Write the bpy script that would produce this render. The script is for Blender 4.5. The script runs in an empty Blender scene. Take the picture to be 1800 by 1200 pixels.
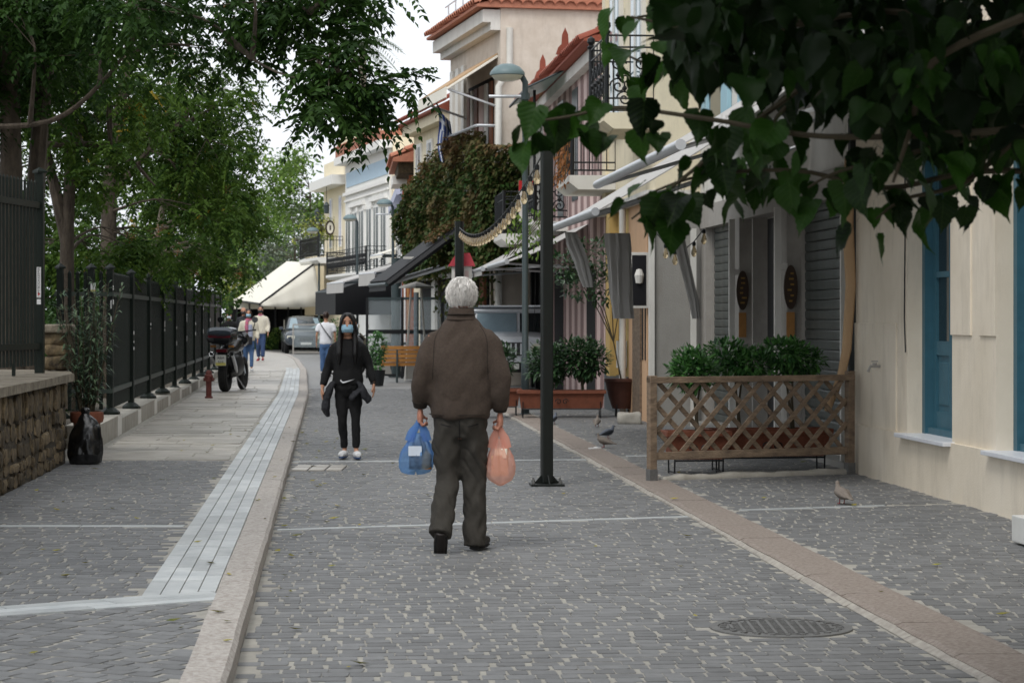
import bpy, bmesh, math, random
import numpy as np
from mathutils import Vector, Matrix, noise
R = math.radians
random.seed(7)
scene = bpy.context.scene
col = scene.collection
# ------------------------------------------------------------------ camera
cam_d = bpy.data.cameras.new('camera')
cam = bpy.data.objects.new('camera', cam_d); col.objects.link(cam)
cam.location = (0, 0, 1.5); cam.rotation_euler = (R(90), 0, 0)
cam_d.sensor_width = 36; cam_d.lens = 80; cam_d.shift_y = -42/1800
cam_d.clip_start = .1; cam_d.clip_end = 3000
cam_d.dof.use_dof = True; cam_d.dof.focus_distance = 16; cam_d.dof.aperture_fstop = 9
scene.camera = cam
# ------------------------------------------------------------------ light
world = bpy.data.worlds.new('World'); scene.world = world; world.use_nodes = True
wt = world.node_tree; wt.nodes.clear()
sky = wt.nodes.new('ShaderNodeTexSky'); sky.sky_type = 'NISHITA'; sky.sun_disc = False
sky.sun_elevation = R(55); sky.sun_rotation = R(150); sky.dust_density = 4; sky.air_density = 1.2; sky.ozone_density = 1
hs = wt.nodes.new('ShaderNodeHueSaturation'); hs.inputs['Saturation'].default_value = .18
mxw = wt.nodes.new('ShaderNodeMix'); mxw.data_type = 'RGBA'; mxw.inputs[0].default_value = .65
mxw.inputs[7].default_value = (8.7, 9.1, 9.6, 1)      # even cloud layer over the sky
bg = wt.nodes.new('ShaderNodeBackground'); bg.inputs['Strength'].default_value = .1
wo = wt.nodes.new('ShaderNodeOutputWorld')
wt.links.new(sky.outputs[0], hs.inputs['Color']); wt.links.new(hs.outputs[0], mxw.inputs[6])
wt.links.new(mxw.outputs[2], bg.inputs[0]); wt.links.new(bg.outputs[0], wo.inputs[0])
sd = bpy.data.lights.new('sun', 'SUN'); sd.energy = 1.1; sd.angle = R(20); sd.color = (1, .97, .92)
sun = bpy.data.objects.new('sun', sd); col.objects.link(sun)
sun.rotation_euler = (R(35), 0, R(-30)); sun.location = (0, 0, 30)
scene.view_settings.view_transform = 'Standard'; scene.view_settings.look = 'None'
scene.view_settings.exposure = .62; scene.view_settings.gamma = 1
# ------------------------------------------------------------------ helpers
def C(h):
    h = h.lstrip('#'); o = []
    for i in (0, 2, 4):
        c = int(h[i:i+2], 16)/255
        o.append(c/12.92 if c <= .04045 else ((c+.055)/1.055)**2.4)
    return tuple(o)
MATS = {}
def pick(N, L, oi, at):
    """a piece's own random value: the stored tint of a joined piece, else the object's"""
    ls_ = N.new('ShaderNodeMath'); ls_.operation = 'LESS_THAN'; L.new(at.outputs['Fac'], ls_.inputs[0]); ls_.inputs[1].default_value = 1e-5
    ma = N.new('ShaderNodeMath'); ma.operation = 'MULTIPLY_ADD'; L.new(oi.outputs['Random'], ma.inputs[0]); L.new(ls_.outputs[0], ma.inputs[1]); L.new(at.outputs['Fac'], ma.inputs[2])
    return ma
def mat(name, c, rough=.7, var=.25, scale=6, bump=.0, bscale=40, metal=0, spec=.4, c2=None, tint=0, streak=None, trans=0, alpha=1, clear=0, world=False, stain=0):
    """procedural principled material: noise-mottled colour, optional second colour, per-object / per-piece tint, fine relief"""
    m = bpy.data.materials.new(name); m.use_nodes = True; nt = m.node_tree; N = nt.nodes; L = nt.links
    b = N['Principled BSDF']; c = C(c) if isinstance(c, str) else c
    c2 = C(c2) if isinstance(c2, str) else (c2 or tuple(x*(1-var) for x in c))
    tc = N.new('ShaderNodeTexCoord'); mp = N.new('ShaderNodeMapping')
    if streak: mp.inputs['Scale'].default_value = streak
    if world: gm = N.new('ShaderNodeNewGeometry'); L.new(gm.outputs['Position'], mp.inputs[0])
    else: L.new(tc.outputs['Object'], mp.inputs[0])
    nz = N.new('ShaderNodeTexNoise'); nz.inputs['Scale'].default_value = scale; nz.inputs['Detail'].default_value = 6
    nz.inputs['Roughness'].default_value = .65
    L.new(mp.outputs[0], nz.inputs['Vector'])
    rp = N.new('ShaderNodeValToRGB'); rp.color_ramp.elements[0].position = .32; rp.color_ramp.elements[1].position = .68
    rp.color_ramp.elements[0].color = (*c2, 1); rp.color_ramp.elements[1].color = (*c, 1)
    L.new(nz.outputs[0], rp.inputs[0]); out = rp.outputs[0]
    if stain:                                          # weather stains: long runs and patches of grime
        m2 = N.new('ShaderNodeMapping'); m2.inputs['Scale'].default_value = (2.2, 2.2, .5); L.new(tc.outputs['Object'], m2.inputs[0])
        n2 = N.new('ShaderNodeTexNoise'); n2.inputs['Scale'].default_value = 1.7; n2.inputs['Detail'].default_value = 8; n2.inputs['Roughness'].default_value = .7; L.new(m2.outputs[0], n2.inputs['Vector'])
        r2_ = N.new('ShaderNodeMapRange'); r2_.inputs[1].default_value = .5; r2_.inputs[2].default_value = .78; r2_.inputs[4].default_value = stain; L.new(n2.outputs[0], r2_.inputs[0])
        mx_ = N.new('ShaderNodeMix'); mx_.data_type = 'RGBA'; L.new(r2_.outputs[0], mx_.inputs[0]); L.new(out, mx_.inputs[6]); mx_.inputs[7].default_value = (*C('#6f6558'), 1); out = mx_.outputs[2]
    if tint:
        oi = N.new('ShaderNodeObjectInfo'); at = N.new('ShaderNodeAttribute'); at.attribute_name = 'tint'
        fr = pick(N, L, oi, at)
        mr = N.new('ShaderNodeMapRange'); mr.inputs[3].default_value = 1-tint; mr.inputs[4].default_value = 1+tint
        L.new(fr.outputs[0], mr.inputs[0])
        ml = N.new('ShaderNodeVectorMath'); ml.operation = 'SCALE'
        L.new(out, ml.inputs[0]); L.new(mr.outputs[0], ml.inputs['Scale']); out = ml.outputs[0]
    L.new(out, b.inputs['Base Color'])
    b.inputs['Roughness'].default_value = rough; b.inputs['Metallic'].default_value = metal
    b.inputs['Specular IOR Level'].default_value = spec
    b.inputs['Alpha'].default_value = alpha; b.inputs['Transmission Weight'].default_value = trans
    b.inputs['Coat Weight'].default_value = clear
    if bump:
        bn = N.new('ShaderNodeTexNoise'); bn.inputs['Scale'].default_value = bscale; bn.inputs['Detail'].default_value = 4
        L.new(mp.outputs[0], bn.inputs['Vector'])
        bp = N.new('ShaderNodeBump'); bp.inputs['Strength'].default_value = bump; bp.inputs['Distance'].default_value = .02
        L.new(bn.outputs[0], bp.inputs['Height']); L.new(bp.outputs[0], b.inputs['Normal'])
    MATS[name] = m
    return m
def leafmat(name, c, c2, trans=.3, rough=.45, spec=.4, scale=1.5, veins=False, autumn=None):
    """leaf: mottled between two greens by place and per piece, light passing through the blade"""
    m = bpy.data.materials.new(name); m.use_nodes = True; nt = m.node_tree; N = nt.nodes; L = nt.links
    b = N['Principled BSDF']; o = N['Material Output']
    oi = N.new('ShaderNodeObjectInfo'); at = N.new('ShaderNodeAttribute'); at.attribute_name = 'tint'
    fr = pick(N, L, oi, at)
    rp = N.new('ShaderNodeValToRGB'); e = rp.color_ramp.elements
    e[0].position = 0; e[0].color = (*C(c), 1); e[1].position = .9; e[1].color = (*C(c2), 1)
    if autumn: e_ = rp.color_ramp.elements.new(.95); e_.color = (*C(autumn), 1)
    L.new(fr.outputs[0], rp.inputs[0])
    L.new(rp.outputs[0], b.inputs['Base Color']); b.inputs['Roughness'].default_value = rough; b.inputs['Specular IOR Level'].default_value = spec
    if veins:
        tc = N.new('ShaderNodeTexCoord'); sp = N.new('ShaderNodeSeparateXYZ'); L.new(tc.outputs['Object'], sp.inputs[0])
        def mth(op, a, b=None, v=None):
            q = N.new('ShaderNodeMath'); q.operation = op; L.new(a, q.inputs[0])
            if b is not None: L.new(b, q.inputs[1])
            elif v is not None: q.inputs[1].default_value = v
            return q.outputs[0]
        ax = mth('ABSOLUTE', sp.outputs[0]); dg = mth('SUBTRACT', sp.outputs[1], mth('MULTIPLY', ax, v=.75)); pp = mth('ABSOLUTE', mth('SUBTRACT', mth('FRACT', mth('MULTIPLY', dg, v=7.0)), v=.5))
        vn = mth('MAXIMUM', mth('LESS_THAN', ax, v=.014), mth('LESS_THAN', pp, v=.05))
        mxv = N.new('ShaderNodeMix'); mxv.data_type = 'RGBA'; L.new(mth('MULTIPLY', vn, v=.16), mxv.inputs[0]); L.new(rp.outputs[0], mxv.inputs[6]); mxv.inputs[7].default_value = (*C('#5d7a3c'), 1)
        bq = N.new('ShaderNodeBump'); bq.inputs['Strength'].default_value = .16; bq.inputs['Distance'].default_value = .01; bq.invert = True; L.new(pp, bq.inputs['Height']); L.new(bq.outputs[0], b.inputs['Normal'])
        L.new(mxv.outputs[2], b.inputs['Base Color'])
    tr = N.new('ShaderNodeBsdfTranslucent'); L.new(rp.outputs[0], tr.inputs[0])
    mx = N.new('ShaderNodeMixShader'); mx.inputs[0].default_value = trans
    L.new(b.outputs[0], mx.inputs[1]); L.new(tr.outputs[0], mx.inputs[2]); L.new(mx.outputs[0], o.inputs[0])
    MATS[name] = m; return m
def tag(o, label=None, cat=None, group=None, kind=None):
    if label: o['label'] = label
    if cat: o['category'] = cat
    if group: o['group'] = group
    if kind: o['kind'] = kind
    return o
def link(name, me, m=None, parent=None, loc=None, rot=None):
    o = bpy.data.objects.new(name, me); col.objects.link(o)
    if m is not None and me is not None and len(me.materials) == 0: me.materials.append(MATS[m] if isinstance(m, str) else m)
    if parent is not None: o.parent = parent
    if loc is not None: o.location = loc
    if rot is not None: o.rotation_euler = rot
    return o
def thing(name, label, cat, loc=(0, 0, 0), rz=0, group=None):
    o = bpy.data.objects.new(name, None); col.objects.link(o); o.location = loc; o.rotation_euler = (0, 0, rz)
    o.empty_display_size = .1
    return tag(o, label, cat, group)
def pymesh(name, v, f, smooth=False, tint=None):
    me = bpy.data.meshes.new(name); me.from_pydata([tuple(p) for p in v], [], f); me.update()
    if smooth: me.polygons.foreach_set('use_smooth', [True]*len(me.polygons))
    if tint is not None:
        a = me.attributes.new('tint', 'FLOAT', 'POINT'); a.data.foreach_set('value', tint)
    return me
def npmesh(name, V, F, smooth=False, tint=None):
    """fast mesh from numpy arrays; F is (n,k) with one k"""
    me = bpy.data.meshes.new(name); V = np.asarray(V, np.float32); F = np.asarray(F, np.int32)
    n, k = F.shape
    me.vertices.add(len(V)); me.vertices.foreach_set('co', V.ravel())
    me.loops.add(n*k); me.loops.foreach_set('vertex_index', F.ravel())
    me.polygons.add(n); me.polygons.foreach_set('loop_start', np.arange(0, n*k, k, dtype=np.int32))
    me.update(calc_edges=True)
    if smooth: me.polygons.foreach_set('use_smooth', np.ones(n, bool))
    else: me.shade_flat()
    if tint is not None:
        a = me.attributes.new('tint', 'FLOAT', 'POINT'); a.data.foreach_set('value', np.asarray(tint, np.float32))
    return me
class MB:
    """collects shapes, then becomes ONE mesh object"""
    def __init__(s): s.v = []; s.f = []
    def add(s, v, f):
        n = len(s.v); s.v += [tuple(p) for p in v]; s.f += [[i+n for i in q] for q in f]; return s
    def box(s, c, d, rz=0, bev=0):
        x, y, z = d[0]/2, d[1]/2, d[2]/2
        if bev:
            bm = bmesh.new(); bmesh.ops.create_cube(bm, size=1)
            bmesh.ops.scale(bm, vec=d, verts=bm.verts)
            bmesh.ops.bevel(bm, geom=bm.edges[:], offset=bev, segments=2, affect='EDGES', profile=.6)
            v = [p.co.copy() for p in bm.verts]; bm.verts.index_update(); f = [[q.index for q in fa.verts] for fa in bm.faces]; bm.free()
        else:
            v = [Vector((a*x, b*y, e*z)) for e in (-1, 1) for b in (-1, 1) for a in (-1, 1)]
            f = [[0, 2, 3, 1], [4, 5, 7, 6], [0, 1, 5, 4], [2, 6, 7, 3], [0, 4, 6, 2], [1, 3, 7, 5]]
        m = Matrix.Rotation(rz, 3, 'Z')
        return s.add([m @ p + Vector(c) for p in v], f)
    def lo(s, a, b):
        """box between two corners"""
        a = Vector(a); b = Vector(b); return s.box((a+b)/2, [abs(q) for q in (b-a)])
    def tube(s, path, r, n=8, cap=True, sq=None):
        """swept tube; r a number or one radius per point; sq = (rx, ry) factors"""
        P = [Vector(p) for p in path]; k = len(P); rr = r if hasattr(r, '__len__') else [r]*k
        up = None; v = []; f = []
        for i in range(k):
            t = (P[min(i+1, k-1)]-P[max(i-1, 0)])
            if t.length < 1e-9: t = Vector((0, 0, 1))
            t.normalize()
            if up is None:
                up = Vector((0, 0, 1)) if abs(t.z) < .9 else Vector((0, 1, 0))
            a = t.cross(up)
            if a.length < 1e-6: a = t.orthogonal()
            a.normalize(); b = a.cross(t).normalized(); up = b
            for j in range(n):
                w = 2*math.pi*j/n; v.append(P[i]+(a*math.cos(w)*(sq[0] if sq else 1)+b*math.sin(w)*(sq[1] if sq else 1))*rr[i])
        for i in range(k-1):
            for j in range(n):
                j2 = (j+1) % n; f.append([i*n+j, i*n+j2, (i+1)*n+j2, (i+1)*n+j])
        if cap: f.append(list(range(n))[::-1]); f.append([(k-1)*n+j for j in range(n)])
        return s.add(v, f)
    def lathe(s, prof, c=(0, 0, 0), n=16):
        v = []; f = []; k = len(prof)
        for r, z in prof:
            for j in range(n):
                w = 2*math.pi*j/n; v.append(Vector((c[0]+r*math.cos(w), c[1]+r*math.sin(w), c[2]+z)))
        for i in range(k-1):
            for j in range(n):
                j2 = (j+1) % n; f.append([i*n+j, i*n+j2, (i+1)*n+j2, (i+1)*n+j])
        f.append(list(range(n))[::-1]); f.append([(k-1)*n+j for j in range(n)])
        return s.add(v, f)
    def prism(s, poly, ax, lo, hi):
        """polygon extruded along axis ax (0,1,2); poly gives the other two coordinates in order"""
        k = len(poly)
        def mk(p, h):
            q = [0, 0, 0]; o = [i for i in range(3) if i != ax]; q[o[0]] = p[0]; q[o[1]] = p[1]; q[ax] = h; return q
        v = [mk(p, lo) for p in poly]+[mk(p, hi) for p in poly]
        f = [list(range(k))[::-1], [k+i for i in range(k)]]+[[i, (i+1) % k, k+(i+1) % k, k+i] for i in range(k)]
        return s.add(v, f)
    def sheet(s, quad, th):
        """thin slab with real thickness from four corners"""
        q = [Vector(p) for p in quad]; nn = (q[1]-q[0]).cross(q[3]-q[0]).normalized()*th
        v = q+[p+nn for p in q]
        return s.add(v, [[3, 2, 1, 0], [4, 5, 6, 7], [0, 1, 5, 4], [1, 2, 6, 5], [2, 3, 7, 6], [3, 0, 4, 7]])
    def mesh(s, name, smooth=False):
        me = pymesh(name, s.v, s.f, smooth)
        bm = bmesh.new(); bm.from_mesh(me); bmesh.ops.recalc_face_normals(bm, faces=bm.faces); bm.to_mesh(me); bm.free()
        if smooth:
            try: me.set_sharp_from_angle(angle=R(40))
            except Exception: pass
        return me
    def build(s, name, m, parent=None, smooth=False, loc=None, rot=None):
        return link(name, s.mesh(name, smooth), m, parent, loc, rot)
def remesh(name, mb, voxel, smooth=4, warp=None):
    """weld overlapping shapes into one continuous surface"""
    me = pymesh(name, mb.v, mb.f)
    o = bpy.data.objects.new('tmp', me); col.objects.link(o)
    md = o.modifiers.new('r', 'REMESH'); md.mode = 'VOXEL'; md.voxel_size = voxel
    if smooth:
        sm = o.modifiers.new('s', 'SMOOTH'); sm.iterations = smooth; sm.factor = .5
    dg = bpy.context.evaluated_depsgraph_get(); dg.update()
    out = bpy.data.meshes.new_from_object(o.evaluated_get(dg)); out.name = name
    bpy.data.objects.remove(o); bpy.data.meshes.remove(me)
    if warp:
        nr = [v.normal.copy() for v in out.vertices]
        for v, q in zip(out.vertices, nr): v.co = v.co + q*warp(v.co)
        out.update()
    out.polygons.foreach_set('use_smooth', [True]*len(out.polygons))
    return out
def copy_tree(o, parent=None):
    c = o.copy(); col.objects.link(c); c.parent = parent
    for ch in list(o.children): copy_tree(ch, c)
    return c
def text_mesh(name, body, size, m, parent, loc, rot, ext=.0015, align='CENTER'):
    cu = bpy.data.curves.new(name, 'FONT'); cu.body = body; cu.size = size; cu.extrude = ext; cu.align_x = align; cu.align_y = 'CENTER'
    o = bpy.data.objects.new('tmp', cu); col.objects.link(o)
    dg = bpy.context.evaluated_depsgraph_get(); dg.update()
    me = bpy.data.meshes.new_from_object(o.evaluated_get(dg)); bpy.data.objects.remove(o); bpy.data.curves.remove(cu)
    return link(name, me, m, parent, loc, rot)
def at(px, py, D):
    """a point of the place seen at that spot of the photograph at depth D (for measuring)"""
    return Vector(((px-900)*D/4000, D, 1.5-(py-558)*D/4000))
rnd = random.uniform
# ------------------------------------------------------------------ materials
mat('mortar', '#a3a098', .85, .3, 5, .08, 120, world=True)
mat('sett', '#727374', .6, .22, 14, .05, 60, tint=.17, spec=.35, world=True)
mat('sett_side', '#6e6f6f', .65, .3, 30, .5, 90, tint=.22, spec=.35)
mat('kerb', '#b9b5b0', .85, .45, 42, .25, 90, c2='#8a827b', world=True)
mat('kerb_edge', '#aaa59b', .8, .35, 14, .2, 60, c2='#86807a', world=True)
mat('kerb_brown', '#948b83', .85, .4, 42, .25, 90, c2='#73675f', world=True)
mat('marble', '#bcbfbf', .5, .15, 5, .05, 60, tint=.16, c2='#a0a5a7', world=True)
mat('slab', '#b4b0a9', .45, .35, 4, .25, 14, tint=.14, c2='#8b867e', streak=(.6, 1, 1), world=True)
mat('far_road', '#8e8e8d', .6, .3, 9, .1, 60, streak=(1, .8, 1), c2='#777776', world=True)
mat('earth', '#5a5348', .95, .4, 3, .5, 20)
mat('stone_a', '#74654c', .9, .5, 13, .6, 25, tint=.5, c2='#2e2822', world=True)
mat('rubble_mortar', '#4a4338', .95, .4, 12, 1, 40)
mat('coping', '#8f8778', .85, .35, 8, .5, 50, c2='#655d50')
mat('fence_green', '#141e18', .5, .3, 9, .1, 60, spec=.3)
mat('fence_rail', '#37423c', .45, .3, 9, .1, 60)  # lighter than the pickets: reflected light put into the rail colour
mat('plinth', '#a8a49b', .8, .25, 5, .2, 50, stain=.6)
mat('white_paint', '#d6d4ce', .6, .08, 6)
mat('sticker', '#dedede', .5, .05)
mat('red_print', '#b02020', .5, .05)
mat('black_print', '#15151a', .5, .05)
mat('terracotta', '#7b4733', .75, .3, 12, .3, 60)
mat('pot_dark', '#4c2c22', .7, .3, 12, .3, 60)
mat('soil', '#2a211a', 1, .4, 30, 1, 60)
mat('bark', '#5a5146', .95, .45, 12, 1, 40, streak=(1, 1, .35), c2='#37302a')
mat('bark_pale', '#8a8172', .95, .4, 12, .8, 40, streak=(1, 1, .35))
mat('twig', '#4a4334', .9, .3, 20)
mat('cream_wall', '#e0d6c5', .85, .1, 1.1, .12, 60, c2='#d2c7b4', stain=.32)
mat('teal', '#356171', .5, .18, 8, .1, 40)
mat('teal_light', '#9cc1cf', .6, .1, 8)
mat('marble_sill', '#d3d6dc', .4, .1, 6)
mat('glass_dark', '#20282c', .06, .2, 3, spec=.8)
mat('glass_pale', '#8fa3ad', .08, .2, 2, spec=.8)
mat('grey_wall', '#96948f', .85, .12, 3, .3, 60, stain=.3)
mat('white_wall', '#d7d5cf', .8, .08, 3, .2, 60, stain=.3)
mat('shutter', '#5c6361', .42, .2, 5, .1, 50, metal=.4, c2='#474d4b', stain=.4)
mat('frame_grey', '#a5a19b', .7, .15, 8, .2, 60, stain=.35)
mat('black_iron', '#121518', .45, .3, 20, .1, 60)
mat('black_void', '#08080a', .9, .2)  # near-black colour standing in for the shade inside openings
mat('oval_brown', '#3c2d22', .6, .3, 30, .3, 60)
mat('gold', '#9c7a3c', .5, .3, 30, metal=.3)
mat('wood_plate', '#a97a45', .7, .2, 10)
mat('awning_grey', '#b3b1ae', .9, .08, 2, .1, 150)
mat('awning_cream', '#e6e2d6', .9, .06, 2, .1, 120)
mat('awning_black', '#17181b', .7, .25, 4, .1, 60)
mat('awning_tan', '#b89a78', .9, .12, 3)
mat('aluminium', '#c9ccd0', .4, .1, 8, metal=.4)
mat('pipe_white', '#cfcdc6', .6, .12, 5)
mat('lattice_wood', '#8a7763', .75, .35, 8, .5, 40, tint=.14, streak=(1, 1, 3), c2='#5d4f43')
mat('bench_wood', '#b47c3c', .6, .25, 8, .3, 50, tint=.1, streak=(.3, 3, 3))
mat('pole_black', '#0f1512', .4, .3, 10)
mat('pole_grey', '#3a4648', .5, .2, 10)
mat('lamp_teal', '#677a7d', .45, .12, 10)
mat('lamp_lens', '#d8d6c4', .3, .1, 5)
mat('pink_wall', '#cdb5b0', .85, .1, 3, .2, 60)
mat('mauve_stripe', '#8c7370', .85, .1, 3)
mat('yellow_wall', '#b89c62', .85, .1, 3, .2, 60)
mat('pale_yellow', '#e3d8bd', .85, .08, 3, .2, 60, stain=.3)
mat('beige_wall', '#cfc5b9', .9, .14, 3, .2, 50, c2='#bfb3a5', stain=.3)
mat('peach', '#cba684', .85, .12, 4, .2, 60)
mat('tile', '#b87a62', .8, .25, 12, .3, 40, tint=.16)
mat('tile_red', '#95503f', .8, .25, 12, .3, 40, tint=.16)
mat('tile_dark', '#7c3a2e', .8, .3, 14, .3, 40, tint=.2)
mat('brown_shutter', '#6d4129', .7, .25, 10)
mat('rust', '#8a4a2c', .8, .3, 14, .3, 50)
mat('cream_far', '#e8dcc0', .85, .06, 2)
mat('white_far', '#e9e8e4', .8, .05, 2)
mat('blue_panel', '#b4cbdc', .7, .06, 2)
mat('lavender', '#b9bdd2', .8, .06, 2)
mat('window_grey', '#384349', .3, .15, 3, spec=.7)
mat('canopy_glass', '#bcd2cb', .25, .1, 3, trans=.3)
mat('flag_blue', '#2d4a94', .85, .1, 8)
mat('flag_white', '#dfe3ea', .85, .06, 8)
mat('skin', '#b98a70', .55, .12, 30, spec=.35)
mat('skin_old', '#c08a74', .55, .18, 30, .2, 120, spec=.35, c2='#a8705e')
mat('white_hair', '#f4f2ef', .55, .25, 60, .2, 120, streak=(6, 6, .6), c2='#d6d3d0')
mat('hair_strand', '#dcd9d5', .5, .1, 60, tint=.35)
mat('black_hair', '#0d0b0c', .35, .3, 30, .3, 80, streak=(6, 6, .5))
mat('brown_hair', '#2e1d16', .45, .3, 30)
mat('auburn_hair', '#5a3322', .45, .3, 30)
mat('fleece_brown', '#4b4038', .95, .16, 60, .5, 260, c2='#40362f')
mat('fleece_dark', '#2f2822', .95, .2, 60, .4, 260)
mat('trouser_dark', '#37342f', .85, .18, 40, .3, 220)
mat('shoe_dark', '#1c1614', .5, .2, 20)
mat('black_cloth', '#0c0c0e', .85, .25, 14, .2, 160)
mat('grey_cloth', '#24252a', .8, .25, 14, .2, 160)
mat('white_shoe', '#d4d6d8', .6, .12, 20)
mat('mask_blue', '#93b9cd', .8, .08, 20)
mat('mask_pale', '#cfd9e6', .8, .08, 20)
mat('white_shirt', '#dcdde2', .85, .06, 10)
mat('denim', '#4c6a94', .85, .22, 12, .2, 120)
mat('denim_dark', '#33486c', .85, .22, 12)
mat('cream_jacket', '#cfc9b8', .85, .1, 10)
mat('pink_scarf', '#c4566e', .9, .25, 14, c2='#8a6d84')
mat('grey_scarf', '#9aa0b4', .9, .2, 14)
mat('lilac_shirt', '#c9c6d6', .85, .1, 10)
mat('red_shoe', '#8e2a32', .6, .2, 20)
mat('rubber', '#141414', .8, .2, 30)
mat('chrome', '#b9bcc0', .2, .1, 8, metal=.9)
mat('black_gloss', '#0e0f11', .25, .15, 8, spec=.6)
mat('dark_red', '#5e1420', .3, .15, 8)
mat('plate_white', '#c9cbc6', .5, .1, 10)
mat('plate_yellow', '#c7bf6a', .5, .1, 10)
mat('hydrant', '#5c2a24', .6, .3, 20, .3, 60)
mat('car_white', '#dfe3e8', .25, .06, 3, clear=.6)
mat('car_dark', '#3b434b', .25, .08, 3, clear=.6)
mat('bulb', '#e6d2ac', .05, .1, 20, spec=.6, trans=.85)
mat('red_roof', '#b8414c', .7, .12, 10)
mat('pigeon_grey', '#5f6672', .7, .3, 30)
mat('pigeon_brown', '#7d746c', .8, .25, 30)
mat('pigeon_dark', '#33383f', .6, .3, 30)
mat('iron_lid', '#727271', .55, .25, 30, .3, 80, metal=.3)
mat('cardboard', '#c9a184', .9, .15, 10)
mat('dirty_white', '#cfcfcb', .6, .12, 10)
mat('dry_leaf', '#9a8a3c', .8, .35, 10, tint=.4, c2='#5f6a28')
mat('box_white', '#dedede', .6, .06)
leafmat('leaf_ailanthus', '#243f15', '#58722b', .38, .6, .15, autumn='#a88e30')
leafmat('leaf_dark', '#1a3213', '#3d5a23', .34, .6, .15)
leafmat('leaf_mulberry', '#0b1a08', '#2a4c14', .26, .5, .16, veins=True)
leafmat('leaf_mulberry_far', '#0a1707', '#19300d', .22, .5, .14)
leafmat('leaf_oleander', '#33473a', '#5a6e52', .15, .5)
leafmat('leaf_ficus', '#234a28', '#5a8a48', .2, .3, .5)
leafmat('leaf_citrus', '#1f3a24', '#3f5c38', .2, .35, .5)
leafmat('leaf_ivy', '#324d22', '#785a40', .25, .6, .2)
leafmat('leaf_olive', '#46543f', '#76826c', .2, .5)
leafmat('leaf_far', '#42602a', '#7f9a4a', .35, .6, .15)
leafmat('leaf_yellow', '#7d9440', '#a8a84a', .3, .5)
leafmat('seed_brown', '#8a5a34', '#a06a3a', .3, .6)
def film(name, c, thick):
    """thin plastic carrier-bag film"""
    m = bpy.data.materials.new(name); m.use_nodes = True; nt = m.node_tree; N = nt.nodes; L = nt.links
    b = N['Principled BSDF']; o = N['Material Output']; b.inputs['Base Color'].default_value = (*C(c), 1)
    b.inputs['Roughness'].default_value = .28; b.inputs['Specular IOR Level'].default_value = .5
    tp = N.new('ShaderNodeBsdfTransparent'); tp.inputs[0].default_value = (*[min(1, q*1.3+.25) for q in C(c)], 1)
    tl = N.new('ShaderNodeBsdfTranslucent'); tl.inputs[0].default_value = (*C(c), 1)
    nz = N.new('ShaderNodeTexNoise'); nz.inputs['Scale'].default_value = 22
    bp = N.new('ShaderNodeBump'); bp.inputs['Strength'].default_value = .5; bp.inputs['Distance'].default_value = .02
    L.new(nz.outputs[0], bp.inputs['Height']); L.new(bp.outputs[0], b.inputs['Normal'])
    m1 = N.new('ShaderNodeMixShader'); m1.inputs[0].default_value = .4; L.new(b.outputs[0], m1.inputs[1]); L.new(tl.outputs[0], m1.inputs[2])
    m2 = N.new('ShaderNodeMixShader'); m2.inputs[0].default_value = 1-thick; L.new(m1.outputs[0], m2.inputs[1]); L.new(tp.outputs[0], m2.inputs[2])
    L.new(m2.outputs[0], o.inputs[0]); MATS[name] = m
film('film_blue', '#8fb0dc', .36); film('film_pink', '#efbcb0', .48); film('clear_sheet', '#c9d4d8', .18)
mat('bag_black', '#0b0c0e', .24, .2, 6, .25, 9, spec=.6)
# ------------------------------------------------------------------ ground, road, pavements
def interp(pts, y):
    for (y0, x0), (y1, x1) in zip(pts, pts[1:]):
        if y <= y1: return x0+(x1-x0)*(y-y0)/(y1-y0)
    return pts[-1][1]
KL = [(0, -.40), (42, -3.76), (61, -5.5), (76, -7.1), (87, -8.5), (95, -10.4), (99, -13.5), (101, -22)]
def XL(y): return interp(KL, y)                 # road edge of the left kerb
def XR(y): return 2.70-.079*y                   # road edge of the right kerb
def XF(y): return 5.05-.0835*y                  # right-hand house fronts
def XP(y): return -2.40-.085*y                  # low fence plinth on the left
def strip(name, fa, fb, y0, y1, z, m, step=2.0, kind='structure', th=.0):
    n = max(1, int((y1-y0)/step)); v = []; f = []
    for i in range(n+1):
        y = y0+(y1-y0)*i/n; v += [(fa(y), y, z), (fb(y), y, z)]
        if i: k = 2*i; f.append([k-2, k-1, k+1, k])
    o = link(name, pymesh(name, v, f), m); o['kind'] = kind; return o
g = link('ground', pymesh('ground', [(-900, -200, -.06), (900, -200, -.06), (900, 1800, -.06), (-900, 1800, -.06)], [[0, 1, 2, 3]]), 'earth')
tag(g, kind='structure')
road = strip('road', lambda y: XL(y), lambda y: XR(y)+.05, 2, 48, 0, 'mortar')
far_road = strip('road', lambda y: XL(y)-.3, lambda y: max(XF(y), -3.2)+1 if y < 60 else 6, 30, 135, -.012, 'far_road')
walk_l = strip('pavement_left', lambda y: XP(y)-.3, lambda y: XL(y)-.02, 2, 100, .096, 'mortar')
walk_r = strip('pavement_right', lambda y: XR(y)+.02, lambda y: XF(y)+.3, 2, 42, .036, 'mortar')
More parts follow.
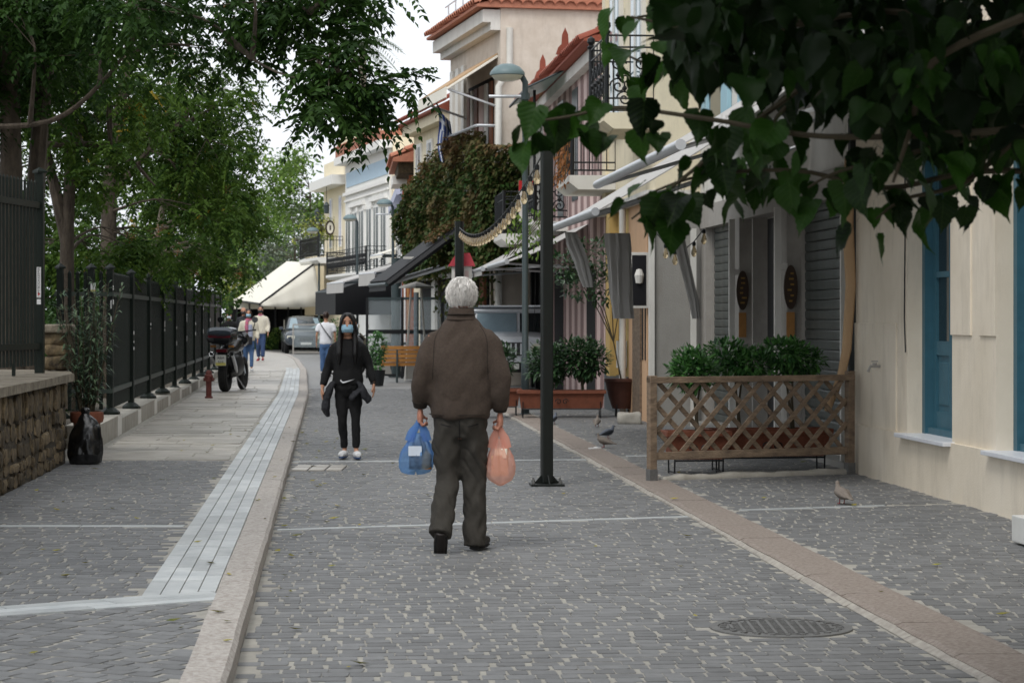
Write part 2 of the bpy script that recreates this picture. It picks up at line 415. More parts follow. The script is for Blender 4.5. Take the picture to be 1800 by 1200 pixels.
# --- setts: rows of small granite blocks, each a little uneven
SV = []
for q in range(8):
    rs = random.Random(q); c = .1
    ring = [(-.5+c, -.5), (.5-c, -.5), (.5, -.5+c), (.5, .5-c), (.5-c, .5), (-.5+c, .5), (-.5, .5-c), (-.5, -.5+c)]
    ring = [(x+rs.uniform(-.035, .035), y+rs.uniform(-.04, .04)) for x, y in ring]
    SV.append(np.array([(x*.985, y*.975, .003+rs.uniform(-.0006, .0006)) for x, y in ring]+[(x, y, -.004) for x, y in ring], np.float32))
SF = np.array([[0, 1, 2, 3], [0, 3, 4, 7], [4, 5, 6, 7]]+[[i+8, (i+1) % 8+8, (i+1) % 8, i] for i in range(8)], np.int32)
SM = [npmesh('sett', v, SF) for v in SV]
for me in SM: me.materials.append(MATS['sett'])
def lay_setts(parent, inside, box, z, ang, n_single, m='sett', skip=None, wmul=1.0):
    """rows of setts turned by ang over the box, kept where inside(x, y); the ones that show largest become parts, the rest one part"""
    rs = random.Random(int(ang*100)+int(z*1000)+11); items = []
    x0, x1, y0, y1 = box; ca, sa = math.cos(ang), math.sin(ang); cx, cy = (x0+x1)/2, (y0+y1)/2
    rad = math.hypot(x1-x0, y1-y0)/2+.3; v = -rad
    while v < rad:
        d = rs.uniform(.088, .112); u = -rad+rs.uniform(0, .2); wob = rs.uniform(-.004, .004)
        while u < rad:
            w = rs.choice((.08, .09, .1, .115, .14))*rs.uniform(.9, 1.1)*wmul
            uu = u+w/2; vv = v+d/2+wob*math.sin(uu*2)
            x = cx+uu*ca-vv*sa; y = cy+uu*sa+vv*ca
            if x0 < x < x1 and y0 < y < y1 and inside(x, y) and not (skip and skip(x, y)):
                items.append((x, y, w, d*rs.uniform(.93, 1.02), ang+rs.uniform(-.025, .025), z+rs.uniform(-.0012, .0018), rs.randrange(8), rs.random()))
            u += w+rs.choice((.005, .008, .012, .02, .026))
        v += d+rs.uniform(.005, .009)
    def vis(t):
        px = 900+4000*t[0]/t[1]; py = 558+6000/t[1]
        return 0 < px < 1800 and py < 1200
    items.sort(key=lambda t: (not vis(t), t[1]))
    for t in items[:n_single]:
        o = bpy.data.objects.new('sett', SM[t[6]]); col.objects.link(o); o.parent = parent
        o.location = (t[0], t[1], t[5]); o.rotation_euler = (0, 0, t[4]); o.scale = (t[2], t[3], 1)
    rest = items[n_single:]
    if not rest: return
    A = np.array([(t[0], t[1], t[2], t[3], t[4], t[5]) for t in rest], np.float32); B = np.stack([SV[t[6]] for t in rest])
    X = B[:, :, 0]*A[:, 2:3]; Y = B[:, :, 1]*A[:, 3:4]; c_, s_ = np.cos(A[:, 4:5]), np.sin(A[:, 4:5])
    V = np.stack([A[:, 0:1]+X*c_-Y*s_, A[:, 1:2]+X*s_+Y*c_, A[:, 5:6]+B[:, :, 2]], -1).reshape(-1, 3)
    F = (SF[None]+(np.arange(len(rest))*16)[:, None, None]).reshape(-1, 4)
    o = link('setts', npmesh('setts', V, F, tint=np.repeat([max(.001, t[7]) for t in rest], 16)), m, parent)
    o['kind'] = 'stuff'
MH = (1.30, 11.0)                                # manhole centre
def band1(x): return 16.65+.36*x                 # pale stone bands across the street
def band2(x): return 23.9+.12*x
def near_band(x, y): return abs(y-band1(x)) < .06 or abs(y-band2(x)) < .06
hole = lambda x, y: math.hypot(x-MH[0], y-MH[1]) < .36 or near_band(x, y)
lay_setts(road, lambda x, y: XL(y)+.03 < x < XR(y)-.04, (-4.3, 2.2, 7.5, 47.9), 0, .083, 300, skip=hole)
# left pavement: setts, then the worn slabs
def diag(x): return 11.45+.66*(x+1.5)            # axis of the slanted marble path
def lane_left(y): return XL(y)-.18-.375
lay_setts(walk_l, lambda x, y: XP(y)-.25 < x < lane_left(y)-.03 and y > diag(x)+.24 and not abs(y-15.3) < .06, (-4.6, -1.2, 10, 22.3), .096, .06, 250, wmul=1.05)
lay_setts(walk_l, lambda x, y: x < XL(y)-.19 and y < diag(x)-.2, (-3.2, -.9, 7.8, 12), .096, -.42, 250, wmul=1.25)
lay_setts(walk_r, lambda x, y: XR(y)+.33 < x < XF(y)-.04, (-.4, 4.6, 8.5, 41.8), .036, -.05, 300, skip=near_band)
# pale stone bands
def band(fn, x0, x1, z, parent, w=.05):
    n = max(2, int((x1-x0)/.7))
    for i in range(n):
        a = x0+(x1-x0)*i/n+.004; b = x0+(x1-x0)*(i+1)/n-.004
        MB().add([(a, fn(a)-w, z-.01), (b, fn(b)-w, z-.01), (b, fn(b)+w, z-.01), (a, fn(a)+w, z-.01),
                  (a, fn(a)-w, z+.006), (b, fn(b)-w, z+.006), (b, fn(b)+w, z+.006), (a, fn(a)+w, z+.006)],
                 [[0, 3, 2, 1], [4, 5, 6, 7], [0, 1, 5, 4], [1, 2, 6, 5], [2, 3, 7, 6], [3, 0, 4, 7]]).build('band_stone', 'marble', parent)
band(band1, -1.66, 1.36, 0, road); band(band1, 1.72, 2.9, .036, walk_r)
band(band2, -2.28, .8, 0, road); band(band2, 1.2, 2.8, .036, walk_r)
band(lambda x: 15.3, -3.6, -2.2, .096, walk_l)
# kerbs, stone by stone
def kerb(parent, fx, side, y0, y1, w, z, m, edge_w, step=1.0):
    y = y0
    while y < y1:
        L = min(step*rnd(.85, 1.15), 3); a, b = y+.004, y+L-.004
        n = 3; v = []; f = []
        prof = [(0, -.05), (0, z-.02), (.02, z), (w, z+.002), (w, -.05)] if side < 0 else [(0, -.02), (.0, z-.012), (.03, z), (w, z+.002), (w, -.02)]
        for i in range(n+1):
            yy = a+(b-a)*i/n; jx = rnd(-.004, .004)
            for (q, zz) in prof: v.append((fx(yy)+side*(q)+jx, yy, zz+rnd(-.002, .002)))
        k = len(prof)
        for i in range(n):
            for j in range(k-1): f.append([i*k+j, i*k+j+1, (i+1)*k+j+1, (i+1)*k+j])
        f.append(list(range(k))); f.append([n*k+j for j in range(k)][::-1])
        MB().add(v, f).build('kerb_stone', m, parent)
        y += L
kerb(walk_l, XL, -1, 7, 62, .175, .105, 'kerb', .03)
kerb(walk_l, XL, -1, 62, 99, .175, .105, 'kerb', .03, step=2.5)
kerb(walk_r, XR, 1, 7, 41, .3, .042, 'kerb_brown', .03)
for y in np.arange(7, 41, 1.2):                   # worn pale edging strip along the right kerb
    MB().add([(XR(y)-.03+rnd(-.016, .012), y, .004), (XR(y)+.012, y, .004), (XR(y+1.19)+.012, y+1.19, .004), (XR(y+1.19)-.03+rnd(-.016, .012), y+1.19, .004),
              (XR(y)-.018, y, .016), (XR(y)+.012, y, .03), (XR(y+1.19)+.012, y+1.19, .03), (XR(y+1.19)-.018, y+1.19, .016)],
             [[0, 3, 2, 1], [4, 5, 6, 7], [0, 1, 5, 4], [1, 2, 6, 5], [2, 3, 7, 6], [3, 0, 4, 7]]).build('edging', 'kerb_edge', walk_r)
# marble guide path: four lanes of long tiles beside the kerb, then the slanted run to the left
def tile_quad(p, z, parent):
    v = [(*q, z-.008) for q in p]+[(*q, z+.007) for q in p]
    MB().add(v, [[0, 3, 2, 1], [4, 5, 6, 7], [0, 1, 5, 4], [1, 2, 6, 5], [2, 3, 7, 6], [3, 0, 4, 7]]).build('marble_tile', 'marble', parent)
for ln in range(4):
    y = 11.3+.28*(3-ln)*-.25+.25; k = 0
    y = diag(-1.56-.092*ln)+.2
    while y < 62:
        L = rnd(.45, .75) if y < 30 else 1.5
        fx = lambda yy, o: XL(yy)-.18-.092*ln-o
        tile_quad([(fx(y, .089), y), (fx(y, .004), y), (fx(y+L-.011, .004), y+L-.011), (fx(y+L-.011, .089), y+L-.011)], .098, walk_l)
        y += L
tx, ty = -.835, -.55                              # along the slanted run
for ln in range(3):
    s = -.05
    while s < 2.6:
        L = rnd(.5, .8); px, py = -.55*-1, 0
        nx, ny = -.55, .835
        o0 = -.17+ln*.115; o1 = o0+.11
        bx, by = -1.50, 11.45
        q = [(bx+tx*(s)+nx*o0, by+ty*s+ny*o0), (bx+tx*s+nx*o1, by+ty*s+ny*o1),
             (bx+tx*(s+L-.006)+nx*o1, by+ty*(s+L-.006)+ny*o1), (bx+tx*(s+L-.006)+nx*o0, by+ty*(s+L-.006)+ny*o0)]
        tile_quad(q, .0985, walk_l); s += L
# worn slabs of the left pavement beyond the setts
y = 22.4
while y < 60:
    d = rnd(.32, .75) if y < 40 else rnd(.7, 1.1); x = XP(y)+.12
    while x < lane_left(y)-.1:
        w = rnd(.35, 1.2); x2 = min(x+w, lane_left(y)-.03)
        if lane_left(y)-.03-x2 < .2: x2 = lane_left(y)-.03
        j = lambda: rnd(-.045, .045)
        z = .1+rnd(-.003, .006)
        p = [(x+.01+j()*.4, y+.01+j()), (x2-.01+j()*.4, y+.01+j()), (x2-.01+j()*.4-.085*d, y+d-.01+j()), (x+.01+j()*.4-.085*d, y+d-.01+j())]
        v = [(*q, z-.02) for q in p]+[(*q, z+rnd(-.003, .003)) for q in p]
        MB().add(v, [[0, 3, 2, 1], [4, 5, 6, 7], [0, 1, 5, 4], [1, 2, 6, 5], [2, 3, 7, 6], [3, 0, 4, 7]]).build('slab', 'slab', walk_l)
        x = x2
    y += d
strip('pavement_left', lambda y: XP(y)-.3, lambda y: XL(y)-.2, 60, 99, .1, 'slab')
# manhole cover with raised grid
mh = thing('manhole_cover', 'round iron manhole cover with a raised grid set in the setts', 'manhole cover', (MH[0], MH[1], 0))
MB().lathe([(.31, -.02), (.345, .0), (.345, .008), (.305, .008), (.305, .002)], n=40).build('rim', 'iron_lid', mh)
MB().lathe([(.3, -.02), (.3, .004), (.02, .005)], n=40).build('lid', 'iron_lid', mh)
for i in range(-5, 6):
    L = math.sqrt(max(0, .25**2-(i*.048)**2))
    if L > .04:
        MB().box((i*.048, 0, .007), (.014, 2*L, .008)).build('rib', 'iron_lid', mh)
        MB().box((0, i*.048, .0065), (2*L, .014, .007)).build('rib', 'iron_lid', mh)
for i in range(24):
    w = i*math.pi/12; MB().box((.28*math.cos(w), .28*math.sin(w), .007), (.03, .02, .008), w).build('stud', 'iron_lid', mh)
# paved-over cover beside the left kerb
dc = thing('access_cover', 'small square of pale pavers let into the setts by the left kerb', 'access cover', (-1.92, 22.6, .004))
for i in range(3):
    for j in range(2):
        MB().box((-.16+i*.17, -.22+j*.4, .006), (.15, .36, .012)).build('paver', 'slab', dc)
# litter of dry leaves
lv = []; lf = []; lt = []
for i in range(130):
    y = rnd(9, 30)**1.0; x = random.choice((rnd(-3.9, -1.2), rnd(XL(y)-.2, XL(y)+.5), rnd(-2, 3)))
    z = .108 if x < XL(y)-.2 else (.112 if x < XL(y) else .012 if x < XR(y) else .05)
    if x < XP(y)+.1 or x > XF(y)-.1: continue
    a = rnd(0, 6.28); s = rnd(.018, .045); t = random.random(); ca, sa = math.cos(a), math.sin(a); k = len(lv)
    for (u, w, h) in ((-1, 0, .15), (-.2, .55, .35), (1, 0, .5), (-.2, -.55, .1), (0, 0, 0)):
        lv.append((x+s*(u*ca-w*sa), y+s*(u*sa+w*ca), z+s*h*.6)); lt.append(t)
    lf += [[k, k+4, k+1], [k+1, k+4, k+2], [k+2, k+4, k+3], [k+3, k+4, k]]
o = link('fallen_leaves', pymesh('fallen_leaves', lv, lf, tint=lt), 'dry_leaf')
tag(o, 'yellow and brown leaves scattered over the paving', 'leaf litter', kind='stuff')
# ------------------------------------------------------------------ left side: rubble wall, railings, plinth
def XW(y): return -4.02-.07*(y-18)
wl = thing('stone_wall', 'low rubble stone retaining wall with a grey coping at the left edge', 'wall', (0, 0, 0))
MB().prism([(XW(13)-.006, 13), (XW(21.9)-.006, 21.9), (-4.78, 24.1), (-7, 24.6), (-7, 13)], 2, .05, .89).build('core', 'rubble_mortar', wl)
rs = random.Random(3)
z = .11
while z < .87:
    h = rs.uniform(.09, .2); h = min(h, .885-z)
    if .885-(z+h) < .06: h = .885-z
    y = 14.2+rs.uniform(0, .2)
    while y < 21.88:
        w = rs.choice((.1, .16, .22, .3, .42))*rs.uniform(.8, 1.15); w = min(w, 21.88-y)
        n = 9; v = []; cy, cz = y+w/2, z+h/2+rs.uniform(-.025, .025); hh_ = h*rs.uniform(.85, 1.18); out = rs.uniform(-.004, .03)
        for lay, (k, o) in enumerate(((1, -.03), (.97, out*.55), (.7, out))):
            for i in range(n):
                a = 2*math.pi*i/n+.2; r = (abs(math.cos(a))**6+abs(math.sin(a))**6)**(-1/6)*rs.uniform(.8, 1.02)*k
                yy = cy+.5*w*.97*r*math.cos(a); zz = min(.884, cz+.5*hh_*r*math.sin(a))
                v.append((XW(yy)+o+rs.uniform(-.006, .006), yy, zz))
        f = [[l*n+i, l*n+(i+1) % n, (l+1)*n+(i+1) % n, (l+1)*n+i] for l in range(2) for i in range(n)]+[[2*n+i for i in range(n)]]
        MB().add(v, f).build('stone', 'stone_a', wl, smooth=True)
        y += w+.008
    z += h+.006
y = 13
while y < 22:
    y2 = min(y+rnd(.8, 1.3), 22.05)
    if 22.05-y2 < .4: y2 = 22.05
    MB().prism([(XW(y)+.06, y+.004), (XW(y2)+.06, y2-.004), (XW(y2)-.36, y2-.004), (XW(y)-.36, y+.004)], 2, .885, .955+rnd(0, .006)).build('coping_stone', 'coping', wl)
    y = y2
MB().prism([(XW(13)-.36, 13), (XW(22)-.36, 22.05), (XW(22)+.06, 22.06), (-4.72, 24.2), (-7, 24.7), (-7, 13)], 2, .88, .945).build('wall_top', 'coping', wl)
pr = thing('stone_pier', 'short rubble pier with a flat cap at the end of the stone wall', 'pier', (-4.74, 23.7, .945))
z = 0
for i, h in enumerate((.16, .13, .14)):
    mb = MB().box((rnd(-.01, .01), 0, z+h/2), (.25, .3, h-.008), rnd(-.06, .06))
    me = remesh('stone', mb, .03, 5, lambda c: .02*noise.noise(c*9)); link('stone', me, 'stone_a', pr); z += h-.012
link('cap', remesh('cap', MB().box((0, 0, z+.045), (.34, .4, .09)), .025, 3, lambda c: .008*noise.noise(c*9)), 'coping', pr)
# tall railing on the wall
def picket_mesh(h, r):
    return MB().add([(-r, -r, 0), (r, -r, 0), (r, r, 0), (-r, r, 0), (-r, -r, h-.03), (r, -r, h-.03), (r, r, h-.03), (-r, r, h-.03), (0, 0, h)],
                    [[0, 3, 2, 1], [0, 1, 5, 4], [1, 2, 6, 5], [2, 3, 7, 6], [3, 0, 4, 7], [4, 5, 8], [5, 6, 8], [6, 7, 8], [7, 4, 8]]).mesh('picket')
tf = thing('tall_railing', 'tall dark green picket railing standing on the stone wall', 'fence', (0, 0, 0))
XT = lambda y: -4.77+.1*(y-21.2)
pm = picket_mesh(1.82, .011)
y = 17.0
while y < 22.3:
    link('picket', pm, 'fence_green', tf, (XT(y), y, 1.03), (0, 0, -.1)); y += .105
for zz in (1.22, 2.6):
    MB().add([(XT(17)+o, 17, zz+q) for o in (-.02, .025) for q in (-.03, .03)]+[(XT(22.4)+o, 22.4, zz+q) for o in (-.02, .025) for q in (-.03, .03)],
             [[0, 1, 3, 2], [4, 6, 7, 5], [0, 4, 5, 1], [2, 3, 7, 6], [0, 2, 6, 4], [1, 5, 7, 3]]).build('rail', 'fence_green', tf)
for y in (17.2, 18.6, 20.6, 21.6):
    MB().box((XT(y), y, 1.0), (.03, .03, .13)).build('foot', 'fence_green', tf)
MB().box((XT(22.4), 22.4, 1.93), (.085, .085, 1.98)).lathe([(.075, 0), (.075, .02), (.0, .06)], (XT(22.4), 22.4, 2.92), 4).build('post', 'fence_green', tf)
px = XT(22.4)
st = tag(MB().box((px+.002, 22.3535, 1.845), (.042, .004, .30)).build('sticker', 'sticker'), 'narrow white sticker with lettering and a red heart on the tall railing post', 'sticker')
text_mesh('lettering', 'MYBOOKKEEPER', .034, 'black_print', st, (px+.002, 22.351, 1.865), (R(90), R(-90), 0), .0006)
text_mesh('lettering', 'I', .034, 'black_print', st, (px+.002, 22.351, 1.706), (R(90), R(-90), 0), .0006)
hv = [(.014*math.sin(t)**3*1.0, 0, (.013*math.cos(t)-.005*math.cos(2*t)-.002*math.cos(3*t))) for t in [i*2*math.pi/20 for i in range(20)]]
MB().add([(a, 22.3513, b) for a, _, b in hv]+[(a, 22.3505, b) for a, _, b in hv], [list(range(20)), list(range(20, 40))[::-1]]+[[i, (i+1) % 20, 20+(i+1) % 20, 20+i] for i in range(20)]).build('heart', 'red_print', st, loc=(px+.002, 0, 1.731), rot=(0, R(-90), 0))
tag(MB().box((px+.002, 22.3535, 1.655), (.04, .004, .05)).build('sticker', 'sticker'), 'small square white sticker low on the tall railing post', 'sticker')
# plinth and low railing along the pavement
pl = thing('plinth_wall', 'low pale concrete plinth under the long green railing', 'plinth', (0, 0, 0))
y = 24.4; k = 0
tops = []
while y < 60:
    y2 = y+3.0; h = .34-.012*k if k % 2 == 0 else .30-.012*k
    h = max(h, .24); tops.append((y, y2, h))
    MB().prism([(XP(y)+.03, y+.006), (XP(y2)+.03, y2-.006), (XP(y2)-.32, y2-.006), (XP(y)-.32, y+.006)], 2, .06, h).build('block', 'plinth', pl)
    MB().prism([(XP(y2-.55)+.033, y2-.55), (XP(y2)+.033, y2-.01), (XP(y2)+.03, y2-.01), (XP(y2-.55)+.03, y2-.55)], 2, .1, h-.004).build('pale_patch', 'white_paint', pl)
    y = y2; k += 1
lf_ = thing('low_railing', 'long dark green picket railing on the pale plinth beside the pavement', 'fence', (0, 0, 0))
XG = lambda y: XP(y)-.13
def top_at(y):
    for a, b, h in tops:
        if a <= y <= b: return h
    return .3
pm2 = picket_mesh(1.66, .019); ppos = []
y = 27.35
while y < 58.4: ppos.append((XG(y), y)); y += .105
for x, y in ppos[:240]: link('picket', pm2, 'fence_green', lf_, (x, y, .4), (0, 0, .085))
mb = MB()
for x, y in ppos[240:]: mb.box((x, y, 1.22), (.038, .038, 1.64))
o = mb.build('pickets', 'fence_green', lf_); o['kind'] = 'stuff'
def fpost(x, y, zb):
    p = MB().box((x, y, (zb+2.08)/2), (.075, .075, 2.08-zb)).lathe([(.066, 0), (.066, .02), (.0, .07)], (x, y, 2.08), 4).lathe([(.12, 0), (.12, .03), (.06, .08)], (x, y, zb), 12).build('post', 'fence_green', lf_)
for i in range(11):
    y = 27.3+3.05*i; x = XG(y)+.03; fpost(x, y, top_at(y))
    if i:
        ya = y-3.05; xa = XG(ya)+.03
        for zz in (.62, 1.78):
            MB().add([(xa+o, ya+.04, zz+q) for o in (-.02, .02) for q in (-.028, .028)]+[(x+o, y-.04, zz+q) for o in (-.02, .02) for q in (-.028, .028)],
                     [[0, 1, 3, 2], [4, 6, 7, 5], [0, 4, 5, 1], [2, 3, 7, 6], [0, 2, 6, 4], [1, 5, 7, 3]]).build('rail', 'fence_rail', lf_)
    for q in range(random.randint(1, 3)):
        zz = rnd(.9, 1.9); MB().box((x+.0385, y-.012, zz), (.004, .05, rnd(.03, .1))).build('paper_scrap', 'sticker', lf_)
        if i == 0: MB().box((x, y-.0395, zz-.2), (.05, .004, rnd(.05, .12))).build('paper_scrap', 'sticker', lf_)
for (x, y) in ((-5.02, 27.15), (-5.36, 27.0)):
    fpost(x, y, .3)
for i in range(7): link('picket', pm2, 'fence_green', lf_, (-4.83-.085*i, 27.26-.045*i, .4), (0, 0, 1.5))
for zz in (.62, 1.78): MB().add([(-4.78, 27.27+o, zz+q) for o in (-.02, .02) for q in (-.025, .025)]+[(-5.42, 26.97+o, zz+q) for o in (-.02, .02) for q in (-.025, .025)],
                     [[0, 1, 3, 2], [4, 6, 7, 5], [0, 4, 5, 1], [2, 3, 7, 6], [0, 2, 6, 4], [1, 5, 7, 3]]).build('rail', 'fence_rail', lf_)
# yellow notice on the second post
o = tag(MB().box((-4.99, 27.108, 1.86), (.06, .004, .1)).build('notice', 'sticker'), 'tiny white and yellow notice on a green railing post', 'notice')
MB().box((-4.99, 27.105, 1.82), (.06, .004, .02)).build('stripe', 'plate_yellow', o)
# potted oleander
po = thing('potted_oleander', 'leafy oleander in a round terracotta pot beside the stone wall', 'potted plant', (-4.40, 23.55, .1))
MB().lathe([(.1, 0), (.125, .22), (.14, .31), (.165, .32), (.175, .36), (.17, .42), (.15, .43), (.14, .38)], n=24).build('pot', 'terracotta', po, True)
MB().lathe([(.14, .36), (.0, .38)], n=16).build('soil', 'soil', po)
v = []; f = []; tt = []; rs = random.Random(5)
for sidx in range(26):
    a = rs.uniform(0, 6.28); lean = rs.uniform(.04, .34); H = rs.uniform(.8, 1.42)
    tip = Vector((lean*math.cos(a)*1.25, lean*math.sin(a), .38+H)); base = Vector((.06*math.cos(a), .06*math.sin(a), .36))
    MB().tube([base, base.lerp(tip, .5)+Vector((0, 0, .06)), tip], [.009, .007, .003], 5).build('stem', 'twig', po)
    for q in range(46):
        t = rs.uniform(.12, 1); p = base.lerp(tip, t); b = rs.uniform(0, 6.28); el = rs.uniform(-.4, .9)
        d = Vector((math.cos(b)*math.cos(el), math.sin(b)*math.cos(el), math.sin(el))); L = rs.uniform(.09, .17); w = rs.uniform(.009, .014)
        sd_ = d.cross(Vector((0, 0, 1))).normalized()*w; mid = p+d*L*.5+Vector((0, 0, .01)); k = len(v)
        v += [p, mid+sd_, p+d*L-Vector((0, 0, L*.25)), mid-sd_]; f.append([k, k+1, k+2, k+3]); tt += [rs.random()]*4
link('foliage', pymesh('foliage', v, f, tint=tt), 'leaf_oleander', po)
# black refuse sack
mb = MB().lathe([(.02, 0), (.15, .01), (.17, .1), (.16, .24), (.12, .36), (.07, .44), (.03, .48), (.045, .52), (.02, .53)], n=20)
def crease(c): return .022*noise.noise(Vector((c.x*9, c.y*9, c.z*4)))+.014*abs(noise.noise(Vector((c.x*16+3, c.y*16, c.z*7))))
sk = link('refuse_sack', remesh('refuse_sack', mb, .012, 2, crease), 'bag_black'); sk.location = (-4.07, 21.75, .1); sk.scale = (1, .8, 1)
tag(sk, 'shiny black refuse sack leaning at the foot of the stone wall', 'refuse sack')
# red hydrant
hy = thing('hydrant', 'rusty red fire hydrant beside the low plinth', 'hydrant', (-5.25, 39.4, .1))
MB().lathe([(.07, 0), (.07, .03), (.05, .04), (.05, .34), (.075, .36), (.075, .4), (.055, .42), (.055, .46), (.03, .49)], n=14).build('barrel', 'hydrant', hy, True)
for s in (-1, 1): MB().tube([(0, 0, .33), (s*.09, -.02, .33)], .032, 8).build('outlet', 'hydrant', hy)
MB().tube([(0, 0, .33), (0, -.1, .33)], .038, 8).build('outlet', 'hydrant', hy)
# ------------------------------------------------------------------ right side: house fronts, in a frame along the street (s away, out to the street, z up)
FA = math.atan2(1, -.0835)
def house(name, label): return thing(name, label, 'building', (5.05, 0, 0), FA)
def FP(s, o, z):                                   # frame point to world
    c, q = math.cos(FA), math.sin(FA); return Vector((5.05+s*c-o*q, s*q+o*c, z))
def bx(p, name, m, s0, s1, o0, o1, z0, z1, bev=0):
    mb = MB().box(((s0+s1)/2, (o0+o1)/2, (z0+z1)/2), (abs(s1-s0), abs(o1-o0), abs(z1-z0)), 0, bev); return mb.build(name, m, p)
# --- R1 cream house with blue doors
r1 = house('cream_house', 'cream rendered house with tall blue glazed doors at the right edge')
for a, b in ((6, 15.7), (17.1, 18.3), (19.7, 21.6)):
    bx(r1, 'wall', 'cream_wall', a, b, -.5, 0, .5, 3.0)
bx(r1, 'wall', 'cream_wall', 6, 21.6, -.5, 0.0, 3.0, 7.6)
bx(r1, 'wall', 'cream_wall', 6, 21.6, -6, -.5, 0, 7.6)
bx(r1, 'plinth', 'cream_wall', 6, 21.61, -.5, .035, .0, .5)
for a, b in ((20.05, 21.6),): bx(r1, 'dado', 'cream_wall', a, b, -.1, .014, .5, 1.45, .004)
bx(r1, 'cornice', 'cream_wall', 6, 21.7, -.3, .12, 3.55, 3.7)
bx(r1, 'cornice', 'cream_wall', 6, 21.8, -.3, .25, 7.3, 7.6)
for a in (17.62, ): # vertical sunk panel, its raised surround
    for (c, d, e, g_) in ((17.1, 17.5, 1.36, 3.0), (17.74, 18.3, 1.36, 3.0)):
        bx(r1, 'panel_surround', 'cream_wall', c+.001, d, -.1, .016, e, g_, .004)
def blue_door(s0, s1):
    d = bpy.data.objects.new('door', None); col.objects.link(d); d.parent = r1
    o = -.17
    bx(d, 'frame', 'teal', s0, s0+.09, o-.12, o+.04, .5, 3.0); bx(d, 'frame', 'teal', s1-.09, s1, o-.12, o+.04, .5, 3.0)
    bx(d, 'frame', 'teal', s0, s1, o-.12, o+.03, 2.92, 3.0); bx(d, 'threshold', 'teal', s0+.09, s1-.09, o-.12, o+.02, .5, .56)
    m = (s0+s1)/2
    for a, b in ((s0+.09, m-.004), (m+.004, s1-.09)):
        bx(d, 'stile', 'teal', a, a+.1, o-.08, o-.03, .56, 2.92); bx(d, 'stile', 'teal', b-.1, b, o-.08, o-.03, .56, 2.92)
        for z0, z1 in ((.56, .7), (1.18, 1.3), (1.84, 1.89), (2.42, 2.47), (2.84, 2.92)): bx(d, 'rail', 'teal', a+.1, b-.1, o-.078, o-.032, z0, z1)
        bx(d, 'panel', 'teal', a+.1, b-.1, o-.068, o-.05, .7, 1.18); bx(d, 'panel', 'teal', a+.15, b-.15, o-.06, o-.04, .76, 1.12, .006)
        for z0, z1 in ((1.3, 1.84), (1.89, 2.42), (2.47, 2.84)): bx(d, 'pane', 'glass_dark', a+.1, b-.1, o-.064, o-.056, z0, z1)
    bx(r1, 'sill', 'marble_sill', s0-.08, s1+.08, -.3, .1, .47, .505, .006)
blue_door(18.3, 19.7); blue_door(15.7, 17.1)
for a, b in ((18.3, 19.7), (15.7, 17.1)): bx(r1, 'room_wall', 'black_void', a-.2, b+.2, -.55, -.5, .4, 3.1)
tp = thing('wall_tap', 'small brass tap projecting from the cream wall', 'tap', FP(20.6, .014, 1.06))
MB().tube([(0, 0, 0), (-.09, 0, 0), (-.11, 0, -.05)], .013, 8).lathe([(.02, 0), (.02, .02)], (-.05, 0, .012), 8).build('spout', 'frame_grey', tp)
MB().box((-.05, 0, .045), (.06, .012, .012)).build('handle', 'frame_grey', tp)
bxw = tag(MB().box((0, 0, .09), (.4, .36, .17), 0, .008).build('white_box', 'dirty_white', loc=(3.43, 14.55, .05), rot=(0, 0, FA)), 'white box standing on the paving at the right edge', 'box')
tag(MB().tube([FP(19.76, .006, 3.4), FP(19.75, .008, 2.2), FP(19.78, .007, 1.5), FP(19.72, .012, 1.2)], .006, 5).build('cable', 'black_iron'), 'thin dark cable hanging down the cream wall beside the blue door', 'cable')
# --- R2 shuttered shop
r2 = house('shuttered_shop', 'grey shop front with steel roller shutters behind the trellis')
bx(r2, 'wall', 'white_wall', 21.6, 31.2, -6, -.32, 0, 7.8); bx(r2, 'wall', 'white_wall', 21.6, 31.2, -.6, -.12, 2.95, 7.8)
bx(r2, 'fascia', 'frame_grey', 21.62, 31.2, -.4, -.08, 2.7, 3.0)
def shutter(s0, s1, o):
    sh = bpy.data.objects.new('roller_shutter', None); col.objects.link(sh); sh.parent = r2
    me = MB().prism([(o-.02, 0), (o+.004, .004), (o+.012, .03), (o+.012, .085), (o+.004, .1), (o-.02, .1)], 0, 0, s1-s0).mesh('slat')
    for i in range(26): link('slat', me, 'shutter', sh, (s0, 0, .12+.1045*i))
    for a in (s0-.03, s1): bx(sh, 'guide', 'frame_grey', a, a+.03, o-.03, o+.05, .05, 2.75)
    bx(sh, 'bottom_bar', 'frame_grey', s0, s1, o-.03, o+.02, .05, .12)
shutter(22.75, 24.85, -.22); shutter(28.35, 30.6, -.22)
bx(r2, 'step', 'grey_wall', 21.7, 31, -.4, .02, .0, .1)
for s, o0, o1, pa, pb in ((24.9, -.21, -.02, .05, .12), (27.9, -.21, -.05, .01, .08)):
    bx(r2, 'pilaster', 'frame_grey', s, s+.4, -.32, o1, .1, 2.72)
    ps = bx(r2, 'post', 'white_wall', s-.04, s+.03, pa, pb, .04, 2.7)
    bx(r2, 'crossbar', 'white_wall', s-.03, s+.02, o1, pa, 2.02, 2.09); bx(r2, 'crossbar', 'white_wall', s-.03, s+.02, o1, pa, .3, .36)
bx(r2, 'pilaster', 'frame_grey', 30.66, 31.0, -.32, -.1, .1, 2.72); bx(r2, 'post', 'white_wall', 30.8, 30.87, .0, .07, .04, 2.7)
bx(r2, 'post', 'white_wall', 22.3, 22.36, -.1, -.02, .04, 2.9)
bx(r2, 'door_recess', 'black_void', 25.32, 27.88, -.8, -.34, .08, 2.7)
bx(r2, 'door_jamb', 'frame_grey', 27.5, 27.56, -.34, -.14, .1, 2.7); bx(r2, 'door_leaf', 'black_iron', 25.4, 27.4, -.33, -.3, .1, 2.68)
